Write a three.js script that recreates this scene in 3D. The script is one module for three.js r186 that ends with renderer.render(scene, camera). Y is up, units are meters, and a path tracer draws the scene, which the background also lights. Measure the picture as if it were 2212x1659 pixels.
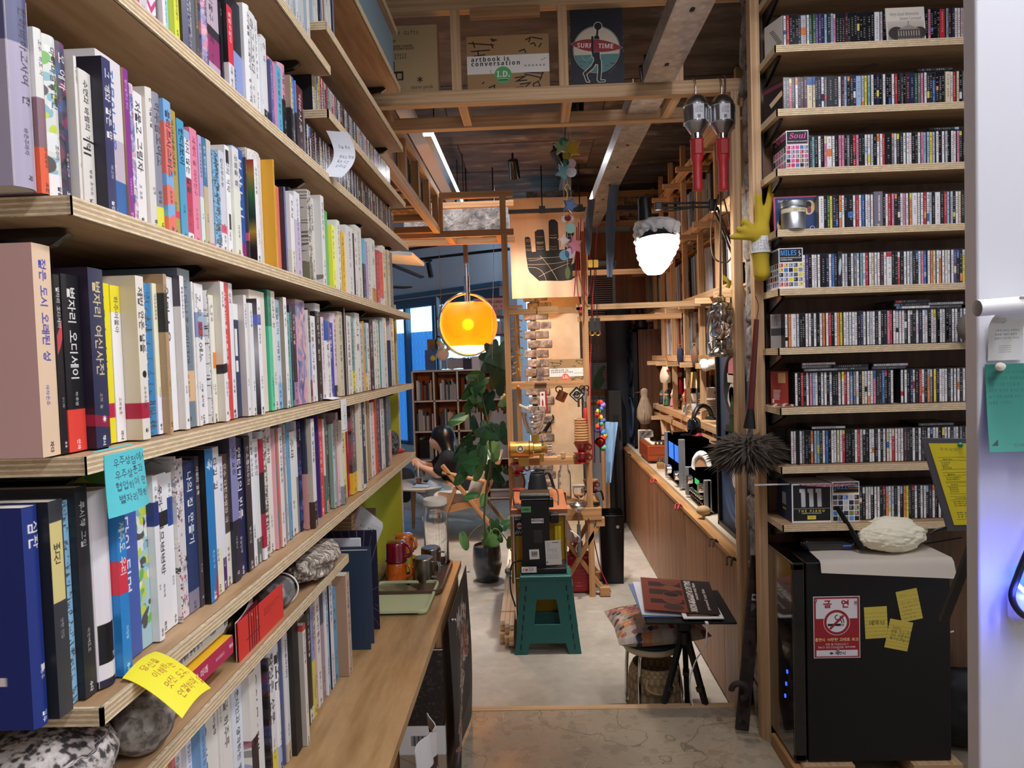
import*as THREE from 'three';
import{RoundedBoxGeometry}from 'three/addons/geometries/RoundedBoxGeometry.js';
import{mergeGeometries,mergeVertices,toCreasedNormals}from 'three/addons/utils/BufferGeometryUtils.js';
import{MarchingCubes}from 'three/addons/objects/MarchingCubes.js';
import{RectAreaLightUniformsLib}from 'three/addons/lights/RectAreaLightUniformsLib.js';

// ---------------------------------------------------------------- camera, sky, large lights, exposure
const scene=new THREE.Scene();
const camera=new THREE.PerspectiveCamera(57.88,2212 / 1659,0.05,60);
camera.position.set(0,1.515,0);
camera.rotation.set(-0.03825,0.03005,-0.03126,'YXZ');
camera.updateMatrixWorld(true);
const renderer=new THREE.WebGLRenderer({antialias:true});
renderer.toneMapping=THREE.LinearToneMapping;
renderer.toneMappingExposure=1.22;
renderer.shadowMap.enabled=true;
RectAreaLightUniformsLib.init();
scene.background=new THREE.Color(1.5,2.6,3.8);// pale daylight sky, only seen through the shop window

const V=(x,y,z)=>new THREE.Vector3(x,y,z);
const CEIL=3.08,LOW=-0.15;
function areaLight(name,color,intensity,w,h,pos,look){
const l=new THREE.RectAreaLight(color,intensity,w,h);
l.name=name;l.position.copy(pos);l.lookAt(look);scene.add(l);return l;
}
// ceiling panels of the near room (their fittings are built with the shell)
const LAMPS=[
[0.62,2.95,-1.15,0.16,1.3,10],[0.75,2.95,0.55,0.16,1.3,9],
[1.35,2.95,-0.75,0.16,1.2,9],
];
for(const [x,y,z,w,d,k] of LAMPS){const l=areaLight('ceiling_panel_light',0xf3f4ff,k*3.9,w,d,V(x,y - 0.012,z),V(x,0,z));l.castShadow=true;}
function spotLight(name,color,intensity,pos,look,angle,pen=0.6,rad=2){
const l=new THREE.SpotLight(color,intensity,0,angle,pen,2);l.name=name;l.position.copy(pos);l.target.position.copy(look);
l.castShadow=true;l.shadow.radius=rad;scene.add(l,l.target);return l;
}

// ---------------------------------------------------------------- helpers
function rng(seed){let s=seed>>>0;return()=>{s=(s+0x6d2b79f5)|0;let t=Math.imul(s ^(s>>>15),1|s);t=(t+Math.imul(t ^(t>>>7),61|t))^ t;return((t ^(t>>>14))>>>0)/ 4294967296;};}
const rnd=rng(7);
const rr=(a,b)=>a+(b - a)*rnd();
const IW=2212,IH=1659,FP=IH / 2 / Math.tan(THREE.MathUtils.degToRad(57.88)/ 2);
function dirOf(px,py){return V((px - IW / 2)/ FP,-(py - IH / 2)/ FP,-1).applyQuaternion(camera.quaternion);}
const eye=camera.position;
const atZ=(px,py,z)=>{const d=dirOf(px,py);return d.multiplyScalar((z - eye.z)/ d.z).add(eye);};
const atX=(px,py,x)=>{const d=dirOf(px,py);return d.multiplyScalar((x - eye.x)/ d.x).add(eye);};
const atY=(px,py,y)=>{const d=dirOf(px,py);return d.multiplyScalar((y - eye.y)/ d.y).add(eye);};
function toPx(p){const c=p.clone().sub(eye).applyQuaternion(camera.quaternion.clone().invert());return [IW / 2+FP*c.x / -c.z,IH / 2 - FP*c.y / -c.z];}

const used=new Map(),labels=new Map();
function numbered(name){const n=used.get(name)||0;used.set(name,n+1);return n?name+'_'+String(n).padStart(3,'0'):name;}
function tag(o,label,category,group){
if(labels.has(label)&&!(group&&labels.get(label)===group))console.warn('label twice: '+label);
labels.set(label,group||'-');o.userData.label=label;o.userData.category=category;if(group)o.userData.group=group;return o;
}
function thing(name,label,category,pos,turn=0,group){
const o=new THREE.Group();o.name=numbered(name);scene.add(o);if(pos)o.position.copy(pos);o.rotation.y=turn;tag(o,label,category,group);return o;
}
function mesh(name,g,m,parent){const o=new THREE.Mesh(g,m);o.name=name;o.castShadow=o.receiveShadow=true;parent.add(o);return o;}
function part(name,g,m,parent,label){const o=mesh(name,Array.isArray(g)?merge(g):g,m,parent);if(label)o.userData.label=label;return o;}
function solo(name,g,m,label,category,group){const o=mesh(numbered(name),Array.isArray(g)?merge(g):g,m,scene);tag(o,label,category,group);return o;}
function struct(name,g,m){const o=mesh(numbered(name),Array.isArray(g)?merge(g):g,m,scene);o.userData.kind='structure';return o;}
function structGroup(name){const o=new THREE.Group();o.name=numbered(name);o.userData.kind='structure';scene.add(o);return o;}
function merge(list){
const gs=list.map((g)=>{let h=g.index?g.toNonIndexed():g;for(const k of Object.keys(h.attributes))if(!['position','normal','uv'].includes(k))h.deleteAttribute(k);if(!h.attributes.uv)h.setAttribute('uv',new THREE.Float32BufferAttribute(new Float32Array(h.attributes.position.count*2),2));return h;});
return gs.length===1?gs[0]:mergeGeometries(gs);
}
// uv in metres by the way each face points; grain: the axis that u follows
function mapBox(g,grain='auto',off){
g.computeBoundingBox();const s=g.boundingBox.getSize(V(0,0,0)),dims=[s.x,s.y,s.z];
const ga=grain==='auto'?dims.indexOf(Math.max(...dims)):'xyz'.indexOf(grain);
const p=g.attributes.position,n=g.attributes.normal,uv=new Float32Array(p.count*2);
const ox=off?off[0]:rnd()*9,oy=off?off[1]:rnd()*9,gp=(i,a)=>a===0?p.getX(i):a===1?p.getY(i):p.getZ(i);
for(let i=0;i<p.count;i++){
const N=[Math.abs(n.getX(i)),Math.abs(n.getY(i)),Math.abs(n.getZ(i))],k=N.indexOf(Math.max(...N)),o=[0,1,2].filter((a)=>a !==k);
const ua=o.includes(ga)?ga:o[0],va=o.find((a)=>a !==ua);uv[i*2]=gp(i,ua)+ox;uv[i*2+1]=gp(i,va)+oy;
}
g.setAttribute('uv',new THREE.BufferAttribute(uv,2));return g;
}
const box=(w,h,d,x=0,y=0,z=0,grain)=>mapBox(new THREE.BoxGeometry(w,h,d),grain).translate(x,y,z);
const rbox=(w,h,d,r,x=0,y=0,z=0,seg=2,grain)=>mapBox(new RoundedBoxGeometry(w,h,d,seg,Math.min(r,w / 2.01,h / 2.01,d / 2.01)),grain).translate(x,y,z);
const cyl=(r1,r2,h,x=0,y=0,z=0,seg=24,open=false)=>new THREE.CylinderGeometry(r1,r2,h,seg,1,open).translate(x,y,z);
const ball=(r,x=0,y=0,z=0,a=20,b=14)=>new THREE.SphereGeometry(r,a,b).translate(x,y,z);
const torus=(R,r,x=0,y=0,z=0,a=8,b=32,arc=Math.PI*2)=>new THREE.TorusGeometry(R,r,a,b,arc).translate(x,y,z);
const lathe=(pts,seg=32)=>new THREE.LatheGeometry(pts.map((p)=>new THREE.Vector2(p[0],p[1])),seg);
const tube=(pts,r,n=24,s=7,closed=false)=>new THREE.TubeGeometry(new THREE.CatmullRomCurve3(pts,closed,'centripetal'),n,r,s,closed);
function rod(p,q,r,s=8,r2){const d=q.clone().sub(p),g=new THREE.CylinderGeometry(r2??r,r,d.length(),s);g.applyQuaternion(new THREE.Quaternion().setFromUnitVectors(V(0,1,0),d.clone().normalize()));return g.translate(...p.clone().add(q).multiplyScalar(0.5).toArray());}
function bar(p,q,w,h,up=V(0,1,0),r=0){// square bar from p to q; w across, h along up
const d=q.clone().sub(p),L=d.length(),z=d.normalize(),x=up.clone().cross(z).normalize(),y=z.clone().cross(x);
const g=r?rbox(w,h,L,r):box(w,h,L);return g.applyMatrix4(new THREE.Matrix4().makeBasis(x,y,z)).translate(...p.clone().add(q).multiplyScalar(0.5).toArray());
}
function ext(pts,depth,bevel=0,curve){const s=pts.curves?pts:new THREE.Shape(pts.map((p)=>new THREE.Vector2(p[0],p[1])));return new THREE.ExtrudeGeometry(s,{depth,bevelEnabled:bevel>0,bevelThickness:bevel,bevelSize:bevel,bevelSegments:2,curveSegments:curve||12});}
const rot=(g,x=0,y=0,z=0)=>g.applyMatrix4(new THREE.Matrix4().makeRotationFromEuler(new THREE.Euler(x,y,z)));
// a sheet over points fn(u, v) with real thickness
function sheet(fn,nu,nv,t=0.0006){
const pos=[],uv=[],idx=[],P=[],N=[],d=1e-3;
for(let j=0;j<=nv;j++)for(let i=0;i<=nu;i++){
const u=i / nu,v=j / nv,p=fn(u,v),a=fn(Math.min(1,u+d),v).sub(fn(Math.max(0,u - d),v)),b=fn(u,Math.min(1,v+d)).sub(fn(u,Math.max(0,v - d)));
P.push(p);N.push(a.cross(b).normalize());
}
for(const s of [1,-1])P.forEach((p,k)=>{const q=p.clone().addScaledVector(N[k],s*t / 2);pos.push(q.x,q.y,q.z);uv.push((k %(nu+1))/ nu,Math.floor(k /(nu+1))/ nv);});
const M=P.length,id=(i,j)=>j*(nu+1)+i;
for(let j=0;j<nv;j++)for(let i=0;i<nu;i++){const a=id(i,j),b=id(i+1,j),c=id(i+1,j+1),e=id(i,j+1);idx.push(a,b,c,a,c,e,M+a,M+c,M+b,M+a,M+e,M+c);}
const edge=(a,b)=>idx.push(a,M+a,b,b,M+a,M+b);
for(let i=0;i<nu;i++){edge(id(i,0),id(i+1,0));edge(id(i+1,nv),id(i,nv));}
for(let j=0;j<nv;j++){edge(id(0,j+1),id(0,j));edge(id(nu,j),id(nu,j+1));}
const g=new THREE.BufferGeometry();g.setAttribute('position',new THREE.Float32BufferAttribute(pos,3));g.setAttribute('uv',new THREE.Float32BufferAttribute(uv,2));g.setIndex(idx);
return toCreasedNormals(g,0.9);
}
// ---------------------------------------------------------------- noise and textures
function hash2(x,y,s){let h=Math.imul(x|0,374761393)^ Math.imul(y|0,668265263)^ Math.imul(s|0,1274126177);h=Math.imul(h ^(h>>>13),1274126177);return((h ^(h>>>16))>>>0)/ 4294967296;}
function vnoise(x,y,px,py,s=1){const x0=Math.floor(x),y0=Math.floor(y),fx=x - x0,fy=y - y0,u=fx*fx*(3 - 2*fx),v=fy*fy*(3 - 2*fy),m=(a,n)=>((a % n)+n)% n,h=(a,b)=>hash2(m(a,px),m(b,py),s);return(h(x0,y0)*(1 - u)+h(x0+1,y0)*u)*(1 - v)+(h(x0,y0+1)*(1 - u)+h(x0+1,y0+1)*u)*v;}
function fbm(u,v,fx,fy,oct=4,s=1){let a=0,k=0.5;for(let i=0;i<oct;i++){a+=k*vnoise(u*fx,v*fy,fx,fy,s+i*17);fx*=2;fy*=2;k*=0.5;}return a /(1 - Math.pow(0.5,oct));}
function noise3(p,f=1,s=0){const n=(a,b,c)=>vnoise(a*f+c*f*0.37+50,b*f - c*f*0.53+50,1<<20,1<<20,s);return(n(p.x,p.y,p.z)+n(p.y+7,p.z+3,p.x)+n(p.z+11,p.x+5,p.y))/ 3;}
function tex(w,h,fn,mx=1,my=1,srgb=true){// fn(u, v) -> [r, g, b] 0..255; mx, my: metres that one repeat covers
const d=new Uint8Array(w*h*4);for(let y=0;y<h;y++)for(let x=0;x<w;x++){const c=fn(x / w,y / h),o=(y*w+x)*4;d[o]=c[0];d[o+1]=c[1];d[o+2]=c[2];d[o+3]=255;}
const t=new THREE.DataTexture(d,w,h);t.wrapS=t.wrapT=THREE.RepeatWrapping;t.magFilter=THREE.LinearFilter;t.repeat.set(1 / mx,1 / my);if(srgb)t.colorSpace=THREE.SRGBColorSpace;t.needsUpdate=true;return t;
}
const cl=(x)=>Math.max(0,Math.min(255,x));
const hex=(h)=>[parseInt(h.slice(0,2),16),parseInt(h.slice(2,4),16),parseInt(h.slice(4,6),16)];
const mixc=(a,b,t)=>[a[0]+(b[0] - a[0])*t,a[1]+(b[1] - a[1])*t,a[2]+(b[2] - a[2])*t];
function canvas(w,h){const c=document.createElement('canvas');c.width=w;c.height=h;return [c,c.getContext('2d')];}
function printTex(w,h,draw){const [c,x]=canvas(w,h);draw(x,w,h);const t=new THREE.CanvasTexture(c);t.colorSpace=THREE.SRGBColorSpace;return t;}
const std=(color,roughness=0.7,o={})=>new THREE.MeshStandardMaterial({color,roughness,...o});
const phy=(color,roughness,o={})=>new THREE.MeshPhysicalMaterial({color,roughness,...o});
// small prints share atlases: each gets its own place, given back as a material and a uv box
class Atlas{
constructor(w,h,o={}){[this.c,this.x]=canvas(w,h);this.w=w;this.h=h;this.cx=this.cy=this.rh=0;this.t=new THREE.CanvasTexture(this.c);this.t.colorSpace=THREE.SRGBColorSpace;this.m=new THREE.MeshStandardMaterial({map:this.t,roughness:0.6,...o});}
slot(w,h,draw){w=Math.ceil(w);h=Math.ceil(h);if(this.cx+w>this.w){this.cx=0;this.cy+=this.rh+2;this.rh=0;}if(this.cy+h>this.h)return null;const x=this.cx,y=this.cy;this.cx+=w+2;this.rh=Math.max(this.rh,h);const c=this.x;c.save();c.beginPath();c.rect(x - 1,y - 1,w+2,h+2);c.clip();c.translate(x,y);draw(c,w,h);c.restore();return{u0:(x+0.5)/ this.w,u1:(x+w - 0.5)/ this.w,v1:1 -(y+0.5)/ this.h,v0:1 -(y+h - 0.5)/ this.h};}
}
const prints=[];
function print(w,h,draw){for(const a of prints){const s=a.slot(w,h,draw);if(s)return [s,a.m];}prints.push(new Atlas(2048,2048,{roughness:0.55}));return [prints[prints.length - 1].slot(w,h,draw),prints[prints.length - 1].m];}
function toSlot(g,s){const uv=g.attributes.uv;for(let i=0;i<uv.count;i++)uv.setXY(i,s.u0+(s.u1 - s.u0)*uv.getX(i),s.v0+(s.v1 - s.v0)*uv.getY(i));return g;}
// a flat printed piece w x h x t, print on the +z face, origin at its centre; side takes the colour of the print's rim
function card(w,h,t,s){const g=new THREE.BoxGeometry(w,h,t).toNonIndexed(),uv=g.attributes.uv,n=g.attributes.normal;for(let i=0;i<uv.count;i++)if(n.getZ(i)<0.5)uv.setXY(i,0.004,n.getZ(i)<-0.5?0.996:uv.getY(i));return toSlot(g,s);}
// ---------------------------------------------------------------- Hangul drawn with strokes
const HG=(()=>{
const I={g:[[.1,.15,.9,.15,.72,.92]],n:[[.15,.1,.15,.85,.92,.85]],d:[[.92,.12,.12,.12,.12,.88,.94,.88]],r:[[.1,.1,.9,.1,.9,.48,.1,.48,.1,.9,.95,.9]],m:[[.12,.12,.88,.12,.88,.88,.12,.88,.12,.12]],b:[[.14,.06,.14,.9,.86,.9,.86,.06],[.14,.48,.86,.48]],s:[[.5,.08,.42,.5,.06,.92],[.5,.3,.94,.92]],o:['c',.5,.5,.4],j:[[.08,.14,.92,.14],[.52,.14,.4,.55,.06,.92],[.48,.5,.94,.92]],c:[[.35,0,.65,0],[.08,.22,.92,.22],[.52,.22,.4,.6,.06,.94],[.48,.56,.94,.94]],k:[[.1,.12,.9,.12,.72,.92],[.1,.5,.82,.5]],t:[[.92,.1,.12,.1,.12,.9,.94,.9],[.12,.5,.88,.5]],p:[[.05,.12,.95,.12],[.32,.12,.36,.88],[.68,.12,.64,.88],[.04,.88,.96,.88]],h:[[.34,.02,.66,.02],[.06,.24,.94,.24],['c',.5,.68,.28]]};
const L=['g','gg','n','d','dd','r','m','b','bb','s','ss','o','j','jj','c','k','t','p','h'];
const F=['','g','gg','gs','n','nj','nh','d','r','rg','rm','rb','rs','rt','rp','rh','m','b','bs','s','ss','o','j','c','k','t','p','h'];
// vowels: v = upright strokes in a right-hand box, w = lying strokes in a lower box
const A=[['v',[.3,0,.3,1],[.3,.48,.9,.48]],['v',[.2,0,.2,1],[.2,.48,.75,.48],[.78,0,.78,1]],['v',[.3,0,.3,1],[.3,.35,.9,.35],[.3,.65,.9,.65]],['v',[.2,0,.2,1],[.2,.36,.75,.36],[.2,.64,.75,.64],[.78,0,.78,1]],['v',[.75,0,.75,1],[.1,.48,.75,.48]],['v',[.4,0,.4,1],[0,.48,.4,.48],[.85,0,.85,1]],['v',[.75,0,.75,1],[.1,.35,.75,.35],[.1,.65,.75,.65]],['v',[.4,0,.4,1],[0,.36,.4,.36],[0,.64,.4,.64],[.85,0,.85,1]],['w',[.5,.1,.5,.7],[0,.7,1,.7]],8.0,8.1,8.2,['w',[.33,.1,.33,.7],[.67,.1,.67,.7],[0,.7,1,.7]],['w',[0,.3,1,.3],[.5,.3,.5,1]],13.4,13.5,13.2,['w',[0,.3,1,.3],[.33,.3,.33,1],[.67,.3,.67,1]],['w',[0,.5,1,.5]],18.2,['v',[.5,0,.5,1]]];
const second={9:0,10:1,11:20,14:4,15:5,16:20,19:20},first={9:8,10:8,11:8,14:13,15:13,16:13,19:18};
function poly(c,s,x,y,w,h){if(s[0]==='c'){c.moveTo(x+s[1]*w+s[3]*w,y+s[2]*h);c.ellipse(x+s[1]*w,y+s[2]*h,s[3]*w,s[3]*h,0,0,7);return;}c.moveTo(x+s[0]*w,y+s[1]*h);for(let i=2;i<s.length;i+=2)c.lineTo(x+s[i]*w,y+s[i+1]*h);}
function cons(c,k,x,y,w,h){const n=k.length;[...k].forEach((ch,i)=>{const q=I[ch],X=x+(w / n)*i,W=(w / n)*(n>1?0.92:1);if(q[0]==='c')poly(c,q,X,y,W,h);else q.forEach((s)=>poly(c,s,X,y,W,h));});}
function syl(c,code,x,y,s){const k=code - 0xac00,l=L[Math.floor(k / 588)],v=Math.floor((k % 588)/ 28),f=F[k % 28],H=f?0.56:0.9,comp=v in second,A1=A[comp?first[v]:v],y0=y+0.04*s;
if(comp){cons(c,l,x+.04*s,y0,.5*s,H*s*.55);for(const q of A1.slice(1))poly(c,q,x+.02*s,y0+H*s*.6,.62*s,H*s*.38);for(const q of A[second[v]].slice(1))poly(c,q,x+.68*s,y0,.28*s,H*s);}else if(A1[0]==='v'){cons(c,l,x+.04*s,y0+.06*s*(f?0:1),.5*s,H*s*(f?.9:.8));for(const q of A1.slice(1))poly(c,q,x+.6*s,y0,.34*s,H*s);}else{cons(c,l,x+.16*s,y0,.66*s,H*s*.52);for(const q of A1.slice(1))poly(c,q,x+.04*s,y0+H*s*.58,.9*s,H*s*.42);}
if(f)cons(c,f,x+.16*s,y+.66*s,.68*s,.3*s);}
// text from (x, y) = left and middle, horizontally; down: letters stacked
return(c,str,x,y,size,color,wt=0.1,o={})=>{c.save();c.strokeStyle=c.fillStyle=color;c.lineWidth=size*wt;c.lineJoin=c.lineCap=o.round?'round':'square';let p=o.down?y:x;const adv=size*(o.adv||1.04);const lat=new Map();
if(o.center){let n=0;for(const ch of str)n+=ch===' '?.45:ch.charCodeAt(0)>=0xac00?(o.adv||1.04):.58;p -=n*size / 2;}
for(const ch of str){const k=ch.charCodeAt(0);if(ch===' '){p+=size*.45;continue;}if(k>=0xac00&&k<0xd7a4){c.beginPath();if(o.down)syl(c,k,x - size / 2,p,size);else syl(c,k,p,y - size / 2+(o.wob?(hash2(p*9,k,3)- .5)*size*o.wob:0),size);c.stroke();p+=adv;}else{c.font=(wt>.1?'bold ':'')+size*1.02+'px '+(o.font||'sans-serif');c.textBaseline='middle';if(o.down){c.textAlign='center';c.fillText(ch,x,p+size / 2);p+=adv;}else{c.textAlign='left';c.fillText(ch,p,y);p+=c.measureText(ch).width*1.02;}}}c.restore();return p;};
})();
// rows of tiny writing that cannot be read in the photograph
function ticks(c,x,y,w,h,color,seed,dens=0.7){const r=rng(seed);c.save();c.strokeStyle=color;c.lineWidth=Math.max(0.6,h*0.14);c.beginPath();for(let p=x;p<x+w - h*.5;p+=h*0.95){if(r()>dens){p+=h*.2;continue;}const k=r();c.moveTo(p,y+h*(.1+.3*r()));c.lineTo(p+h*.55,y+h*(.1+.2*r()));if(k<.7){c.moveTo(p+h*.6*r(),y+h*.1);c.lineTo(p+h*.6*r(),y+h*.9);}c.moveTo(p,y+h*(.6+.35*r()));c.lineTo(p+h*.6,y+h*(.6+.35*r()));}c.stroke();c.restore();}
// ---------------------------------------------------------------- materials
function woodTex(base,dark,gx,gy,mx,my,seed,w=512,h=512,k=1){const a=hex(base),b=hex(dark);return tex(w,h,(u,v)=>{const warp=fbm(u,v,3,4,3,seed)*0.25,g=fbm(u,v+warp*0.06,gx,gy,4,seed+5),f=fbm(u,v,gx*8,gy*4,2,seed+9),t=Math.max(0,Math.min(1,(g - 0.36)*2.1))*0.75*k+f*0.25*k;return mixc(a,b,t).map(cl);},mx,my);}
const M={};
M.ply=std(0xffffff,0.55,{map:woodTex('c3a078','9c774e',5,26,1.1,0.55,3)});
M.plyTop=std(0xffffff,0.42,{map:woodTex('bf9b6c','9a7546',6,22,1.2,0.6,13,512,512,1.1)});
M.plyEdge=std(0xffffff,0.75,{map:tex(512,64,(u,v)=>{const k=Math.floor(v*7),n=fbm(u,v,60,7,2,4),c=k % 2?hex('cbaa7e'):hex('e8d5b0'),e=Math.abs(v*7 - Math.round(v*7))<0.12&&n>0.45?0.82:1;return c.map((x)=>cl(x*(0.86+0.24*n)*e));},0.6,0.02)});
M.pine=std(0xffffff,0.62,{map:woodTex('d6b48a','ae8457',3,18,1.4,0.12,21)});
M.pineOld=std(0xffffff,0.65,{map:woodTex('bd8f60','8d6238',3,18,1.4,0.12,29)});
M.pineLight=std(0xffffff,0.6,{map:woodTex('ecdcc4','cdb491',3,18,1.3,0.1,37)});
M.veneer=std(0xffffff,0.45,{map:woodTex('9a6e4e','6d472f',3,40,1.5,0.6,43)});
M.cabSide=std(0xffffff,0.5,{map:woodTex('b78a58','94683c',4,24,1.2,0.5,49)});
M.walnut=std(0xffffff,0.45,{map:woodTex('5d3a26','3a2116',3,26,1.0,0.4,51)});
M.panelWood=std(0xffffff,0.55,{map:woodTex('7d5c42','5a3f2b',4,30,1.3,0.8,57)});
M.orangeWood=std(0xffffff,0.5,{map:woodTex('c77f4c','a05c30',3,20,1.3,0.8,61)});
const crack=(u,v,s)=>{const n=Math.abs(fbm(u,v,5,5,5,s)- 0.5);return n<0.006?1:0;};
M.floorNear=std(0xffffff,0.42,{map:(()=>{const [c,x]=canvas(1024,1024),r=rng(99);const im=x.createImageData(1024,1024);for(let j=0;j<1024;j++)for(let i=0;i<1024;i++){const u=i / 1024,v=j / 1024,n=fbm(u,v,4,4,6,71),f=hash2(i,j,5),q=fbm(u,v,40,40,3,77),b=mixc(hex('b3a68f'),hex('8f8370'),Math.max(0,Math.min(1,(n - 0.3)*2.2))),k=0.93+0.1*f -(q>0.64?0.08:0)- 0.22*crack(u,v,83);const o=(j*1024+i)*4;im.data[o]=cl(b[0]*k);im.data[o+1]=cl(b[1]*k);im.data[o+2]=cl(b[2]*k);im.data[o+3]=255;}x.putImageData(im,0,0);
for(let i=0;i<900;i++){const a=r()*7,l=6+r()*r()*90,px=r()*1024,py=r()*1024;x.strokeStyle=r()<.75?`rgba(60,45,30,${.12 + .3 * r()})`:`rgba(235,225,200,${.15 + .25 * r()})`;x.lineWidth=.6+r()*1.1;x.beginPath();x.moveTo(px,py);x.quadraticCurveTo(px+Math.cos(a)*l*.5+r()*10,py+Math.sin(a)*l*.5,px+Math.cos(a)*l,py+Math.sin(a)*l);x.stroke();}
const t=new THREE.CanvasTexture(c);t.colorSpace=THREE.SRGBColorSpace;t.wrapS=t.wrapT=THREE.RepeatWrapping;t.repeat.set(1 / 1.5,1 / 1.5);return t;})(),roughnessMap:tex(256,256,(u,v)=>{const n=90+120*fbm(u,v,6,6,5,91);return [n,n,n];},1.1,1.1,false)});
M.floorNear.roughness=0.75;
M.floorLow=std(0xffffff,0.5,{map:tex(512,512,(u,v)=>{const n=fbm(u,v,5,5,6,101),s=fbm(u,v,60,60,2,105);return mixc(hex('b5ada0'),hex('938b7e'),Math.max(0,Math.min(1,(n - .32)*2.2))).map((c)=>cl(c*(.95+.1*s)));},2.2,2.2),roughnessMap:tex(256,256,(u,v)=>{const n=50+110*fbm(u,v,5,5,5,111);return [n,n,n];},1.7,1.7,false)});
M.floorLow.roughness=0.85;
M.ceil=std(0xffffff,0.8,{map:tex(512,512,(u,v)=>{const n=fbm(u,v,4,14,5,121),s=fbm(u,v,24,50,3,127),w=fbm(u,v,9,9,4,131);return mixc(hex('6a605a'),hex('3c3531'),Math.max(0,Math.min(1,(n - .28)*2))).map((c)=>cl(c*(.85+.3*s)+(w>.69?40*(w - .69)*6:0)));},1.6,1.2)});
M.rock=std(0xffffff,0.95,{map:tex(512,512,(u,v)=>{const n=fbm(u,v,8,8,6,141),s=fbm(u,v,70,70,2,147);return mixc(hex('a39d97'),hex('5b5652'),Math.max(0,Math.min(1,(n - .3)*2))).map((c)=>cl(c*(.8+.4*s)));},.4,.4),bumpMap:tex(256,256,(u,v)=>{const n=255*fbm(u,v,10,10,6,149);return [n,n,n];},.3,.3,false),bumpScale:0.012});
M.plaster=std(0xffffff,0.9,{map:tex(512,512,(u,v)=>{const n=fbm(u,v,4,4,6,151),q=fbm(u,v,18,18,3,157);return mixc(hex('e3d3b4'),hex('c4b08c'),Math.max(0,Math.min(1,(n - .35)*2.4))).map((c)=>cl(c*(.94+.1*q)));},1.3,1.3)});
M.osb=std(0xffffff,0.9,{map:tex(512,512,(u,v)=>{const n=fbm(u,v,40,14,3,161),q=fbm(u,v,12,44,3,163),e=fbm(u,v,5,5,4,167);return mixc(hex('b89a74'),hex('4e3c2c'),Math.max(0,Math.min(1,(n*.5+q*.5 - .32)*2.4+(e - .5)))).map(cl);},.8,.8)});
M.white=std(0xe9e9ec,0.6);M.whiteWall=std(0xdfe3e6,0.9);M.blueWall=std(0xcfd8dc,0.9);
M.black=std(0x0b0b0c,0.4);M.blackMat=std(0x101011,0.75);M.blackGloss=phy(0x060607,0.12,{clearcoat:1,clearcoatRoughness:0.05});
M.steel=std(0xd5d6d8,0.22,{metalness:1});M.chrome=std(0xe6e6e8,0.08,{metalness:1});M.brushed=std(0xb9bbbe,0.38,{metalness:1});
M.galv=std(0xffffff,0.42,{metalness:0.85,map:tex(256,256,(u,v)=>{const n=fbm(u,v,14,14,3,171);return [150+70*n,150+68*n,150+66*n];},.35,.35)});
M.paper=std(0xf1efea,0.85);M.cream=std(0xefe6d2,0.8);M.kraft=std(0xb08a60,0.85);
M.pages=std(0xffffff,0.9,{map:tex(64,256,(u,v)=>{const n=hash2(1,v*256,3);return hex('efe6d3').map((c)=>c*(.86+.14*n));},.05,.03)});
M.glass=phy(0xffffff,0.02,{transmission:1,thickness:0.002,ior:1.5,attenuationDistance:1});M.pane=phy(0xeaf4f8,0.02,{transmission:1});
M.clear=phy(0xffffff,0.06,{transmission:1,ior:1.4});
M.plug=std(0x151515,0.5);M.red=std(0xb3151d,0.35);M.rope=std(0xa98d63,0.9);M.redCord=std(0xa81f2c,0.6);
M.copper=std(0xd9895a,0.25,{metalness:1});M.brass=std(0xd6a84f,0.28,{metalness:1});
M.leafG=phy(0x2f5a2c,0.4,{side:THREE.DoubleSide});M.stem=std(0x6f6a45,0.7);
// ---------------------------------------------------------------- the room
struct('floor',box(4.2,0.1,4.9,0.9,-0.05,-0.5,'x'),M.floorNear);
struct('floor',box(8.2,0.1,13.2,-1.7,LOW - 0.05,-9.5,'z'),M.floorLow);
struct('trim_1',box(1.5,0.03,0.035,0.25,-0.012,-2.94),M.pine);
struct('wall_step',box(4.2,0.2,0.04,0.9,-0.105,-2.93,'x'),M.floorNear);
{// board ceiling: panels with their own edges
const c=structGroup('ceiling'),g0=new THREE.BoxGeometry(1,1,1);
part('slab',box(5.8,0.1,9.5,1.4,CEIL+0.07,-2.7,'x'),M.ceil,c);
const zs=[1.9,0.6,-0.7,-1.9,-3.05,-4.05,-4.62,-5.15,-5.9,-6.5,-7.35],xs=[-1.3,-0.72,0.28,1.2,2.4,3.1];
for(let i=0;i<zs.length - 1;i++)for(let j=0;j<xs.length - 1;j++){const sh=(i % 2)*0.22,x0=xs[j]+(j?sh:0),x1=xs[j+1]+(j<xs.length - 2?sh:0),d=zs[i] - zs[i+1];if(x1>3.1)continue;part('panel',box(x1 - x0 - 0.006,0.018,d - 0.006,(x0+x1)/ 2,CEIL+0.009+rr(0,0.006),(zs[i]+zs[i+1])/ 2,'x'),M.ceil,c);}
}
struct('ceiling_shop_front',box(6,0.1,11.5,-3.6,3.45,-8.6),M.whiteWall);
struct('wall_left',box(0.1,3.6,4.5,-0.82,1.55,-0.6),M.panelWood);
struct('wall_back',box(4.2,3.4,0.1,0.9,1.6,1.7),M.whiteWall);
struct('wall_right',box(0.1,3.4,4.6,2.7,1.6,-0.5),M.whiteWall);
struct('wall_cd',box(1.85,3.3,0.06,1.815,1.5,-2.745,'y'),M.panelWood);
struct('wall_record_side',box(0.1,3.4,4.7,1.62,1.45,-5.1),M.panelWood);
struct('wall_far',box(1.4,3.4,0.1,0.92,1.45,-7.4),M.whiteWall);
struct('wall_shop_near',box(4.6,3.7,0.1,-3.08,1.6,-2.98),M.whiteWall);
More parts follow.
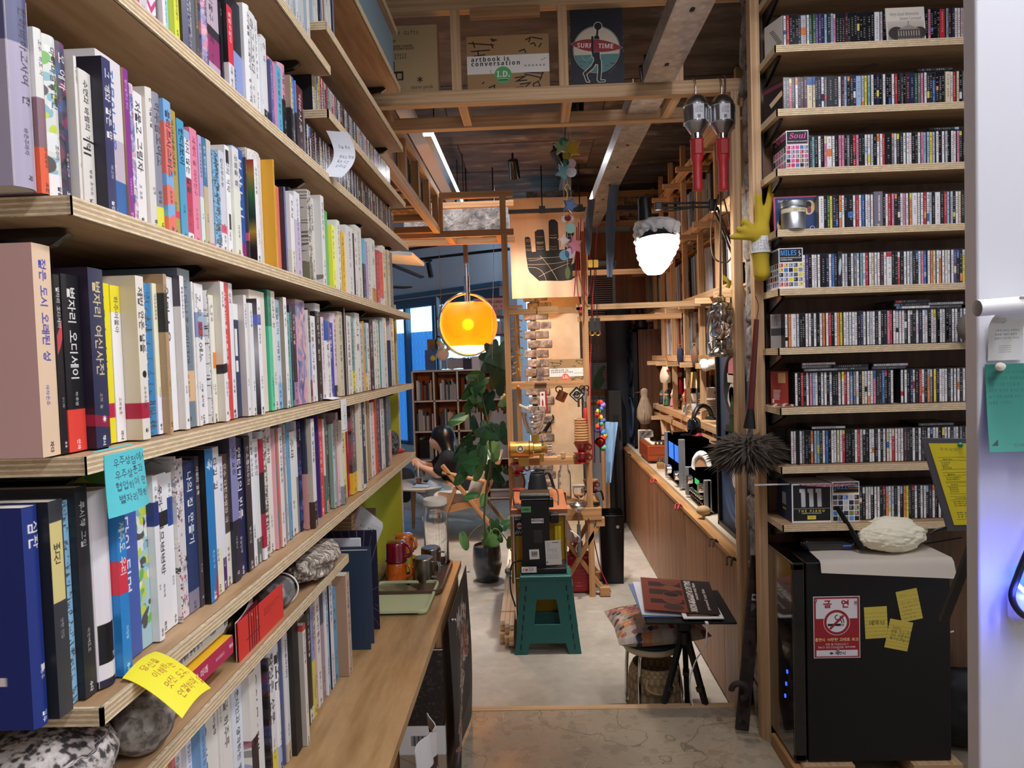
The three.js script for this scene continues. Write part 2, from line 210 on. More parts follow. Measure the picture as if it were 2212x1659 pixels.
struct('wall_shop_left',box(0.1,3.8,11.5,-5.2,1.6,-8.6),M.whiteWall);
struct('wall_above_opening',box(0.1,0.5,4.4,-0.74,3.3,-5.2),M.whiteWall);
struct('wall_above_bar',box(1.2,0.5,0.1,-0.15,3.3,-7.38),M.whiteWall);
struct('wall_partition',box(0.08,3.4,2.6,0.34,1.45,-7.46),M.whiteWall);
// plaster pier behind the coffee bar, its edge broken back to the brick
{
const w=structGroup('wall_pier'),r=rng(31);
part('core',box(0.42,3.1,0.2,0.2,1.4,-6.2),M.rock,w);
const s=new THREE.Shape();const edge=[];for(let i=0;i<=40;i++)edge.push([0.05+0.08*(fbm(i / 40,0.3,7,3,4,9)- 0.5)*2+(i>26?0.03:0),-0.15+i*3.0 / 40]);
s.moveTo(0.42,-0.15);s.lineTo(edge[0][0],edge[0][1]);for(const e of edge)s.lineTo(e[0],e[1]);s.lineTo(0.42,edge[40][1]);
part('plaster',mapBox(ext(s,0.03).translate(0,0,-6.1)),M.plaster,w);
for(let i=0;i<34;i++)for(let k=0;k<2;k++){const g=rbox(0.1+r()*0.02,0.072,0.06,0.012,-0.01+k*0.105+(i % 2)*0.03,-0.1+i*0.082,-6.1+r()*0.012,2);part('brick',g,M.rock,w);}
}
// rough masonry pillar between the record wall and the CD shelves
{
const w=structGroup('wall_pillar'),r=rng(41),X0=0.885,X1=1.5;
part('core',box(X1 - X0 - 0.03,3.1,0.2,(X0+X1)/ 2+0.02,1.5,-2.9),M.rock,w);
for(let k=0,y=0;y<3;k++){
const h=rr(0.09,0.16);if(y+h>3.02)break;
for(const [x,ww] of [[X0+0.05,0.11+r()*0.02],[X0+0.16,0.1]]){
const g=new RoundedBoxGeometry(ww,h*0.96,0.13,4,0.02),p=g.attributes.position;
for(let i=0;i<p.count;i++){const q=V(p.getX(i),p.getY(i),p.getZ(i)),n=noise3(q.clone().add(V(k*3+x*9,y,0)),26,3)- 0.5,m=noise3(q.clone().add(V(k,x,3)),70,8)- 0.5;p.setXYZ(i,q.x+n*0.035,q.y+m*0.016,q.z+n*0.03+m*0.02);}
g.computeVertexNormals();part('stone',mapBox(g).translate(x,y+h / 2,-2.83+r()*0.015),M.rock,w);
}
y+=h;
}
}
// the shop window wall, set at an angle
{
const A=V(-0.25,0,-8.55),dir=V(-0.73,0,-0.684).normalize(),ang=Math.atan2(-dir.z,dir.x);
const mk=(name,g,m,kind=true)=>{const o=kind?struct(name,g,m):null;o.position.copy(A);o.rotation.y=ang;return o;};
mk('wall_window',merge([box(7,1.1,0.16,3.5,2.93,0,'x'),box(7,0.5,0.16,3.5,0.05,0,'x'),box(0.3,3.6,0.16,-0.05,1.6,0),box(1.2,3.6,0.16,6.6,1.6,0)]),M.blueWall);
const frm=std(0x4b6478,0.45,{metalness:0.2});
const w=structGroup('window_1');w.position.copy(A);w.rotation.y=ang;
part('frame',merge([box(6.2,0.14,0.1,3.1,2.33,0),box(6.2,0.05,0.09,3.1,0.32,0),box(6.2,0.05,0.22,3.1,2.42,-0.05)]),frm,w);
for(const u of [0.12,1.45,2.1,3.5,4.9,6.0])part('mullion',box(0.055,2.0,0.09,u,1.3,0),frm,w);
for(const [a,b] of [[0.15,1.42],[1.48,2.07],[2.13,3.47],[3.53,4.87],[4.93,5.97]])part('pane',box(b - a,1.92,0.008,(a+b)/ 2,1.29,0),M.pane,w);
const film=phy(0xffffff,0.9,{transmission:0.55,map:tex(64,110,(u,v)=>{const a=u*2 - 1,b=v*2 - 1,d=Math.max(Math.abs(a)*0.5+Math.abs(b)*0.6,Math.abs(a));const e=((Math.abs(a)+Math.abs(b)*0.9)% 1),k=Math.abs(e - 0.85)<0.1||d>.93?0:1;return k?hex('a9d6f2'):hex('7fb8e2');},0.09,0.13)});
const f=part('honeycomb_screen',box(4.4,1.6,0.004,3.7,1.12,0.06),film,w,'pale blue honeycomb screen covering the lower panes');void f;
// what stands outside: pavement and the tiled house across the lane
const o=thing('building','grey tiled house across the lane seen through the shop window','building',A,ang);
const tile=std(0xffffff,0.8,{map:tex(128,128,(u,v)=>{const r0=Math.floor(v*8),x=(u*4+(r0 % 2)*.5)% 1,y=(v*8)% 1,j=x<.05||y<.1;return j?hex('8fa0ad'):hex('aebdc8').map((c)=>c*(.92+.12*hash2(Math.floor(u*4+(r0 % 2)*.5),r0,3)));},0.9,0.6)});
part('wall',box(12,3.2,0.3,3,1.3,-5.2,'x'),tile,o);part('downpipe',cyl(0.06,0.06,3.2,3.35,1.4,-4.97,12),std(0xeef2f4,0.6),o);
part('eaves',box(12,0.12,0.9,3,2.95,-5,'x'),std(0xb9c2c8,0.8),o);part('roof',rot(box(12,0.1,3,0,0,0,'x'),0.5,0,0).translate(3,3.6,-6.3),std(0x8f9aa3,0.8),o);
const p=struct('pavement',box(9,0.1,4.9,4.3,-0.32,-2.6,'x'),std(0xb7bcc0,0.9));p.position.copy(A);p.rotation.y=ang;
}
// lamps on the near ceiling
LAMPS.forEach(([x,y,z,w,d],i)=>{const o=thing('ceiling_lamp',['flat lit ceiling panel nearest the record shelves','flat lit ceiling panel behind the viewer','flat lit ceiling panel over the black fridge'][i],'lamp',V(x,y,z));part('housing',box(w+0.02,0.05,d+0.02,0,0.03,0),M.black,o);part('diffuser',box(w,0.012,d,0,0,0),std(0xffffff,0.5,{emissive:0xfff2e0,emissiveIntensity:1.2}),o);});
// ---------------------------------------------------------------- the long book shelves on the near side
const ORD=['zeroth','first','second','third','fourth','fifth','sixth','seventh','eighth','ninth','tenth','eleventh','twelfth','thirteenth','fourteenth','fifteenth','sixteenth','seventeenth','eighteenth','nineteenth'];
const TENS=['','','twent','thirt','fort','fift','sixt','sevent','eight','ninet'];
const ord=(n)=>n<20?ORD[n]:n % 10?TENS[Math.floor(n / 10)]+'y-'+ORD[n % 10]:TENS[n / 10]+'ieth';
const NAMED={white:'efece8','cream':'e4d8c0','grey':'8d8d90','light grey':'c4c4c6',black:'1c1c1e','dark grey':'4b4b4c',navy:'2f3558',blue:'2f62b0','sky blue':'62b0da','pale blue':'b4d0e4',teal:'3f9a94',mint:'a8ccc4',green:'58a868','sage green':'8fa08a',yellow:'efe23c',mustard:'c89a38',orange:'e8803a',coral:'e8705c',red:'d83a38',crimson:'b03048',maroon:'5e2a30',pink:'e094ac','pale pink':'e0c4c4',lilac:'b6a4c8',purple:'6a4080',brown:'5a4030',tan:'b89468','slate blue':'6c7ba0'};
function colourName(h){const a=hex(h);let best='white',d0=1e9;for(const k in NAMED){const b=hex(NAMED[k]),d=(a[0] - b[0])**2+(a[1] - b[1])**2*1.3+(a[2] - b[2])**2;if(d<d0){d0=d;best=k;}}return best;}
const XE=-0.5;// front edge of the shelf boards
const bookAtlases=[];
const newBookAtlas=()=>{const a=new Atlas(2048,2048,{roughness:0.42});bookAtlases.push(a);return a;};
const syll='가나다라마바사아자하고노도로모보소오조호구누두루무부수우주후그는을의에서와한인은이시집말일글책산물꽃별달길밤낮봄여름겨울사람마음나무바다하늘';
const fake=(r,n)=>{let s='';for(let i=0;i<n;i++)s+=r()<0.16&&i?' ':syll[Math.floor(r()*syll.length)];return s.trim();};
const lum=(h)=>{const c=hex(h);return c[0]*.3+c[1]*.59+c[2]*.11;};
// spec: "xr top base opts | title"; L = px of the spine's near edge, T/B/M bands, k text colour, C cover colour, r rounded spine, v vertical letters, p pattern
function parseBook(s){
const [a,title]=s.split('|').map((q)=>q.trim()),t=a.split(/\s+/),o={xr:+t[0],top:+t[1],base:t[2],bands:[],title};
for(const q of t.slice(3)){const k=q[0],v=q.slice(1);if(k==='L')o.xl=+v;else if(k==='T'){const [h,f]=v.split(':');o.bands.push([0,+f,h]);}else if(k==='B'){const [h,f]=v.split(':');o.bands.push([1 -+f,1,h]);o.obi=h;}else if(k==='M'){const [h,f,g]=v.split(':');o.bands.push([+f,+g,h]);}else if(k==='C')o.cover=v;else if(k==='k')o.ink=v;else if(k==='r')o.round=true;else if(k==='v')o.down=true;else if(k==='p')o.pat=v;else if(k==='h')o.hard=true;}
return o;
}
function drawBook(c,w,h,sw,b,seed){// cover swatch 0..sw, spine sw..w
const r=rng(seed),S=w - sw,cov=b.cover||b.base;c.fillStyle='#'+cov;c.fillRect(-1,-1,sw+1,h+2);c.fillStyle='#'+b.base;c.fillRect(sw,-1,S+2,h+2);
const pat=(x,W)=>{
if(b.pat==='dots'){c.fillStyle='#8a7f78';for(let i=0;i<W*h / 26;i++)c.fillRect(x+r()*W,r()*h,1.4,1.4);}
if(b.pat==='twill'){c.strokeStyle='#8d8078';c.lineWidth=1.1;for(let y=-W;y<h;y+=5){c.beginPath();c.moveTo(x,y);c.lineTo(x+W,y+W*.6);c.stroke();}}
if(b.pat==='paint'){const cols=b.cols||['6f86b8','d89aa8','4a5a8c','e8b8b0'];for(let i=0;i<90;i++){c.fillStyle='#'+cols[Math.floor(r()*cols.length)]+'99';c.beginPath();c.ellipse(x+r()*W,r()*h,W*(.06+.3*r()),h*.03*r()+4,r()*3,0,7);c.fill();}}
if(b.pat==='floral'){for(let i=0;i<60;i++){c.strokeStyle=c.fillStyle=['#2a2a2c','#a8283a','#8a8a90','#c8b8a0'][Math.floor(r()*4)];c.lineWidth=1.3;const X=x+r()*W,Y=r()*h,q=2+r()*W*.25;c.beginPath();for(let a=0;a<6;a++){c.moveTo(X,Y);c.lineTo(X+Math.cos(a)*q,Y+Math.sin(a)*q);}c.stroke();if(r()<.3){c.beginPath();c.arc(X,Y,q*.4,0,7);c.fill();}}}
if(b.pat==='leafy'){const cols=['c8d84a','8fb8c0','5a5450','e8e8e0','7ab85a'];for(let i=0;i<40;i++){c.fillStyle='#'+cols[Math.floor(r()*5)];c.beginPath();c.ellipse(x+r()*W,r()*h*.86,W*(.1+.22*r()),h*(.01+.05*r()),r()*3,0,7);c.fill();}}
if(b.pat==='scrib'){c.strokeStyle='#4a4640';c.lineWidth=1.4;for(let i=0;i<160;i++){const X=x+r()*W*.75,Y=r()*h;c.beginPath();c.moveTo(X,Y);c.lineTo(X+W*.4*r(),Y+(r()- .5)*6);if(r()<.5)c.lineTo(X,Y+8*r());c.stroke();}}
if(b.pat==='blobs'){c.fillStyle='#e87868';for(const [y,q] of [[.3,.16],[.44,.12],[.7,.07],[.97,.13]]){c.beginPath();c.ellipse(x+W*(.3+.4*r()),y*h,W*.8,q*h,.3,0,7);c.fill();}}
if(b.pat==='dark'){for(let i=0;i<60;i++){c.fillStyle=['#00000055','#8a8aa033','#c83a5a66','#3a5a9a66'][Math.floor(r()*4)];c.beginPath();c.ellipse(x+r()*W,r()*h,W*.3*r()+1,h*.05*r()+2,r()*3,0,7);c.fill();}}
if(b.pat==='flame'){const g=c.createLinearGradient(0,0,0,h);[['a83a28',0],['b8882a',.14],['3a6a3a',.34],['1d3326',.56],['c89a2a',.7],['282014',.86],['141010',1]].forEach(([q,p])=>g.addColorStop(p,'#'+q));c.fillStyle=g;c.fillRect(x,0,W,h);}
if(b.pat==='grain'){c.fillStyle='#ffffff22';for(let i=0;i<80;i++)c.fillRect(x+r()*W,r()*h,1+r()*6,1);}
if(b.pat==='photo'){const g=c.createLinearGradient(0,0,0,h);g.addColorStop(0,'#3a3438');g.addColorStop(.45,'#b8b4b8');g.addColorStop(.7,'#6a666c');g.addColorStop(1,'#141416');c.fillStyle=g;c.fillRect(x,0,W,h);}
};
if(b.pat&&b.pat[0] !=='_'){if(b.pat !=='flame'&&b.pat !=='photo')pat(sw,S);pat(0,sw);}
if(b.draw)b.draw(c,sw,S,h);
for(const [a,z,q] of b.bands){c.fillStyle='#'+q;c.fillRect(-1,a*h -(a?0:1),w+2,(z - a)*h+1.5);}
if(b.drawOver)b.drawOver(c,sw,S,h);
if(b.title==='-')return;
const dark=lum(b.base)<120,ink='#'+(b.ink||(dark?'efeae0':'3c3a3c')),t=b.title||fake(r,4+Math.floor(r()*7)),size=Math.min(S*(b.title?0.66:0.46),h*.55 / Math.max(3,t.length));
c.save();
if(b.down)HG(c,t,sw+S / 2,h*0.08,size*1.1,ink,0.11,{down:true,adv:1.12});
else{c.translate(sw+S / 2,h*0.07);c.rotate(Math.PI / 2);HG(c,t,0,0,size,ink,b.title?0.12:0.1);}
c.restore();c.save();c.translate(sw+S / 2,h*(0.66+.06*r()));c.rotate(Math.PI / 2);const s2=Math.min(S*.32,9);HG(c,fake(r,3+Math.floor(r()*4)),0,(r()- .5)*S*.2,s2,b.obi&&lum(b.obi)<120?'#efeae0':b.obi?'#3c3a3c':ink,0.1);c.restore();
if(S>9){c.save();c.translate(sw+S / 2,h*.93);c.rotate(Math.PI / 2);HG(c,fake(r,2),0,0,Math.min(S*.42,10),(b.obi?lum(b.obi)<120:dark)?'#ffffff':'#2a2a2c',.14);c.restore();}
}
// cover: boards and spine of one bent sheet, spine towards +x, y up, near board at z = 0
function coverGeo(D,H,T,round,s,sw,w,hard){
const e=hard?0.003:0,t=hard?0.0022:0.0007,bulge=round?Math.min(0.009,T*0.22):0.0008,out=[[-D,0],[-bulge,0]],n=round?6:2;
for(let i=1;i<n;i++){const a=i / n;out.push([-bulge+Math.sin(a*Math.PI)*bulge,-T*a]);}out.push([-bulge,-T],[-D,-T]);
const inn=[[-D,-t],[-bulge - t*.5,-t]];for(let i=1;i<n;i++){const a=i / n;inn.push([-bulge - t+Math.sin(a*Math.PI)*bulge,-t -(T - 2*t)*a]);}inn.push([-bulge - t*.5,-T+t],[-D,-T+t]);
const pos=[],uv=[],fs=sw / w,U=(f)=>s.u0+(s.u1 - s.u0)*f,Vv=(f)=>s.v0+(s.v1 - s.v0)*f,m=out.length;
const quad=(a,b,c,d,ua,ub,va=0,vb=1)=>{const q=[[a,ua,va],[b,ub,va],[c,ub,vb],[a,ua,va],[c,ub,vb],[d,ua,vb]];for(const [p,u,v] of q){pos.push(...p);uv.push(U(u),Vv(v));}};
for(let i=0;i<m - 1;i++){
const A=out[i],B=out[i+1],first=i===0,last=i===m - 2;let ua,ub;if(first){ua=.01;ub=fs*.98;}else if(last){ua=fs*.9;ub=.02;}else{ua=fs+(1 - fs)*(-A[1] / T);ub=fs+(1 - fs)*(-B[1] / T);}
quad([A[0],0,A[1]],[B[0],0,B[1]],[B[0],H,B[1]],[A[0],H,A[1]],ua,ub);
const C=inn[i],E=inn[i+1];quad([A[0],H,A[1]],[B[0],H,B[1]],[E[0],H,E[1]],[C[0],H,C[1]],ua,ub,.995,1);quad([E[0],0,E[1]],[C[0],0,C[1]],[C[0],H,C[1]],[E[0],H,E[1]],fs*.5,fs*.5,.5,.5);
}
const g=new THREE.BufferGeometry();g.setAttribute('position',new THREE.Float32BufferAttribute(pos,3));g.setAttribute('uv',new THREE.Float32BufferAttribute(uv,2));return toCreasedNormals(g,0.6);
}
const pageGeo=new Map();
let bookCount=0;
function makeBook(o,D,H,T,scale,label,group,category='book'){
const H2=Math.round(H*scale),sw=Math.max(10,Math.round(0.045*scale)),S=Math.max(5,Math.round(T*scale*(scale>1100?1:1.15)));let a=bookAtlases[bookAtlases.length - 1]||newBookAtlas();
const draw=(c,w,h)=>drawBook(c,w,h,sw,o,1000+bookCount);let s=a.slot(sw+S,H2,draw);if(!s){a=newBookAtlas();s=a.slot(sw+S,H2,draw);}
bookCount++;
const t=thing('book',label,category,V(0,0,0),0,group);
part('cover',coverGeo(D,H,T,o.round,s,sw,sw+S,o.hard),a.m,t);
const m=o.hard?0.004:0.0012,tt=o.hard?0.0024:0.0008;
part('pages',new THREE.BoxGeometry(D - 0.004,H - 2*m,T - 2*tt).translate(-D / 2 - 0.0045,H / 2,-T / 2),M.pages,t);
return t;
}
function zAtPx(x,y,px){let a=-0.2,b=-6;for(let i=0;i<50;i++){const m=(a+b)/ 2;if((toPx(V(x,y,m))[0]<px)===(x<0))a=m;else b=m;}return(a+b)/ 2;}
function bookRow(name,y,X0,startPx,Dp,specs,tops){
let z=zAtPx(X0,y,startPx),Xp=X0;const n0=specs.length;
specs.forEach((sp,i)=>{
const o=typeof sp==='string'?parseBook(sp):{...parseBook(sp[0]),...sp[1]};let X=X0+rr(-0.004,0.004);
if(o.xl){X=Math.min(XE - 0.004,atZ(o.xl,toPx(V(X0,y,z))[1],z).x);if(X<Xp - 0.03)X=X0;}
let zb=zAtPx(X,y,o.xr);if(zb>z - 0.004)zb=z - 0.004;
const T=Math.min(0.075,z - zb)- 0.0006,p=toPx(V(X,y,zb)),topY=atX(p[0]+(o.top - p[1])*0.0,o.top,X).y;let H=THREE.MathUtils.clamp(atX(toPx(V(X,y+0.2,zb))[0],o.top,X).y - y,0.09,tops);void topY;
const D=Math.max(0.09,Math.min(0.165,H*0.7)),scale=THREE.MathUtils.clamp(1500 / -zb,620,1650);
const bandWord=o.obi?' with '+colourName(o.obi)+' band':'';
const b=makeBook(o,D,H,T,scale,`${colourName(o.base)} ${T > 0.028 ? 'thick book' : T < 0.011 ? 'thin book' : 'paperback'}${bandWord}, ${ord(i + 1)} from near end, ${name}`,'books on the '+name);
b.position.set(X,y+0.0004,z);z=zb;Xp=X;
});
return z;
}
const bandDiag=(hx)=>(c,sw,S,h)=>{c.fillStyle='#'+hx;c.beginPath();c.moveTo(-2,h*.78);c.lineTo(sw+S,h*.83);c.lineTo(sw+S,h*.89);c.lineTo(-2,h*.85);c.fill();star8(c,sw+S*.6,h*.84,S*.2,'#f4efe6');};
function star8(c,x,y,r,col,n=8){c.fillStyle=col;c.beginPath();for(let i=0;i<n*2;i++){const a=i*Math.PI / n,q=i % 2?r*.38:r;c.lineTo(x+Math.cos(a)*q,y+Math.sin(a)*q);}c.fill();}
const R1=['292 20 3f78b8','305 10 e0708f','322 0 d8d0d4',['341 -20 efe6ea |-',{drawOver:(c,sw,S,h)=>{c.strokeStyle='#d04a78';c.lineWidth=S*.2;for(let y=0;y<h;y+=30){c.beginPath();c.moveTo(sw,y);c.lineTo(sw+S / 2,y+26);c.lineTo(sw+S,y);c.stroke();}}}],'344.5 -20 3a3a3c','364 -40 e0dcd6 L357 B201c20:.18 r','368.5 -30 9cd4e4','392 -45 e8e84a L381','421 -30 40405c L404 C3a2a22 Te8e8ea:.13 r','427 -15 6f7078','436 -10 58544f kc8b46a','458 -25 d8829c ppaint L445 r','479.5 -10 c8b4c0 Ma04070:.5:.78 M3a3438:.41:.5','487.7 5 1c1a1e','510 18 e03a4a L498 C141012 Be6e2de:.34','527.7 14 8f9fd4 T23222c:.5 |UNIVERSE','552 20 e6e3de L540 r','560.5 37 eae8e4','565.6 47 efedea','573.8 82 e6eaea','583 85 e8e4e0 B3a3034:.2','595.3 131 6a6aa4 L590 C4a4a74','603.5 139 d98fb4','613.8 148 5fb8d8','627 148 d99aa8 L613 B201f22:.57 r','632 162 a08a7c B201f22:.57','637 167 d8d84a B232224:.57','641.5 169 5f6cc0 B55585c:.57','645.6 174 6a9ad0 B2a2a2e:.57','660 195 3f2a30 T6a2f35:.33','663 236 8a8288'];
const R2=['94 6 b3a9bb T5f5f80:.26 r L44',['114 68 e6e2d8 M8a6a70:.42:.72 Be8623a:.28 r',{}],'145 88 dcdcd0 pleafy Beeeae4:.14 r','167 103 45404e pdark r','184 123 e2dccf r',['212 161 e6dfd2 |수면과 바람의 기억',{draw:(c,sw,S,h)=>{c.fillStyle='#26242a';for(const [y,k] of [[.5,.9],[.565,.55],[.6,.6]])c.fillRect(sw+S*.1,h*y,S*k,h*.014);}}],'256 133 3f4066 L237 C262430 |그 개와 같은 말','278 143 e4dede Mc8b8c2:.5:.76 B3a6ca8:.24 k5a78b0 |정물의 마음','294 154 8c3a8e Cb08a58 ke8c8e0','303 184 e2dce8 ppaint','321.5 207 eee8e2 |저물고 그림자','347 196 e0d9cc L333 r','366.7 211 8f8d99 Be4e04a:.18 r','383 223 7fb0d8 pblobs k2a3a5a |블리트시스터즈','392.7 243 b99c4c Me0405a:.78:.83','410 264 4f9fc4 L395 k1a2a3a |원더보이','421.6 286 ece8e8 Mc83a58:.42:.9 T8fb0d0:.07 |지지 않는 달들','437 283.6 e8879f L422 k9a3a58 |세계의 끝 여자친구','447 295.5 b8a8cc Bd8e8dc:.45','457 301 4a7a9c Bc8b490:.56','466.5 306 e6e0da ptwill Bc86a7a:.06 |-','483 331 7fb8dc pscrib Be0d0e8:.07','494 330 d4d4d8 Be8e6e6:.2 Me0506a:.72:.79',['506 319 f0eeec |타인의 기억',{drawOver:(c,sw,S,h)=>{c.fillStyle='#222';c.fillRect(sw+S*.15,h*.04,S*.7,h*.12);c.fillRect(sw+S*.3,h*.62,S*.45,h*.14);}}],'526 324 e2e0d8 L512 Be8e8d4:.62','535 328 3a5ea8 B9a3a78:.16 |부산누시','542.4 341 4a4a48 Me8607a:.72:.79 ke8e0a8 |신중한 사람','566 350 f0eeea L558 pflame','580 341 e4dfd8 pdots r |-','602.6 347 e0a42a L600','610.6 405 e8805f','624.7 405 7080a8 L621 C3a2e3e','641.5 423 ebe9e4 L633 Be4dfcc:.3','655 420 e8e4e6 L649 Bc6b8cc:.66','665 427 2a2628 ke86a7a Me0506a:.7:.75','679 415 d8cec0 L671 B8a8468:.22 pscrib','685 431 d8d4ca',['707 427 e9e7e2 L700 Cd4d0c8',{drawOver:(c,sw,S,h)=>{c.fillStyle='#26242688';c.beginPath();c.ellipse(sw*.7,h*.93,sw*.4,h*.03,-.4,0,7);c.fill();}}],'714 459 6fb870','727 488 f0ec50 L722','740 479 eeece0 L733.5','743.7 498 c85a4a','749 504 f0c020','768 496 ece9e2','770.5 505 4a3a3c','776.7 506 efece4','786.8 496 ebe7d8','793 518 3a4850 T6ac0d0:.4','798.7 524 c8a8cc','806 525 e8e4d8','814.6 521 ece8da Bd89a4a:.25','823 544 b8404c','831 547 f0603a Bf0e8e0:.16','836.6 535 eee8da','841 541 c8a860','846 543 d8d4c4','851.5 548 8a7c6c'];
const R3=[['134 534 e8c9a6 L95 Cd9ada4 k3a3fa0 |젊은 도시 오래된 성',{h:0}],['151 595 1c1b1f |별자리 오디세이',{drawOver:(c,sw,S,h)=>{c.fillStyle='#c84a50';c.beginPath();c.moveTo(sw,h*.34);c.lineTo(sw+S,h*.24);c.lineTo(sw+S,h*.35);c.lineTo(sw,h*.45);c.fill();}}],'191 598 1c1b1f L153 Be8483a:.24 |별자리 오디세이',['242.5 584 2f3350 L211 C241a2c kd8c890 |별자리 여신사전',{drawOver:bandDiag('8f2440')}],['254 614 f0e020',{drawOver:(c,sw,S,h)=>{c.fillStyle='#c02a48';c.fillRect(0,h*.75,sw+S,h*.09);}}],'276 619.5 f4f0ea L256 Tf0e030:.17 k55504a',['328 599 e9e0d0 L311 Cdccdb4 |제법 안온 날들',{drawOver:(c,sw,S,h)=>{c.fillStyle='#b02040';c.fillRect(sw*.35,h*.775,sw+S,h*.095);star8(c,sw*.66,h*.822,h*.04,'#f0e4d0');c.fillStyle='#222';c.beginPath();c.arc(sw+S*.55,h*.6,S*.26,0,7);c.fill();}}],'342 613 3f86b8 pscrib','355 614 efe9c8 Befeef4:.26','377 594 b3936c L370 pgrain M26241f:.12:.36 |다짐','388.5 600.5 efedea',['413 598 eceae6 L404 Cd9d2c8',{drawOver:(c,sw,S,h)=>{c.fillStyle='#4a444a';c.fillRect(0,0,sw,h*.2);}}],'426 586 74848e Me0b888:.64:.83','432 610 ece4da','440 615 ebe8e2 M8090b8:.2:.37',['452.5 616 ebe7e4 M9fb4cc:.2:.37',{drawOver:(c,sw,S,h)=>{c.fillStyle='#a83a4a';c.fillRect(sw+S*.3,h*.27,S*.5,h*.1);}}],'457 628 e6e3dc pscrib','468 643.5 eae5da','474 639 efe8cc Mf08a2a:.45:.57',['498 611 eceae2 L490 Cdad3c6',{drawOver:(c,sw,S,h)=>{c.fillStyle='#232124';c.beginPath();c.moveTo(0,h*.62);c.lineTo(sw+S,h*.58);c.lineTo(sw+S,h*.645);c.lineTo(0,h*.69);c.fill();}}],'507 612 d84a4a','515 614 ebe9e4',['525 658 34395a T f0eee8:.14',{base:'34395a',bands:[[0,.14,'f0eee8']],drawOver:(c,sw,S,h)=>{c.fillStyle='#efeae0';c.fillRect(sw+S*.3,h*.22,S*.4,h*.24);c.fillRect(sw+S*.3,h*.5,S*.4,h*.1);},title:'-'}],'544 639 e9e5de L538 Ccfc6be','556.7 656 ece9e4 L549','573.7 647 efeeee L566 pphoto M5a6cc0:.14:.22','584.7 634 e8dcc6','596.4 628 5fcfa0 L589 T3f8a70:.3 k1f5a48','604.6 631 e8e0d4','613 649 cfe0e8 T9fbcc8:.15 B8fc4e8:.24','629 644 eeebe6 L622 C9a8a76','634.5 676 4fb0a8','639 660 2b2a44','646.6 665 2a282c Ba884a4:.24','648.6 683 d8a0cc','666.6 651 c8a2ac ppaint k3a3a50 |-','670 670 e4dccc','678 667 2c2a2e M8f9cc0:.36:.76 B6e3038:.24','688 684 f0eeec','699.6 658 1f1e20 Td8d4d4:.08','706 686 eed8d8','718.7 694.5 ecebe4 L709 T2a5cb0:.25','725 698 2f3fa0',['735 678 d8c4d0 B3a3440:.14 r',{}],'746 675 ddd0b4','747.6 664 2a2624','752 667 efe6d2','754 679 4a3a30','764 684 e8e3da','770 686 6fa8a8 Mf0e83c:.7:.96','772.7 700 ece8e0','782.6 678 efece0','788.6 700 dfe4e4 ptwill','790.4 694 e8a03a','796.5 698.6 6fb0bc Bf0d88a:.26','802 698.6 efe9d8','810.7 692.6 1d1d22 pdark','816 694 efe8da','823 692 ece6d4','824.8 695 3f8a84','827.8 692 e8e4d8','838.7 688 e2decc L832 Cc0d0d8','843 690 d8d2c4','846 693 3f4a62 Td8d4d0:.3','858 690 d4cfc0 pgrain C9a968a'];
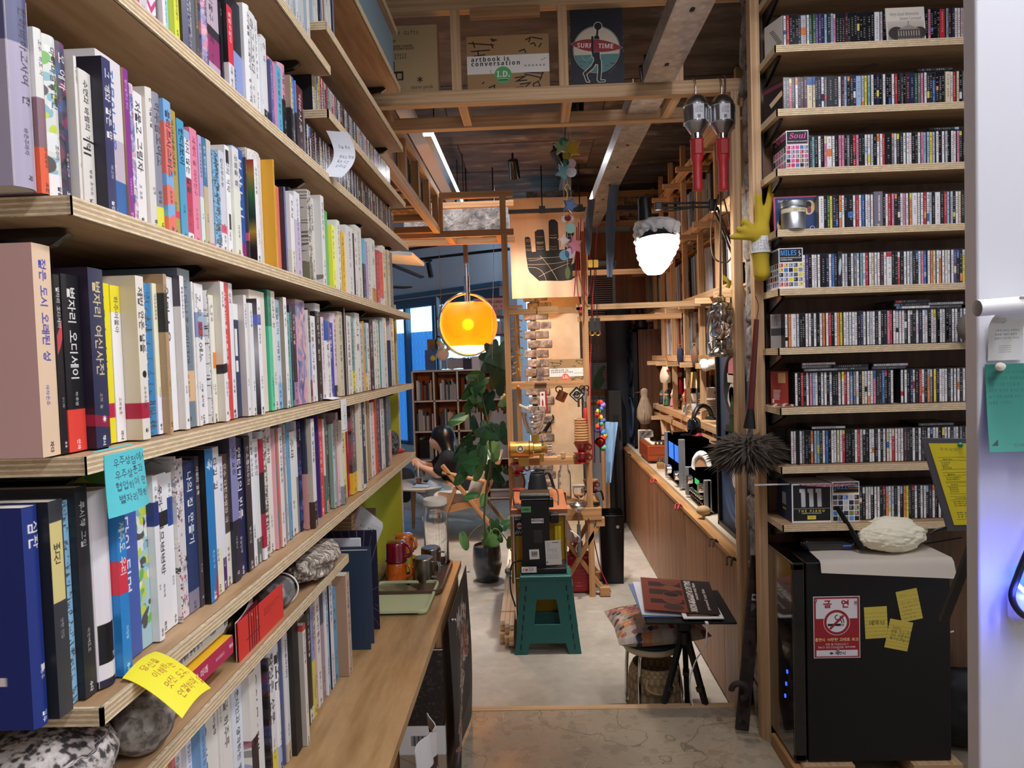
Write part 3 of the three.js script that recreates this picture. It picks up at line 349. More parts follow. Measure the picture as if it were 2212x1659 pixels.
const R4=[['115 1087 22347c L83 C1f3074 kf0e8d8 r |심판',{drawOver:(c,sw,S,h)=>{c.fillStyle='#efe4da';for(const [x,y] of [[.4,.72],[.55,.63],[.7,.76]])c.fillRect(sw*x,h*y,sw*.12,h*.04);c.fillRect(sw+S*.45,h*.72,S*.3,h*.03);}}],['161 1075 3c3d40 L131 C232325 |-',{drawOver:(c,sw,S,h)=>{c.fillStyle='#dccb84';c.fillRect(sw+S*.02,h*.1,S*.86,h*.37);HG(c,'변신',sw+S*.45,h*.2,S*.5,'#3a3a30',.11,{down:true});c.save();c.translate(sw+S*.5,h*.55);c.rotate(Math.PI / 2);HG(c,'단편 전집',0,0,S*.22,'#b8b4a8');c.restore();}}],'171 1078 8fc0dc pscrib |-','212.5 1046 2c2c2f L187 C222224',['263 1050 e6dede L226 B2a2a3a:.04 r |-',{drawOver:(c,sw,S,h)=>{c.fillStyle='#141416';c.fillRect(sw+S*.06,h*.68,S*.9,h*.2);HG(c,'민음',sw+S*.6,h*.85,S*.2,'#fff',.12);}}],'289 1100 2f86c8 L270 Md83a4a:.3:.5 |제주도 우리','310.6 1085 4a62a8 ke8ecf4 |달의 뒷면','331.7 1002 a9cccc pleafy |-','358.6 1025 e9e7e4 L347.6 M2a3a78:.16:.3','375.7 1019 ebe9e6 M22222a:.24:.33','386.7 1019 ecebe8 M2a4a98:.16:.34','392 985 dcd8d2 pfloral','411 988 dcd6d4 pfloral C26242a |-','433.5 992 2f3f68 B8a8494:.14 L412 |나의 집 만들기','444.7 983.5 4a4248 |자유의 감옥',['475 966 2a7cb8 L458 C14100f |곡',{drawOver:(c,sw,S,h)=>{c.fillStyle='#a83a4a';c.beginPath();c.moveTo(sw+S,h*.7);c.lineTo(sw+S*.5,h);c.lineTo(sw+S,h);c.fill();}}],'487 963.5 e9e7e2 Be9e4c8:.3','493.8 985 e0e0f0 B4a2f6a:.24','504 979 5a4a3c Be9e2cc:.4','524 941 8a88b4 L510 C4a4654 B2a2a38:.42 pgrain','535.5 943 262c52 |엔터키의 빈틈','552 941 3a3436 L540 C1e1a1c','559 932 ecebea','569 945 e6e6e2 B5f6a60:.2','580 930 eeecea Mb02a44:.06:.32 M2a2628:.32:.64 Mb02a44:.64:.9 |-','590 923 cfc8b8 pscrib r |-','596 921 ece6da','597.6 925 e0a0a4','605 923 4a9088','608.5 922 e0543f','620 922 ece4de L612 Cd8a898','624 913 9a98a4','627 916 d8ccb4','635 910 6fa4c8','646 930 ebe6da','650 909 8a8a8c Te8e6e4:.5','659 909 2b2d4a pdark r |수의사','671 903 25243c L668 Bc08a84:.5','688 903 e8e2de L681 Cb0a898 B3a2420:.24','693 910 2a5ca8','697 897 5a3a78','704 903 e04a42','707 905 3f8a78 Te8e4e0:.6','712.5 892 6a6a60 Bd0a890:.12','716 900 3a3a3c',['729 914 b8d0d0 C8fa08a L724',{}],'738 890 e2c6c6 L733 Cc09a94','750 908 e6ddc2 B8d8e90:.22 L744','755 907 e8d84a','757.8 909 b8283e','773.7 872 6a5648 Be8b82a:.24 pdark L764','787.4 868.5 e4d8bc L782','798 866.5 4a4c58 L787 Be4dccc:.05 r','801.6 863 e4d8b4','804 863 b89a74','813 868 e9e5da L803','819 861 e0503f','826 860 3a3448','834 860 e9e5e0','842.7 859 4a4a4c L839','848 854.6 d8a8a0 T3f6a80:.5'];
const R5=['366 1640 d8705c','384 1637 3f8a98 Te0e04a:.06','400 1622 6a6a78 Te8888a:.06','411 1590 eceae6','433 1565 e6e6ec L422 k4a5a78','464 1546 7fa8d0 L452 T e8e4e0:.04 pgrain','475 1518 e6e2d6','485 1497 e8e4da','496 1480 e6e2d6','513 1471 e9e5da','536 1449 dfe4ea |춘시인과 생각하는 밤','567 1438 26242c L553 Ce2dacb Te6e0d4:.42 pdark |-','584 1404 ebe9e6','594 1395 3a3436 pdark r Tcfcac6:.06','604 1380 ecebe8 Be8d84a:.22 |황정은 산문','617 1378 ecebea Ba8b4d8:.2 r |돌보는','620 1365 5a6284','632 1353 e9e5e0 L623 Bd8c0a0:.14','655 1331 1b191a L643 |-','671 1341 e6ded0 L665 Cb8b0a4 Tb84a44:.05','673 1319 1f1d1e','679 1302 232124 Be8e6e2:.12','686.5 1297 9a9cc4 Bd8d060:.5','690 1286 d8b0a8','699 1282 e8e4da','706.5 1270 a89098 T3a4058:.3','708.6 1270 e9e6e2','710 1268 e07a5a','716 1254 bcd4e4','719 1252 262a3c','726 1239 e8e6ea','733 1263 6fa8c4','763 1232 cdb4a0 L755 Ca98468','772 1228 e6d8c4 C c8b098','778.5 1203 1c1a1b'];
bookRow('topmost book row',1.994,-0.525,268,0.15,R1,0.24);
bookRow('second book row',1.709,-0.525,44,0.15,R2,0.25);
bookRow('third book row',1.422,-0.53,97,0.15,R3,0.262);
bookRow('fourth book row',1.135,-0.535,84,0.15,R4,0.262);
bookRow('worktop book row',0.652,-0.555,352,0.15,R5,0.33);
// ---------------------------------------------------------------- shelf boards, brackets, worktop
{
const board=(z0,z1,y,X=XE,depth=0.27,label,t=0.021,yEdge=y)=>{
const o=thing('shelf_board',label,'shelf',V(0,y,0),0,'plywood boards of the long book shelves'),L=z0 - z1;
part('panel',box(depth - 0.004,t,L - 0.008,X - depth / 2 - 0.002,-t / 2,(z0+z1)/ 2,'z'),M.ply,o);
const edgeG=(w,h,d,x,yy,z,long)=>{const g=new THREE.BoxGeometry(w,h,d),p=g.attributes.position,n=g.attributes.normal,uv=g.attributes.uv;for(let i=0;i<p.count;i++)uv.setXY(i,(long==='z'?p.getZ(i):p.getX(i))+z,(p.getY(i)+h / 2)/ h*0.0198+0.0001);return g.translate(x,yy,z);};
part('layered_edge',[edgeG(0.004,t,L,X,-t / 2,(z0+z1)/ 2,'z'),edgeG(depth,t,0.004,X - depth / 2+0.002,-t / 2,z0 - 0.002,'x'),edgeG(depth,t,0.004,X - depth / 2+0.002,-t / 2,z1+0.002,'x')],M.plyEdge,o);
return o;
};
board(-0.1,-1.816,2.28,XE,0.27,'plywood shelf board over the topmost book row, cut short halfway');
board(-1.785,-2.845,2.384,XE,0.25,'short plywood board high up carrying thin pale books');
board(-1.3,-2.84,2.62,XE,0.25,'high plywood board carrying the blue grey tray box');
board(-1.3,-2.81,2.835,XE,0.25,'highest plywood board just under the timber frame');
board(-0.2,-2.89,1.992,XE,0.27,'long plywood board beneath the topmost book row');
board(-1.775,-2.86,2.16,XE,0.25,'short plywood board with a row of disc cases and a curling note');
board(-0.75,-2.88,1.707,XE,0.29,'long plywood board beneath the second book row');
board(-0.75,-2.89,1.42,XE,0.29,'long plywood board beneath the third book row, with teal note');
board(-0.757,-2.88,1.133,XE,0.29,'long plywood board beneath the fourth book row, with yellow note');
board(-0.7,-1.8,1.012,XE,0.27,'low plywood board carrying the stones and driftwood');
// black brackets on slotted rails
const rail=new THREE.BoxGeometry(0.012,2.3,0.03),place=[-0.62,-1.16,-1.72,-2.3,-2.78];
place.forEach((z,i)=>{const o=thing('slotted_rail',['first','second','third','fourth','fifth'][i]+' black slotted wall rail counted from the near end, mostly hidden behind books','rail',V(-0.763,1.85,z));part('channel',rail,M.black,o);});
const shape=[[0,0],[0.2,0],[0.21,-0.008],[0.19,-0.02],[0.03,-0.05],[0,-0.05]];
const g=ext(shape,0.012,0.001).translate(0,0,-0.006);
let k=0;const ys={2.259:[-1.72],2.363:[-2.78],2.599:[-2.78],2.814:[-2.78],1.971:[-1.16,-1.72,-2.3,-2.78].slice(1),2.139:[-2.0,-2.78],1.686:[-0.82,-1.16,-1.9,-2.3,-2.78],1.399:[-0.82,-1.95,-2.78],1.112:[-0.82]};
const rowName={2.259:'board over the topmost books',2.363:'short high board',2.599:'tray box board',2.814:'highest board',1.971:'board under the topmost books',2.139:'disc case board',1.686:'board under the second book row',1.399:'board under the third book row',1.112:'board under the fourth book row'};
const where=(z)=>z>-1?'near end':z>-1.3?'second support':z>-1.85?'middle':z>-2.1?'middle':z>-2.5?'fourth support':'far end';
for(const y in ys)for(const z of ys[y]){const o=solo('shelf_bracket',g,M.blackGloss,`black shelf bracket at the ${where(z)} of the ${rowName[y]}`,'bracket','black shelf brackets');o.position.set(-0.757,+y,z);k++;}
// worktop and the cabinet under it
const P0=atY(838,1659,0.65),P1=atY(998,1203,0.65),xe=(z)=>P0.x+(P1.x - P0.x)*(z - P0.z)/(P1.z - P0.z);
const o=thing('worktop','long wooden worktop below the shelves holding tray and mugs','worktop',V(0,0,0));
const zs=[-0.5,-2.94],sh=new THREE.Shape([[-0.77,0.5],[xe(-0.5),0.5],[xe(-2.94),2.94],[-0.77,2.94]].map((p)=>new THREE.Vector2(...p)));
part('top_board',mapBox(rot(new THREE.ExtrudeGeometry(sh,{depth:0.024,bevelEnabled:true,bevelThickness:0.002,bevelSize:0.002,bevelSegments:2}),-Math.PI / 2,0,0).scale(1,1,1).translate(0,0.625,0),'z'),M.plyTop,o);
const cab=thing('low_cabinet','open wooden cabinet under the worktop with books and a sack inside','cabinet',V(0,0,0));
const zd=-2.34,xf=xe(-2.3)- 0.03;
part('side_panel',box(0.36,0.62,0.02,xf - 0.18,0.31,-2.92),M.cabSide,cab);part('divider',box(0.34,0.62,0.02,xf - 0.17,0.31,zd),M.cabSide,cab);part('back_panel',box(0.012,0.62,2.4,-0.745,0.31,-1.74),M.cabSide,cab);
part('bottom_board',box(0.36,0.02,2.4,xf - 0.18,0.012,-1.74),M.cabSide,cab);part('face_panel',box(0.02,0.6,0.56,xf+0.012,0.32,-2.62),M.cabSide,cab);part('divider',box(0.34,0.62,0.02,xf - 0.17,0.31,-1.2),M.cabSide,cab);
// wooden panel that closes the shelves at the far end, olive board beside it
const e=thing('olive_board','tall olive yellow board standing at the far end of the shelves','board',V(0,0,-2.965));
const px=atZ(866,1000,-2.965);part('panel',box(0.28,1.75,0.018,px.x - 0.142,0.88+0.0,0),std(0xb0a41c,0.6),e);part('layered_edge',box(0.004,1.75,0.018,px.x,0.88,0),M.plyEdge,e);
}
// ---------------------------------------------------------------- the CD wall
const CDC={w:'eceae8',k:'18181a',g:'77777b',d:'38383c',r:'c8323a',p:'e08aa4',b:'3f6cb4',n:'2a2f52',y:'e8d84a',o:'e88a4a',e:'3f6a4a',v:'5a4680',t:'7fb0b4',c:'e4d6b0',m:'5a2432',s:'c4c6cc',l:'a4bcd8',x:'d0b8bc'};
const cdAtlas=new Atlas(2048,1024,{roughness:0.22});
function cdSlot(ch,wide,seed){
const W=Math.round(15*wide),H=120,h=CDC[ch.toLowerCase()]||CDC.w;
return cdAtlas.slot(W,H,(c)=>{const r=rng(seed);c.fillStyle='#26272a';c.fillRect(-1,-1,W+2,H+2);const e=2;c.fillStyle='#'+h;c.fillRect(e,4,W - e*2,H - 7);if(r()<.25&&wide<2){const q='wkrbyocl'[Math.floor(r()*8)];c.fillStyle='#'+CDC[q];const a=r()<.5?5:40+r()*50;c.fillRect(e,a,W - e*2,12+r()*16);}
c.save();c.translate(W / 2,10);c.rotate(Math.PI / 2);ticks(c,2+r()*8,-Math.min(W*.28,6)+(r()- .5)*2,60+r()*30,Math.min(W*.5,8),lum(h)<120?'#e8e4dc':r()<.2?'#a82838':'#3a3a3e',seed,.86);if(r()<.6)ticks(c,94,-3,14,5,lum(h)<120?'#c8c4bc':'#55555a',seed+1);c.restore();});
}
const CDW=0.0104,CDH=0.125,CDD=0.141,cdGeos=new Map();
function cdGeo(ch,wide,seed,h=CDH){const s=cdSlot(ch,wide,seed),g=new THREE.BoxGeometry(CDW*wide - 0.0004,h,CDD),uv=g.attributes.uv,n=g.attributes.normal;for(let i=0;i<uv.count;i++){if(n.getZ(i)>0.5)uv.setXY(i,s.u0+(s.u1 - s.u0)*uv.getX(i),s.v0+(s.v1 - s.v0)*uv.getY(i));else uv.setXY(i,s.u0+(s.u1 - s.u0)*(0.03+.02*uv.getX(i)),s.v0+(s.v1 - s.v0)*.5);}return g.translate(0,h / 2,-CDD / 2);}
{
const ZF=-2.5,top=[[1673.5,97.7],[1677.5,235.5],[1676.7,365],[1676.7,496.5],[1681.5,623.6],[1681.5,752],[1685.6,881.8],[1687.4,1009],[1691,1134.7]].map((p)=>atZ(p[0],p[1],ZF));
const rowWord=['top','second','third','fourth','fifth','sixth','seventh','eighth','ninth'];
const X1=1.86,Y=top.map((p)=>p.y),step=Y[0] - Y[1];Y.unshift(Y[0]+step);top.unshift(V(0.885,Y[0],ZF));
Y.forEach((y,i)=>{const x0=top[i].x,o=thing('disc_shelf',i?`plywood disc shelf, ${rowWord[i - 1]} one down on the masonry side carrying discs`:'plywood disc shelf under the timber frame, its upper side out of view','shelf',V(x0,y,ZF),0,'disc shelves'),L=X1 - x0,D=0.21,t=0.024;
part('panel',box(L - 0.006,t,D - 0.006,L / 2,-t / 2,-D / 2,'x'),M.ply,o);
const eg=(w,d,x,z,lx)=>{const g=new THREE.BoxGeometry(w,t,d),p=g.attributes.position,uv=g.attributes.uv;for(let k=0;k<p.count;k++)uv.setXY(k,(lx?p.getX(k):p.getZ(k))+i,(p.getY(k)+t / 2)/ t*0.0198+.0001);return g.translate(x,-t / 2,z);};
part('layered_edge',[eg(L,0.004,L / 2,-0.002,true),eg(0.004,D,0.002,-D / 2,false)],M.plyEdge,o);
const br=solo('shelf_bracket',ext([[0,0],[0.16,0],[0.165,-0.006],[0.15,-0.014],[0.02,-0.055],[0,-0.055]],0.01,0.001),M.black,`slim black bracket under the ${i ? rowWord[i - 1] : 'uppermost hidden'} disc shelf beside the masonry`,'bracket','black shelf brackets');br.position.set(x0+0.03,y - t,-2.69);br.rotation.y=-Math.PI / 2;
if(i>0&&i<6){const l=solo('angle_plate',box(0.03,0.003,0.07),M.steel,`small steel plate under the ${rowWord[i - 1]} disc shelf, halfway along`,'bracket','steel plates');l.position.set(x0+0.4,y - t - 0.002,-2.665);l.rotation.y=0.5;}
});
const rl=thing('slotted_rail','black slotted wall rail beside the wooden post of the disc shelves','rail',V(top[5].x - 0.0,1.75,-2.705));part('channel',[box(0.012,2.6,0.02,-0.012,0,0),box(0.012,2.6,0.02,0.012,0,0),box(0.03,2.6,0.004,0,0,-0.012)],M.black,rl);
const P=atY(1654,1594,0);const post=thing('timber_post','slim pale timber post at the end of the disc shelves','post',V(P.x,0,-2.69));part('post',box(0.034,2.98,0.045,0,1.49,0,'y'),M.pine,post);
// codes: one letter a disc, its colour; capitals are double width
const ext2=' w k d w w k s w g k w r k w c k w w b k w n w k p w k s w k w k',rows=[
['1693','w r k k k d S w e e v v n l d l p k k k m k k k k k k K k W s k w k w k | 9 k p k k k R t m d w w x w w l k w'],
['1693','k k r k w k m m C c k n w g D D w m l k d n L s y t w k n k w k k w r k d k m N e g p w d d b k d k C w r c k g k n p n b d w k p k k k'],
['1749','k t k w k p W w k p p k g k r p k k w w s k w w r K g w d d w w w k d w p l l y s w k w s k w w p k k w k k w k k w k w'],
['1769','W k e y n k o w k K w r w b w w w | 3 k w r p k k w p w o W w w r w s k W k r l s k w c k w k w w k w'],
['1735','w v k w w w K n w b d | 1.6 w s k w g w t w r w c w w m w W k k r k w w s k k w p b w o c w o w w w w v k k y r w w w k b w k'],
['1697','w o W s k k w w d w k w o w r k w o y w w w w w k n w w s w k w k k p r w w w w d w k k w n w w k w w k w'],
['1718','w k r k w p l w k w w k w k k w w r w l g w k c w w w p k k b k k w | 2.5 w w k n w k r w k o g y k w w w k w w w k'],
['1709','w w k w g k k o l t d w b k w w c w r k k k w r s k k w w k w k w c w r w w w m k k w k w d k w k w'],
['1858','k k w w k w w k d o w s k w k o y k k w k w w k d w k'],
];
const restGeos=[];let seed=5000,solos=0;const gaps={};
rows.forEach(([px,code],r)=>{
const y=Y[r+1],start=toPx(V(1.2,y,-2.545));void start;let x=atZ(+px,toPx(V(1.2,y,-2.545))[1],-2.545).x,n=0;const toks=(code+ext2).split(/\s+/);
for(let i=0;i<toks.length;i++){
const t=toks[i];if(t==='|'){const wd=parseFloat(toks[i+1])*CDW;gaps[r]=x;x+=wd;i++;continue;}
if(x>X1 - 0.03)break;
const wide=t===t.toUpperCase()?1.9:1,g=cdGeo(t,wide,seed++),zf=-2.545 - rr(0,0.006),w=CDW*wide;n++;
if(r>=2&&r<=6&&solos<288&&x<1.64){solos++;const o=solo('cd_case',g,cdAtlas.m,`${colourName(CDC[t.toLowerCase()])} disc case, ${ord(n)} from the post end, ${rowWord[r]} disc shelf`,'CD case','disc cases on the '+rowWord[r]+' disc shelf');o.position.set(x+w / 2,y+0.0003,zf);}else restGeos.push(g.translate(x+w / 2,y+0.0003,zf));
x+=w;
}
});
// the smaller disc rows on the opposite shelves
const far=(y,z0,z1,X,list)=>{let z=z0;for(let i=0;z>z1;i++){const ch=list[Math.floor(rnd()*list.length)],g=cdGeo(ch,1,seed++);g.rotateY(Math.PI / 2).translate(X,y,z - CDW / 2);restGeos.push(g);z -=CDW;}};
far(2.1604,-1.80,-2.78,-0.545,'wwsswlkykrwsg');far(1.9924,-1.70,-2.82,-0.545,'kmdwxkskknwcdk');
const o=solo('compact_discs',restGeos,cdAtlas.m,'remaining rows of disc cases packed side by side on both walls','CD cases');o.userData.kind='stuff';
// lying discs on top of the rows
const lay=[[5,0.70,1],[6,0.10,3],[6,0.21,2],[6,0.35,2],[5,0.43,3],[5,0.55,2],[7,0.13,1],[1,0.52,1],[2,0.56,1],[7,0.52,1]];let c=0;const at={5:'sixth',6:'seventh',7:'eighth',1:'second',2:'third'},pos=['nearest the post','next to the middle','in the middle','towards the white panel','against the white panel'];
const lw=['pile near the white panel','pile beside the post','second pile','third pile','middle pile','pile past the middle','pile beside the post','pile near the white panel','pile near the white panel','pile near the clipboard'];for(const [r,dx,k] of lay)for(let i=0;i<k;i++){const g=cdGeo('kgswd'[c % 5],1,seed++);g.rotateZ(Math.PI / 2).translate(0.0625,0.0052,0);const o2=solo('cd_case',g,cdAtlas.m,`${['lowest', 'second', 'uppermost'][i]} flat disc case of the ${lw[lay.findIndex((l) => l[1] === dx && l[0] === r)]} atop the ${at[r]} disc row`,'CD case','disc cases lying flat '+r+dx);o2.position.set(top[5].x+0.06+dx,Y[r+1]+CDH+0.0015+i*0.0106,-2.55+rr(-0.01,0.015));o2.rotation.y=rr(-0.05,0.05);c++;}
// box sets and single boxes among the discs
const boxSet=(px0,px1,ytop,r,depth,draw,side,label,cat='box set')=>{const y=Y[r+1],pb=toPx(V(1.0,y,-2.53))[1],a=atZ(px0,pb,-2.53),b=atZ(px1,pb,-2.53),h=atZ(px0,ytop,-2.53).y - y,w=b.x - a.x;const [s,m]=print(220,Math.round(220*h / w),draw),[s2,m2]=print(160,Math.round(160*h / depth),side);const o3=thing('box_set',label,cat,V(a.x,y+0.0004,-2.53));part('front',card(w,h,0.0016,s).translate(w / 2,h / 2,0),m,o3);part('side',rot(card(depth,h,0.0016,s2),0,-Math.PI / 2,0).translate(0,h / 2,-depth / 2),m2,o3);part('body',box(w - 0.004,h - 0.002,depth - 0.004,w / 2+0.001,h / 2,-depth / 2 - 0.001),M.white,o3);return o3;};
const grid=(c,w,h,y0,cols,seed2,n=5)=>{const r=rng(seed2),s=w / n;for(let j=0;y0+j*s<h - s*.6;j++)for(let i=0;i<n;i++){c.fillStyle=cols[Math.floor(r()*cols.length)];c.fillRect(i*s+3,y0+j*s+3,s - 7,s - 7);if(r()<.5){c.fillStyle='#ffffff88';c.fillRect(i*s+6+r()*6,y0+j*s+8,s*.3,s*.5);c.fillStyle='#22222288';c.beginPath();c.arc(i*s+s*.6,y0+j*s+s*.4,s*.15,0,7);c.fill();}}};
boxSet(1699,1747,283,2,0.13,(c,w,h)=>{c.fillStyle='#f4f2f0';c.fillRect(0,0,w,h);c.fillStyle='#16161a';c.fillRect(8,10,w - 16,h*.32);c.fillStyle='#e0589a';c.font='italic bold 74px serif';c.textAlign='center';c.fillText('Soul',w / 2,h*.2);c.fillStyle='#fff';c.font='bold 15px sans-serif';c.fillText('THE PERFECT SOUL COLLECTION',w / 2,h*.285,w - 30);c.fillStyle='#e0589a';c.fillRect(8,h*.325,w - 16,5);grid(c,w,h,h*.37,['#e05a9a','#1a1a1e','#8a6a5a','#5a7ab0','#8a8a90','#c03a5a'],4);},(c,w,h)=>{c.fillStyle='#f0eeec';c.fillRect(0,0,w,h);c.fillStyle='#16161a';c.fillRect(0,10,w,h*.32);c.fillStyle='#e0589a';c.font='italic bold 60px serif';c.fillText('Soul',20,h*.2);grid(c,w,h,h*.37,['#e05a9a','#1a1a1e','#8a6a5a','#8a8a90'],6);},'boxed disc set with pink script lettering over a grid of little covers');
boxSet(1683,1735,537,4,0.13,(c,w,h)=>{c.fillStyle='#f4f2f0';c.fillRect(0,0,w,h);c.fillStyle='#16161a';c.fillRect(8,8,w - 16,h*.32);c.fillStyle='#4a9ae0';c.font='bold 66px sans-serif';c.textAlign='left';c.fillText('MILES',14,h*.18,w*.68);c.fillStyle='#fff';c.font='bold 14px sans-serif';c.fillText('THE PERFECT MILES DAVIS COLLECTION',14,h*.25,w - 30);c.fillText('20 ORIGINAL ALBUMS',14,h*.3,w*.5);c.lineWidth=5;c.strokeStyle='#fff';c.beginPath();c.moveTo(w*.86,h*.06);c.lineTo(w*.84,h*.12);c.lineTo(w*.9,h*.15);c.lineTo(w*.84,h*.2);c.stroke();grid(c,w,h,h*.36,['#4a7ac0','#1a1a1e','#d8b04a','#c85a4a','#8a96aa','#e8d840','#5a5a60'],14,5);},(c,w,h)=>{c.fillStyle='#e8e6e4';c.fillRect(0,0,w,h);c.fillStyle='#3a3a40';c.fillRect(0,8,w,h*.32);grid(c,w,h,h*.36,['#4a7ac0','#1a1a1e','#c85a4a','#8a96aa'],16,6);},'boxed disc set with tall blue lettering over a grid of little covers');
boxSet(1711,1796,1046,8,0.14,(c,w,h)=>{c.fillStyle='#f4f2f0';c.fillRect(0,0,w,h);c.fillStyle='#121214';c.fillRect(8,8,w - 14,h - 18);c.fillStyle='#c8c8ca';c.font='bold 110px sans-serif';for(let i=0;i<3;i++){const x=w*.27+i*w*.19;c.beginPath();for(const [a,b] of [[-16,.13],[16,.13],[18,.6],[-6,.6],[-8,.23],[-16,.23]])c.lineTo(x+a+i*3,h*b);c.fill();}c.fillStyle='#d8d8da';c.fillRect(8,h*.635,w - 14,2);c.fillStyle='#e8d83a';c.font='bold 20px sans-serif';c.textAlign='center';c.fillText('T H E   P I A N O',w / 2,h*.73);c.fillStyle='#e8e4d0';c.font='bold 9px sans-serif';c.fillText('LEGENDARY RECORDINGS',w / 2,h*.775);c.fillStyle='#e8dc50';c.fillRect(w*.39,h*.82,w*.22,h*.1);c.fillStyle='#6a5a20';c.fillRect(w*.44,h*.86,w*.12,2);},(c,w,h)=>{c.fillStyle='#22304a';c.fillRect(0,0,w,h);c.fillStyle='#d0d0d4';for(let i=0;i<3;i++)c.fillRect(w*.34+i*15,h*.3,11,h*.32);c.fillStyle='#d0c060';c.fillRect(w*.36,h*.7,40,8);},'black piano box set with three silver numerals on the front');
boxSet(1799,1857,1041,8,0.14,(c,w,h)=>{c.fillStyle='#f4f2f0';c.fillRect(0,0,w,h);c.fillStyle='#121214';c.fillRect(8,10,w - 16,h*.25);c.fillStyle='#5a9ad8';c.font='bold 64px sans-serif';c.textAlign='left';c.fillText('Jazz',14,h*.19,w*.5);c.fillStyle='#fff';c.font='bold 13px sans-serif';c.fillText('THE PERFECT',w*.57,h*.1);c.fillText('JAZZ COLLECTION',w*.57,h*.14,w*.38);c.fillStyle='#d8b878';c.fillText('25 ORIGINAL ALBUMS',w*.57,h*.19,w*.38);c.fillStyle='#d8b060';c.fillRect(8,h*.27,w - 16,8);grid(c,w,h,h*.33,['#5a9ae0','#1a1a1e','#20304a','#8a6a5a','#4a8a94','#1a1a1e','#7a8a4a','#d8d0c8'],24,5);},(c,w,h)=>{c.fillStyle='#f0eeea';c.fillRect(0,0,w,h);},'boxed jazz disc set, white with coloured squares and blue lettering');
// blue sleeve behind the tin, grey monograph box, card with the carousel
const sl=print(256,220,(c,w,h)=>{c.fillStyle='#d0587a';c.fillRect(0,0,w,h);c.fillStyle='#2c4674';c.fillRect(8,8,w - 16,h - 16);c.fillStyle='#e8e0c8';c.font='bold 20px monospace';c.fillText('THE ESSENTIAL',22,36);for(const [x,y] of [[50,170],[210,70]]){c.fillStyle='#e8c890';c.beginPath();c.ellipse(x,y,34,44,.2,0,7);c.fill();c.fillStyle='#2a1a1c';c.beginPath();c.ellipse(x - 6,y - 16,20,22,0,0,7);c.fill();c.fillStyle='#8a4a5a';c.beginPath();c.ellipse(x,y+14,12,22,0,0,7);c.fill();}c.strokeStyle='#e8e0e8';c.lineWidth=3;c.beginPath();c.arc(226,196,13,0,7);c.stroke();});
const P1=atZ(1675,492,-2.57),P2=atZ(1768,490,-2.57),slv=solo('record_sleeve',card(P2.x - P1.x,0.132,0.008,sl[0]),sl[1],'blue box sleeve with pink rim and drawn faces behind the tin','disc sleeve');slv.position.set((P1.x+P2.x)/ 2,Y[4]+0.0665,-2.585);slv.rotation.x=-0.04;
const tinP=atZ(1725,492,-2.48),tin=thing('tin_canister','round brushed tin with a paper strip around its middle','tin',V(tinP.x,Y[4]+0.0005,-2.527));part('body',lathe([[0,0],[0.04,0],[0.0415,0.002],[0.0415,0.082],[0,0.082]],40),M.brushed,tin);part('lid',lathe([[0.0418,0.08],[0.043,0.082],[0.043,0.098],[0.041,0.101],[0,0.101]],40),M.brushed,tin);
{const b=print(400,30,(c,w,h)=>{c.fillStyle='#e0d4ae';c.fillRect(0,0,w,h);HG(c,'우리가 사랑하는 것들',160,15,18,'#3a3024',.09,{wob:.3});});const g=new THREE.CylinderGeometry(0.0421,0.0421,0.015,40,1,true,-1.7,3.4).translate(0,0.066,0);part('paper_strip',toSlot(g,b[0]),b[1],tin);}
const mk=print(44,120,(c,w,h)=>{c.fillStyle='#77727c';c.fillRect(0,0,w,h);c.save();c.translate(w*.5,12);c.rotate(Math.PI / 2);c.fillStyle='#f0eef0';c.font='bold 11px sans-serif';c.fillText('THELONIOUS MONK',0,0,84);c.restore();c.fillStyle='#eee';c.fillRect(14,106,16,2);c.fillRect(17,111,10,2);});
const mb=solo('box_set',card(CDW*3 - 0.001,0.13,0.14,mk[0]),mk[1],'wide grey mauve disc box with upright white lettering','box set');mb.position.set(gaps[3]+CDW*1.5,Y[4]+0.0654,-2.615);
const sx=print(26,120,(c,w,h)=>{c.fillStyle='#222428';c.fillRect(0,0,w,h);c.fillStyle='#c4c8d4';c.beginPath();c.ellipse(w / 2,50,8,30,.1,0,7);c.fill();c.fillStyle='#5a5450';c.beginPath();c.arc(w / 2,22,5,0,7);c.fill();c.fillStyle='#d8d8dc';ticks(c,2,98,22,8,'#d8d8dc',5);});
const sb=solo('box_set',card(CDW*1.6 - 0.001,0.13,0.13,sx[0]),sx[1],'black disc box with a pale standing figure on its spine','box set');sb.position.set(gaps[4]+CDW*0.8,Y[5]+0.0654,-2.61);
const cr=print(200,180,(c,w,h)=>{c.fillStyle='#e4dccb';c.fillRect(0,0,w,h);const g=c.createLinearGradient(0,60,0,h);g.addColorStop(0,'#d8cfbe');g.addColorStop(1,'#8a8276');c.fillStyle=g;c.fillRect(6,70,w - 12,h - 76);c.fillStyle='#3a3430';c.beginPath();c.ellipse(w*.25,h*.74,40,34,0,0,7);c.ellipse(w*.85,h*.74,34,30,0,0,7);c.fill();c.fillStyle='#544c46';c.fillRect(w*.27,h*.62,w*.6,h*.32);c.fillStyle='#9a9084';c.beginPath();c.moveTo(w*.3,h*.64);c.lineTo(w*.57,h*.5);c.lineTo(w*.86,h*.64);c.fill();c.fillRect(w*.55,h*.4,7,20);c.fillStyle='#d8d0c0';for(let i=0;i<14;i++)c.fillRect(w*.28+i*8.4,h*.9,5,4);for(let i=0;i<9;i++)c.fillRect(w*.3+i*13,h*.68,3,26);HG(c,'',0,0,1,'#000');c.strokeStyle='#6a625a';c.lineWidth=1.6;c.font='italic 22px serif';c.fillStyle='#6a625a';c.fillText('Very Good Memories',20,42,150);c.fillText('Sweet Carousel',70,66,110);});
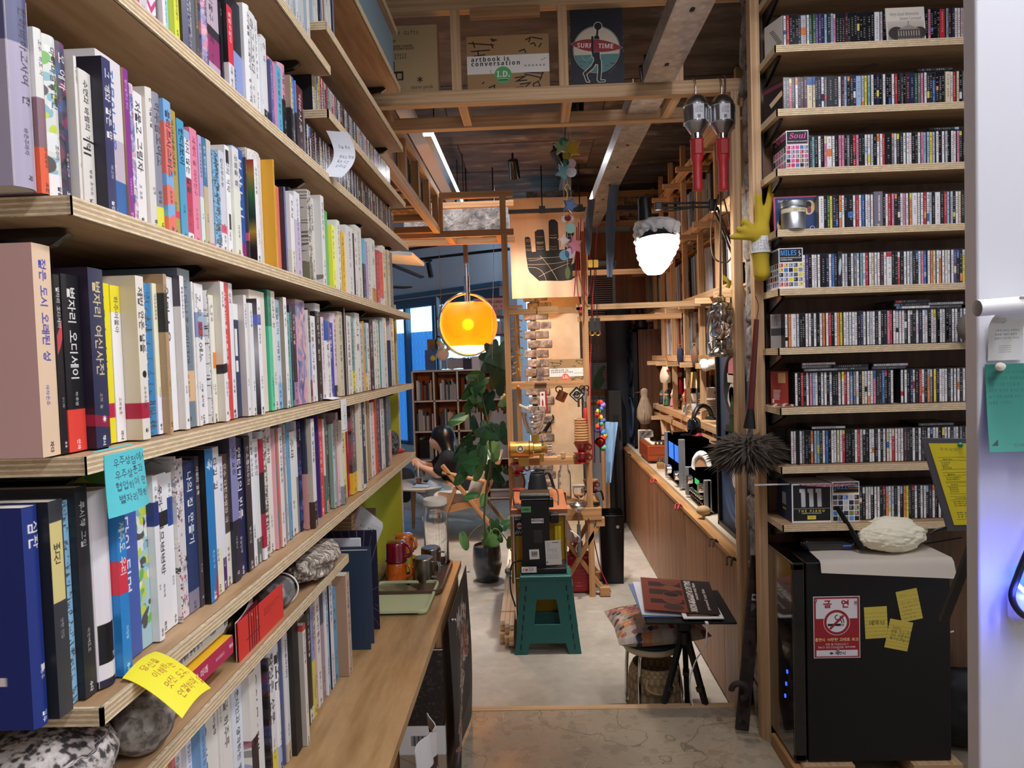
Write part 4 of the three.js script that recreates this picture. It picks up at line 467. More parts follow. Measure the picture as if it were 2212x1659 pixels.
const ca=atZ(1918,84,-2.52),cb=atZ(2002,80,-2.52),cd=solo('picture_card',card(cb.x - ca.x,0.125,0.004,cr[0]),cr[1],'square pale card with a sepia carousel photograph leaning before discs','card');cd.position.set((ca.x+cb.x)/ 2,Y[1]+0.064,-2.532);cd.rotation.x=-0.1;
// slanted sleeves at the start of the rows, orange case, grey back cover
const lean=(px,r,w,h,colr,label,rotY)=>{const p=print(90,120,colr),a=atZ(px,toPx(V(1,Y[r+1],-2.56))[1],-2.56),o4=solo('disc_sleeve',card(w,h,0.006,p[0]),p[1],label,'disc sleeve');o4.position.set(a.x,Y[r+1]+h / 2+0.0004,-2.6);o4.rotation.y=rotY;};
lean(1681,0,0.1,0.125,(c,w,h)=>{c.fillStyle='#c8c0b4';c.fillRect(0,0,w,h);c.fillStyle='#2a2a2c';for(let i=0;i<9;i++)c.fillRect(w*.3+i*5,30+i*7,20,3);c.fillStyle='#8a9a4a';c.beginPath();c.arc(60,100,18,0,7);c.fill();},'pale slanted sleeve at the post end of the top disc shelf',-1.25);
lean(1682,1,0.11,0.125,(c,w,h)=>{c.fillStyle='#22181c';c.fillRect(0,0,w,h);c.fillStyle='#d8b890';c.save();c.rotate(-.5);c.fillRect(-10,70,60,18);c.restore();c.fillStyle='#6a2a34';c.fillRect(0,10,w,14);},'dark slanted sleeve with tan sticker, second disc shelf',-1.2);
lean(1693,6,0.07,0.128,(c,w,h)=>{c.fillStyle='#a83c30';c.fillRect(0,0,w,h);c.fillStyle='#e0b47a';c.fillRect(40,6,40,34);c.fillStyle='#e8d8d0';for(let i=0;i<9;i++)c.fillRect(14,64+i*4,30+10*hash2(i,1,2),2);c.fillRect(8,96,10,14);},'orange red case turned sideways at the post end, seventh disc shelf',-0.95);
lean(1686,5,0.04,0.125,(c,w,h)=>{c.fillStyle='#9a938f';c.fillRect(0,0,w,h);c.fillStyle='#3a3436';c.fillRect(4,50,w - 8,26);for(let i=0;i<12;i++)c.fillRect(10,8+i*3,40+20*hash2(i,3,1),1);},'grey sleeve showing its back at the post end, sixth disc shelf',-0.5);
lean(1708,7,0.14,0.125,(c,w,h)=>{c.fillStyle='#17171a';c.fillRect(0,0,w,h);c.fillStyle='#e0e0e0';c.fillRect(8,40,20,2);},'black case turned sideways at the post end, eighth disc shelf',-1.25);
// clear outer sleeves standing up between discs
let q=0;for(const [px,r] of [[1718,5],[1801,5],[1817,5],[1910,5],[1939,5],[1979,5],[1865,4],[1918,4],[1959,4],[2072,4],[2024,6],[2095,6],[2006,7]]){const a=atZ(px,toPx(V(1,Y[r+1],-2.55))[1],-2.55),o5=solo('plastic_sleeve',box(0.0012,0.148,0.125),M.clear,`clear plastic sleeve sticking up from the ${rowWord[r]} disc row, ${ord(++q)} such sleeve`,'sleeve','clear plastic disc sleeves');o5.position.set(a.x,Y[r+1]+0.0745,-2.606);}
// paper fan lying on the box sets
const fanP=atZ(1770,1042,-2.6),fan=thing('paper_fan','round red patterned paper fan lying across the box sets','fan',V(fanP.x,Y[9]+0.139,-2.56));const fp=print(160,110,(c,w,h)=>{c.fillStyle='#a8707c';c.fillRect(0,0,w,h);for(let j=0;j<11;j++)for(let i=0;i<12;i++){c.fillStyle='#6a2232';c.beginPath();c.arc(i*15+(j % 2)*7,j*11,5,Math.PI,0);c.fill();c.fillStyle='#e0ccd0';c.fillRect(i*15+(j % 2)*7 - 2,j*11+2,4,3);}});
{const g=new THREE.CylinderGeometry(0.1,0.1,0.002,40),p=g.attributes.position,uv=g.attributes.uv;for(let i=0;i<p.count;i++)uv.setXY(i,p.getX(i)/ .2+.5,p.getZ(i)/ .2+.5);part('leaf',toSlot(g.scale(1.1,1,0.75),fp[0]),fp[1],fan);part('handle',box(0.15,0.004,0.012,-0.18,0,0.01),M.white,fan);}
const tagS=print(40,60,(c,w,h)=>{c.fillStyle='#f0f0ec';c.fillRect(0,0,w,h);c.fillStyle='#222';c.font='bold 40px sans-serif';c.fillText('C',4,44);}),tg=solo('shelf_label',card(0.025,0.035,0.001,tagS[0]),tagS[1],'little white letter tag on the edge of the seventh disc shelf','label');tg.position.copy(atZ(2110,883,-2.495));
const wr=solo('wrapper_scrap',sheet((u,v)=>V(u*0.07 - 0.035,0.012*Math.abs(Math.sin(u*7))+0.002,v*0.03),14,3),std(0xb8a89a,0.6),'crumpled foil scrap at the post end of the seventh disc shelf','scrap');wr.position.set(top[7].x+0.02,Y[7],-2.545);
globalThis.CDY=Y;globalThis.CDX=top[5].x;
}
// ---------------------------------------------------------------- timber framing overhead and what stands on it
const nailHeads=[];
{
const ZB=-2.95,o=thing('timber_lattice','open pine ladder frame spanning the passage above the opening','frame',V(0,0,0));
const L=atZ(820,228,ZB),Rt=atZ(1632,196,ZB),y1=(L.y+Rt.y)/ 2,xa=-0.72,xb=1.06;
const bm=(x0,x1,y,z,w,h,name='beam')=>part(name,box(x1 - x0,h,w,(x0+x1)/ 2,y,z,'x'),M.pine,o);
bm(xa,xb,2.606,ZB,0.045,0.055);bm(xa,xb,2.606,ZB - 0.31,0.045,0.055);bm(xa,xb,2.99,ZB,0.045,0.06);
for(const px of [985,1216,1463]){const p=atZ(px,110,ZB);part('stud',box(0.038,0.34,0.04,p.x,2.795,ZB,'y'),M.pine,o);}
for(const px of [1000,1218,1445]){const p=atZ(px,240,ZB - 0.15);part('rung',box(0.038,0.045,0.27,p.x+0.01,2.606,ZB - 0.155,'z'),M.pine,o);}
const e=atZ(1622,100,ZB);part('stud',box(0.045,0.42,0.045,e.x,2.83,ZB,'y'),M.pine,o);part('rung',bar(V(e.x - 0.02,2.6,ZB - 0.02),V(0.92,2.6,ZB - 0.75),0.045,0.045),M.pine,o);
const b1=atZ(1015,32,ZB+0.03),b2=atZ(1166,32,ZB+0.03);part('offcut',box(b2.x - b1.x,0.042,0.02,(b1.x+b2.x)/ 2,b1.y,ZB+0.035,'x'),M.pineOld,o);const c1=atZ(1480,80,ZB - 0.03);part('offcut',box(0.036,0.13,0.02,c1.x,c1.y,ZB - 0.03,'y'),M.kraft,o);
// posts at the opening
const P2=atZ(1606,1100,-2.93),post=thing('timber_post','stout pine post standing at the end of the long cabinet','post',V(P2.x - 0.004,0,-2.945));part('post',box(0.036,2.58,0.045,0,1.29,0,'y'),M.pine,post);
// box soffit along the open side and across
const s=thing('timber_soffit','pine framed soffit running along the open side towards the bar','frame',V(0,0,0));
const X=-0.62,XL=-0.92;
for(const [y,x] of [[2.64,X],[2.395,X],[2.395,XL],[2.64,XL]])part('rail',box(0.04,0.045,1.9,x,y,-3.88,'z'),M.pine,s);
for(let i=0;i<5;i++){const z=-3.1 - i*0.4;part('stud',box(0.04,0.21,0.05,X,2.517,z,'y'),M.pineOld,s);part('rung',box(0.27,0.04,0.045,-0.77,2.392,z,'x'),M.pineOld,s);if(i<4){part('infill_board',box(0.24,0.012,0.34,-0.77,2.46,z - 0.2),M.osb,s);part('side_board',box(0.01,0.2,0.34,X - 0.03,2.517,z - 0.2),i % 2?M.walnut:M.galv,s);}}
const t=thing('timber_soffit','pine framed soffit crossing over the hanging orange lamp','frame',V(0,0,0)),ZC=-4.78;
for(const y of [2.63,2.37])for(const z of [ZC,ZC - 0.3])part('rail',box(0.84,0.042,0.04,-0.52,y,z,'x'),M.pineOld,t);
for(const x of [-0.6,-0.17])part('stud',box(0.04,0.22,0.04,x,2.5,ZC,'y'),M.pineOld,t);
for(const x of [-0.55,-0.2])part('rung',box(0.045,0.04,0.27,x,2.37,ZC - 0.15,'z'),M.pineOld,t);
part('infill_board',box(0.76,0.2,0.012,-0.52,2.5,ZC - 0.28),M.rock,t);
const f=thing('timber_soffit','pine framed soffit on the far wall behind the cable tray','frame',V(0,0,0));for(const y of [2.99,2.72])part('rail',box(1.05,0.05,0.04,0.85,y,-6.5,'x'),M.pineOld,f);for(const x of [0.5,0.82,1.1])part('stud',box(0.05,0.24,0.04,x,2.855,-6.5,'y'),M.pineOld,f);part('infill_board',box(1.05,0.24,0.012,0.85,2.855,-6.53),M.osb,f);
}
// boxes and the painted sign on the beam
{
const stand=(x0,y0,x1,y1,z,t,draw,label,cat,wpx,tilt=-0.05,side=M.kraft)=>{
const a=atZ(x0,y0,z),b=atZ(x1,y1,z),w=b.x - a.x,h=a.y - 2.634,[s,m]=print(wpx,Math.round(wpx*h / w),draw),o=thing(cat.replace(/ /g,'_'),label,cat,V((a.x+b.x)/ 2,2.634,z));o.rotation.x=tilt;
part('printed_front',card(w,h,0.0015,s).translate(0,h / 2,t / 2+0.0012),m,o);part('body',box(w - 0.002,h - 0.001,t,0,h / 2,0),side,o);return o;
};
stand(824,66,950,208,-3.0,0.08,(c,w,h)=>{c.fillStyle='#b59a6e';c.fillRect(0,0,w,h);c.fillStyle='#2a241c';c.font='30px monospace';c.fillText('Point Gifts',w*.1,h*.13);c.font='bold 17px sans-serif';c.fillText('PG-120',w*.11,h*.235);c.fillText('HOT SAND COOKER',w*.11,h*.31);c.fillText('TRAMEZZINO BLACK',w*.11,h*.35);ticks(c,w*.11,h*.40,w*.34,16,'#2a241c',7,1);ticks(c,w*.11,h*.445,w*.36,16,'#2a241c',8,1);c.fillRect(w*.22,h*.52,7,h*.13);c.fillRect(w*.14,h*.66,w*.25,h*.13);c.fillStyle='#b59a6e';c.fillRect(w*.17,h*.69,w*.09,h*.08);c.fillRect(w*.28,h*.69,w*.08,h*.08);c.strokeStyle='#2a241c';c.lineWidth=6;for(let i=0;i<3;i++){const a=i*Math.PI / 3+Math.PI / 2,X=w*.68,Y=h*.79;c.beginPath();c.moveTo(X - Math.cos(a)*18,Y - Math.sin(a)*18);c.lineTo(X+Math.cos(a)*18,Y+Math.sin(a)*18);c.stroke();}c.fillStyle='#2a241c';c.font='26px serif';c.fillText('snow peak',w*.52,h*.92);},'plain brown cooker carton with black print on the timber beam','carton',340,-0.04);
const artbook=(badge)=>(c,w,h)=>{c.fillStyle='#a98458';c.fillRect(0,0,w,h);c.strokeStyle='#17140f';c.lineCap='round';c.lineWidth=w*.014;const st=(...p)=>{c.beginPath();c.moveTo(p[0]*w,p[1]*h);for(let i=2;i<p.length;i+=2)c.lineTo(p[i]*w,p[i+1]*h);c.stroke();};
st(.03,.12,.33,.17);st(.08,.1,.1,.2);st(.3,.15,.32,.22);st(.06,.27,.28,.26);st(.08,.36,.22,.34);st(.14,.26,.14,.36);st(.3,.06,.36,.08,.32,.1,.3,.06);st(.64,.3,.7,.27,.72,.33);st(.72,.1,.78,.06,.76,.14);st(.78,.18,.82,.16,.84,.22);st(.8,.06,.92,.1);st(.88,.24,.91,.18);st(.66,.68,.92,.72);st(.7,.72,.9,.8);st(.92,.7,.88,.84);st(.58,.78,.7,.76,.6,.84,.72,.83);st(.64,.9,.76,.88,.7,.96);st(.8,.9,.86,.86,.88,.95,.8,.96,.8,.9);st(.58,.96,.68,.95);st(.26,.94,.33,.9,.32,.98);st(.08,.98,.15,.97);st(.18,.86,.2,.84);
c.fillStyle='#efe9de';c.fillRect(-1,h*.36,w+2,h*.33);c.fillStyle='#15130f';c.font='bold '+w*.074+'px sans-serif';const sp=(s,y)=>{let x=w*.05;for(const ch of s){c.fillText(ch,x,y);x+=ch===' '?w*.03:c.measureText(ch).width+w*.012;}};sp('artbook is',h*.465);sp('conversation',h*.545);c.lineWidth=2;for(let i=0;i<6;i++){st(.7+i*.045,.58,.72+i*.045,.55);st(.7+i*.045,.55,.72+i*.045,.58);}st(.28,.62,.29,.68);st(.9,.48,.96,.44);
c.fillStyle=badge;c.beginPath();c.arc(w*.435,h*.72,w*.105,0,7);c.fill();c.fillStyle='#f4f0e6';c.font='bold '+w*.1+'px sans-serif';c.textAlign='center';c.fillText('I.D.',w*.44,h*.755);c.fillRect(w*.365,h*.785,w*.14,2);c.fillStyle='#1c2a1c';c.fillRect(w*.38,h*.8,w*.11,5);c.textAlign='left';};
stand(1008,84,1188,203,-2.985,0.05,artbook('#5fae6a'),'wide brown carton with white band, scrawled signs and a green badge','carton',500,-0.05);
globalThis.ARTBOOK=artbook;
const navy=std(0x23262e,0.5,{metalness:0.3});
const sg=stand(1230,20,1349,190,-2.97,0.006,(c,w,h)=>{c.fillStyle='#1d212b';c.fillRect(0,0,w,h);c.strokeStyle='#8a6a4a';c.lineWidth=5;const r=rng(3);for(let i=0;i<90;i++){const s=r()*4|0,t=r();c.fillStyle=['#8a6a48','#c8a888','#5a4030'][r()*3|0];c.fillRect(s<2?(s?w - 4:0):t*w,s<2?t*h:(s===2?0:h - 4),2+r()*4,2+r()*4);}
const X=w*.49,Y=h*.52,R=w*.43;c.fillStyle='#e8e0cc';c.beginPath();c.arc(X,Y,R+5,0,7);c.fill();c.fillStyle='#1d212b';c.beginPath();c.arc(X,Y,R+2,0,7);c.fill();c.save();c.beginPath();c.arc(X,Y,R - 1,0,7);c.clip();c.fillStyle='#d9c9b2';c.fillRect(0,0,w,h);c.fillStyle='#5d8a88';c.fillRect(0,h*.58,w,h);c.fillStyle='#e8e0cc';c.fillRect(0,h*.575,w,3);c.fillStyle='#23343a';for(let i=0;i<26;i++)c.fillRect(r()*w,h*(.6+.2*r()),12+22*r(),3);c.restore();
const man=(grow,col)=>{c.strokeStyle=c.fillStyle=col;c.lineJoin=c.lineCap='round';c.beginPath();c.arc(w*.53,h*.225,w*.07+grow,0,7);c.fill();const limb=(wd,...p)=>{c.lineWidth=wd+grow*2;c.beginPath();c.moveTo(p[0]*w,p[1]*h);for(let i=2;i<p.length;i+=2)c.lineTo(p[i]*w,p[i+1]*h);c.stroke();};limb(15,.52,.27,.51,.33);limb(38,.5,.37,.5,.5,.5,.6);limb(44,.49,.6,.5,.67);limb(21,.47,.66,.4,.74,.26,.82);limb(15,.26,.82,.3,.91);limb(22,.54,.66,.54,.78,.52,.9);limb(11,.52,.92,.62,.92);limb(9,.3,.91,.33,.92);limb(17,.42,.36,.41,.5,.43,.6);};
man(5,'#e8e0cc');man(0,'#15171c');c.save();c.translate(w*.52,h*.47);c.rotate(.07);for(const [g,col] of [[6,'#e8e0cc'],[3,'#15171c'],[0,'#9c2f33']]){c.fillStyle=col;c.beginPath();c.moveTo(-w*.5 - g,-h*.01);c.bezierCurveTo(-w*.3,-h*.11 - g,w*.2,-h*.09 - g,w*.46+g,h*.02);c.bezierCurveTo(w*.2,h*.1+g,-w*.3,h*.1+g,-w*.5 - g,-h*.01);c.fill();}c.fillStyle='#efe8d8';c.font='bold '+w*.12+'px sans-serif';c.textAlign='center';c.fillText('SURF',-w*.25,h*.032);c.fillText('TIME',w*.15,h*.032);c.restore();c.strokeStyle='#15171c';c.lineWidth=15;c.beginPath();c.moveTo(w*.42,h*.38);c.lineTo(w*.41,h*.5);c.lineTo(w*.43,h*.58);c.stroke();c.strokeStyle='#c8b8a0';c.lineWidth=3;c.beginPath();c.moveTo(w*.2,h*.55);c.quadraticCurveTo(w*.24,h*.72,w*.4,h*.6);c.stroke();c.save();c.translate(w*.78,h*.78);c.rotate(-.75);c.fillStyle='#7a4a44';c.font='bold 13px sans-serif';c.fillText('CALIFORNIA',-40,6);c.restore();},'dark worn tin sign of a walking surfer carrying a red board','sign',380,-0.03,navy);
void sg;
// galvanised cable tray running along the ceiling in two lengths
const mkTray=(z0,z1,xc,y,w,h,label,cat)=>{const o=thing('cable_tray',label,cat,V(xc,y,0));const L=z0 - z1;part('tray',[box(w,0.003,L,0,0,(z0+z1)/ 2,'z'),box(0.003,h,L,-w / 2,h / 2,(z0+z1)/ 2,'z'),box(0.003,h,L,w / 2,h / 2,(z0+z1)/ 2,'z'),box(w,h,0.003,0,h / 2,z1+0.002)],M.galv,o);for(let z=z0 - 0.25;z>z1;z -=0.42)part('slot',new THREE.CapsuleGeometry(0.008,0.016,3,10).scale(1,1,0.1).rotateX(Math.PI / 2).translate(0,-0.0018,z),M.blackMat,o);return o;};
const A=atZ(1390,178,-2.88),B=atZ(1456,178,-2.88);mkTray(-1.2,-2.88,(A.x+B.x)/ 2,A.y,B.x - A.x,0.07,'galvanised metal cable tray reaching over the near beam','cable tray');
const C=atZ(1367,215,-3.05),D=atZ(1434,213,-3.05);mkTray(-3.03,-6.2,(C.x+D.x)/ 2,C.y,D.x - C.x,0.08,'long galvanised cable tray running off towards the striped panel','cable tray');
// lamp rail with lit edge, spotlights, black cross rail on rods
const tx=-0.545,ty=2.8,rail=thing('rail_lamp','slim lit linear lamp hanging along the dark ceiling','lamp',V(0,0,0));part('profile',box(0.045,0.05,1.86,tx,ty,-4.86,'z'),std(0x8fa0b4,0.3,{metalness:0.8}),rail);part('diffuser',box(0.014,0.02,1.84,tx+0.0225,ty - 0.018,-4.86),std(0xffffff,0.5,{emissive:0xffffff,emissiveIntensity:3}),rail);part('end_cap',box(0.05,0.045,0.03,tx,ty - 0.01,-3.915),std(0xffffff,0.5,{emissive:0xffffff,emissiveIntensity:2.4}),rail);
for(const z of [-4.2,-5.5])part('hanger',cyl(0.004,0.004,0.26,tx,ty+0.15,z,6),M.black,rail);
areaLight('rail_lamp_light',0xf4f6ff,26,0.05,1.8,V(tx+0.02,ty - 0.035,-4.86),V(tx+0.4,0,-4.86));
const cr=thing('lamp_rail','black lighting rail crossing in front of the hand print cloth','rail',V(0,0,0)),RZ=-5.77,ry=atZ(1100,458,RZ).y;part('track',box(1.5,0.03,0.03,0.17,ry,RZ,'x'),M.black,cr);for(const px of [1008,1066,1171,1252]){const p=atZ(px,450,RZ);part('rod',cyl(0.006,0.006,CEIL - ry,p.x,(CEIL+ry)/ 2,RZ,6),M.black,cr);part('clamp',box(0.05,0.05,0.05,p.x,ry+0.01,RZ),M.black,cr);}
const spot=(p,look,len,r,label,on)=>{const o=thing('spotlight',label,'spotlight',p),d=look.clone().sub(p).normalize(),q=new THREE.Quaternion().setFromUnitVectors(V(0,-1,0),d);const g=lathe([[0,0.01],[r*.9,0],[r,-0.01],[r,-len],[r*.92,-len],[r*.9,-len+.02],[0,-len+.02]],24).applyQuaternion(q);part('can',g,M.blackGloss,o);part('stem',cyl(0.008,0.008,0.05,0,0.02,0,8),M.black,o);const lens=part('lens',new THREE.CircleGeometry(r*.86,20).rotateX(Math.PI / 2).translate(0,-len+.012,0).applyQuaternion(q),std(0xfff4e0,0.5,{emissive:0xfff1dc,emissiveIntensity:on?5:0.1}),o);void lens;if(on)spotLight('spotlight_beam',0xfaf4f0,on,p.clone().addScaledVector(d,len+0.02),look,0.62,0.8,2.5);return o;};
const s1=atZ(985,445,-5.6);spot(s1,V(s1.x+0.12,1.2,-5.3),0.16,0.06,'fat black spotlight tilted beside the end of the lit linear lamp',10);const s2=atZ(1010,455,-5.78);spot(s2,V(s2.x,0,-5.76),0.17,0.032,'thin black spotlight pointing down above the orange lamp',10);
spot(V(0.3,CEIL - 0.1,-4.0),V(0.2,0.2,-4.4),0.14,0.04,'added black ceiling spotlight brightening the bar and folding step stool',16);  // invented fitting, added to throw light on the coffee bar
spot(V(0.62,CEIL - 0.1,-3.6),V(1.1,0.9,-4.4),0.14,0.04,'added black ceiling spotlight facing the record wall',14);spot(V(0.2,CEIL - 0.1,-5.0),V(1.1,1.4,-5.6),0.14,0.04,'added black ceiling spotlight facing the far records',12);spot(V(-0.1,CEIL - 0.1,-5.2),V(0.1,1.2,-6.1),0.14,0.04,'added black ceiling spotlight facing the plaster pier',6);  // three more added spotlights that brighten the records and the pier
// two hand lamps on hooks
const lampSteel=std(0xa9a9ac,0.3,{metalness:1});
const plate=print(60,90,(c,w,h)=>{c.fillStyle='#d8dadc';c.fillRect(0,0,w,h);c.fillStyle='#77797c';for(let j=0;j<5;j++)for(let i=0;i<5;i++)if(hash2(i,j,9)>.2)c.fillRect(12+i*8,20+j*7,5,4);c.fillRect(22,62,16,18);});
const mk=(px,py,label)=>{const top=atZ(px,py,-2.9),o=thing('hand_lamp',label,'work lamp',V(top.x,0,-2.9)),u=(y)=>atZ(px,y,-2.9).y;const yT=u(205),k=(u(205)- u(412))/ 0.4;
const P=(r,f)=>[r*k,yT - f*k];part('hood',lathe([P(0,0),P(0.018,0.002),P(0.036,0.013),P(0.046,0.032),P(0.05,0.05),P(0.05,0.115),P(0.047,0.128),P(0.026,0.162),P(0.023,0.165)],36),lampSteel,o);
for(const f of [0.05,0.118])part('band',torus(0.0505*k,0.0025,0,0,0,8,36).rotateX(Math.PI / 2).translate(0,yT - f*k,0),M.chrome,o);
part('side_strip',[box(0.004,0.085*k,0.012,-0.052*k,yT - 0.085*k,0),box(0.004,0.085*k,0.012,0.052*k,yT - 0.085*k,0)],M.chrome,o);
{const gg=new THREE.CylinderGeometry(0.0512*k,0.0512*k,0.072*k,12,1,true,-0.45,0.9).translate(0,yT - 0.083*k,0);part('name_plate',toSlot(gg,plate[0]),plate[1],o);}
part('collar',lathe([P(0.024,0.164),P(0.024,0.188)],24),M.chrome,o);
part('handle',lathe([P(0,0.186),P(0.029,0.186),P(0.027,0.193),P(0.027,0.26),P(0.02,0.283),P(0.0195,0.31),P(0.021,0.315),P(0.0195,0.32),P(0.021,0.335),P(0.0195,0.34),P(0.021,0.355),P(0.0195,0.36),P(0.021,0.38),P(0.022,0.398),P(0.019,0.4),P(0,0.4)],28),std(0xb32a2a,0.45),o);
part('switch_plate',rbox(0.03*k,0.062*k,0.006,0.014,0,yT - 0.222*k,0.027*k),std(0xa22424,0.5),o);
part('hook',tube([V(0,yT - 0.005,0),V(0,yT+0.05,0),V(-0.002,2.638,-0.02),V(-0.002,2.638,-0.06)],0.0022,16,6),M.steel,o);return o;};
mk(1503,205,'hand lamp with red grip on the beam, its plate bright');mk(1559,207,'hand lamp with red grip beside the masonry, its plate in shade');
}
// ---------------------------------------------------------------- record wall, long cabinet, hi-fi
const XC=0.877,CT=0.61;// cabinet front and top
{
const c=thing('long_cabinet','long brown veneered cabinet running below the record wall','cabinet',V(0,0,0));
const z0=-2.955,z1=-7.3,n=13,w=(z0 - z1)/ n;
for(let i=0;i<n;i++)part('door',box(0.02,CT - 0.05 - LOW,w - 0.005,XC+0.01,(CT - 0.03+LOW)/ 2+0.005,z0 - w*(i+.5),'y'),M.veneer,c);
part('front_ledge',box(0.05,0.02,z0 - z1,XC+0.02,CT - 0.03,(z0+z1)/ 2,'z'),M.cabSide,c);part('top_board',box(0.6,0.03,z0 - z1,XC+0.345,CT - 0.015,(z0+z1)/ 2,'z'),std(0xb9ad98,0.7),c);part('carcass',box(0.6,CT - 0.06 - LOW,z0 - z1 - 0.01,XC+0.335,(CT - 0.03+LOW)/ 2,(z0+z1)/ 2),M.cabSide,c);
[[-3.05,0.03],[-3.35,0.05],[-4.15,0.05],[-5.0,0.05],[-6.3,0.04]].forEach(([z,l],i)=>{const o=solo('leather_tie',[tube([V(0,0,0),V(-0.03,0.012,0.03),V(-0.04,-0.005,0.06)],0.004,10,5),tube([V(0,0,0),V(-0.035,0.015,-0.01),V(-0.05,-0.01,0.03)],0.004,10,5),tube([V(0,0,0),V(-0.02,0.02,0.02),V(-0.035,0.0,0.05)],0.003,10,5)],i===2||i===3?M.redCord:std(0x3a2418,0.7),`small knotted pull cord on the cabinet ledge, ${['nearest the pine post', 'second from the post', 'third from the post', 'fourth from the post', 'by the bark block'][i]}`,'pull cord','pull cords');o.position.set(XC - 0.005,CT - 0.018,z);});
}
{
// rack of pine: posts, rails, pegs
const o=thing('record_rack','pine rack of posts and rails holding record sleeves along the wall','rack',V(0,0,0)),X=1.17,Z0=-3.5,Z1=-7.0,ys=[1.04,1.49,1.90,2.38,2.85];
const posts=[1594,1546.5,1508.6,1476,1450,1429,1412,1396].map((px)=>0 - X*FP /(px - 1150));posts.unshift(-3.52);
const back=1.5;
posts.forEach((z)=>{part('post',box(0.036,CEIL - 1.02,0.04,X+0.02,(CEIL+1.02)/ 2,z,'y'),M.pine,o);part('back_post',box(0.036,CEIL - 1.02,0.036,back,(CEIL+1.02)/ 2,z,'y'),M.pine,o);});
ys.forEach((y,i)=>{part('rail',box(0.04,0.045,Z0 - Z1,X - 0.018,y - 0.022,(Z0+Z1)/ 2,'z'),M.pine,o);part('shelf_slat',box(0.045,0.02,Z0 - Z1,X+0.1,y - 0.01,(Z0+Z1)/ 2,'z'),M.pine,o);part('shelf_slat',box(0.045,0.02,Z0 - Z1,X+0.25,y - 0.01,(Z0+Z1)/ 2,'z'),M.pine,o);if(i===0)part('shelf_panel',box(0.3,0.018,Z0 - Z1,X+0.15,y - 0.009,(Z0+Z1)/ 2,'z'),M.pine,o);
if(i>0)for(const z of posts.slice(1))part('peg',box(0.22,0.036,0.034,X - 0.02,y - 0.065,z - 0.03,'x'),M.pine,o);});
for(let z=-3.9;z>-6.9;z -=0.47){part('low_post',box(0.036,0.4,0.04,X+0.03,0.83,z,'y'),M.pine,o);part('brace',bar(V(X,0.78,z),V(X,1.0,z - 0.12),0.02,0.05,V(1,0,0)),M.pine,o);}
part('rail',box(0.04,0.04,3,X - 0.01,0.94,-5.3,'z'),M.pine,o);part('peg',box(0.2,0.03,0.03,X - 0.1,0.98,-5.75,'x'),M.pine,o);
part('cross_rail',box(0.9,0.036,0.036,0.76,1.84,-4.75,'x'),M.pine,o);
// record sleeves
const at2=new Atlas(1024,512,{roughness:0.3}),cols=['d8d4cc','b8bcc4','8a8a92','e4dcd0','4a4a50','26262a','8aa0b4','b8785a','d8b890','6a3a34','c8ccd0','9a8a80'],r=rng(77);
const geos=cols.map((q,k)=>{const s=at2.slot(8,240,(c,w,h)=>{c.fillStyle='#'+q;c.fillRect(0,0,w,h);ticks(c,1,20,6,6,'#55555a',k);}),f=at2.slot(120,240,(c,w,h)=>{c.fillStyle='#'+q;c.fillRect(0,0,w,h);const rr2=rng(k+5);for(let i=0;i<6;i++){c.fillStyle='#'+cols[Math.floor(rr2()*12)]+'88';c.fillRect(rr2()*w,rr2()*h,rr2()*70,rr2()*90);}});const g=new THREE.BoxGeometry(0.315,0.315,0.0046),uv=g.attributes.uv,n=g.attributes.normal;for(let i=0;i<uv.count;i++){const t=Math.abs(n.getZ(i))>.5?f:s;uv.setXY(i,t.u0+(t.u1 - t.u0)*uv.getX(i),t.v0+(t.v1 - t.v0)*uv.getY(i));}return g.translate(0.1575,0.1575,0);});
const wrap=phy(0xffffff,0.1,{transmission:1}),wrapG=new THREE.BoxGeometry(0.322,0.322,0.0056).translate(0.158,0.159,0);void wrap;void wrapG;
at2.m.roughness=0.18;
['lower','middle','upper'].forEach((rw,i)=>{for(let b=0;b<posts.length - 1;b++){const za=posts[b] - 0.026,zb=posts[b+1]+0.03;let z=za - r()*0.04,n=0;const stop=i===0&&b===0?za:zb+r()*0.05;if(b>6||z<-6.75)continue;const bayN=Math.max(4,Math.floor((za - zb)/ 0.024));const st=(za - zb)/ bayN;for(let k=0;k<bayN&&z>stop;k++){const t=0.0046,gi=Math.floor(r()*12),s=solo('record_sleeve',geos[gi],at2.m,`${colourName(cols[gi])} record sleeve, ${ord(++n)} in the ${ORD[b + 1]} bay of the ${rw} record row`,'record','records in the '+rw+' row');s.position.set(X+0.03+r()*0.03,ys[i+1]+0.004,z - t);s.rotation.set(0,(r()- .5)*0.04,0);s.rotation.x=-0.03 - r()*0.05;z -=st*(0.8+.4*r());}}});
}
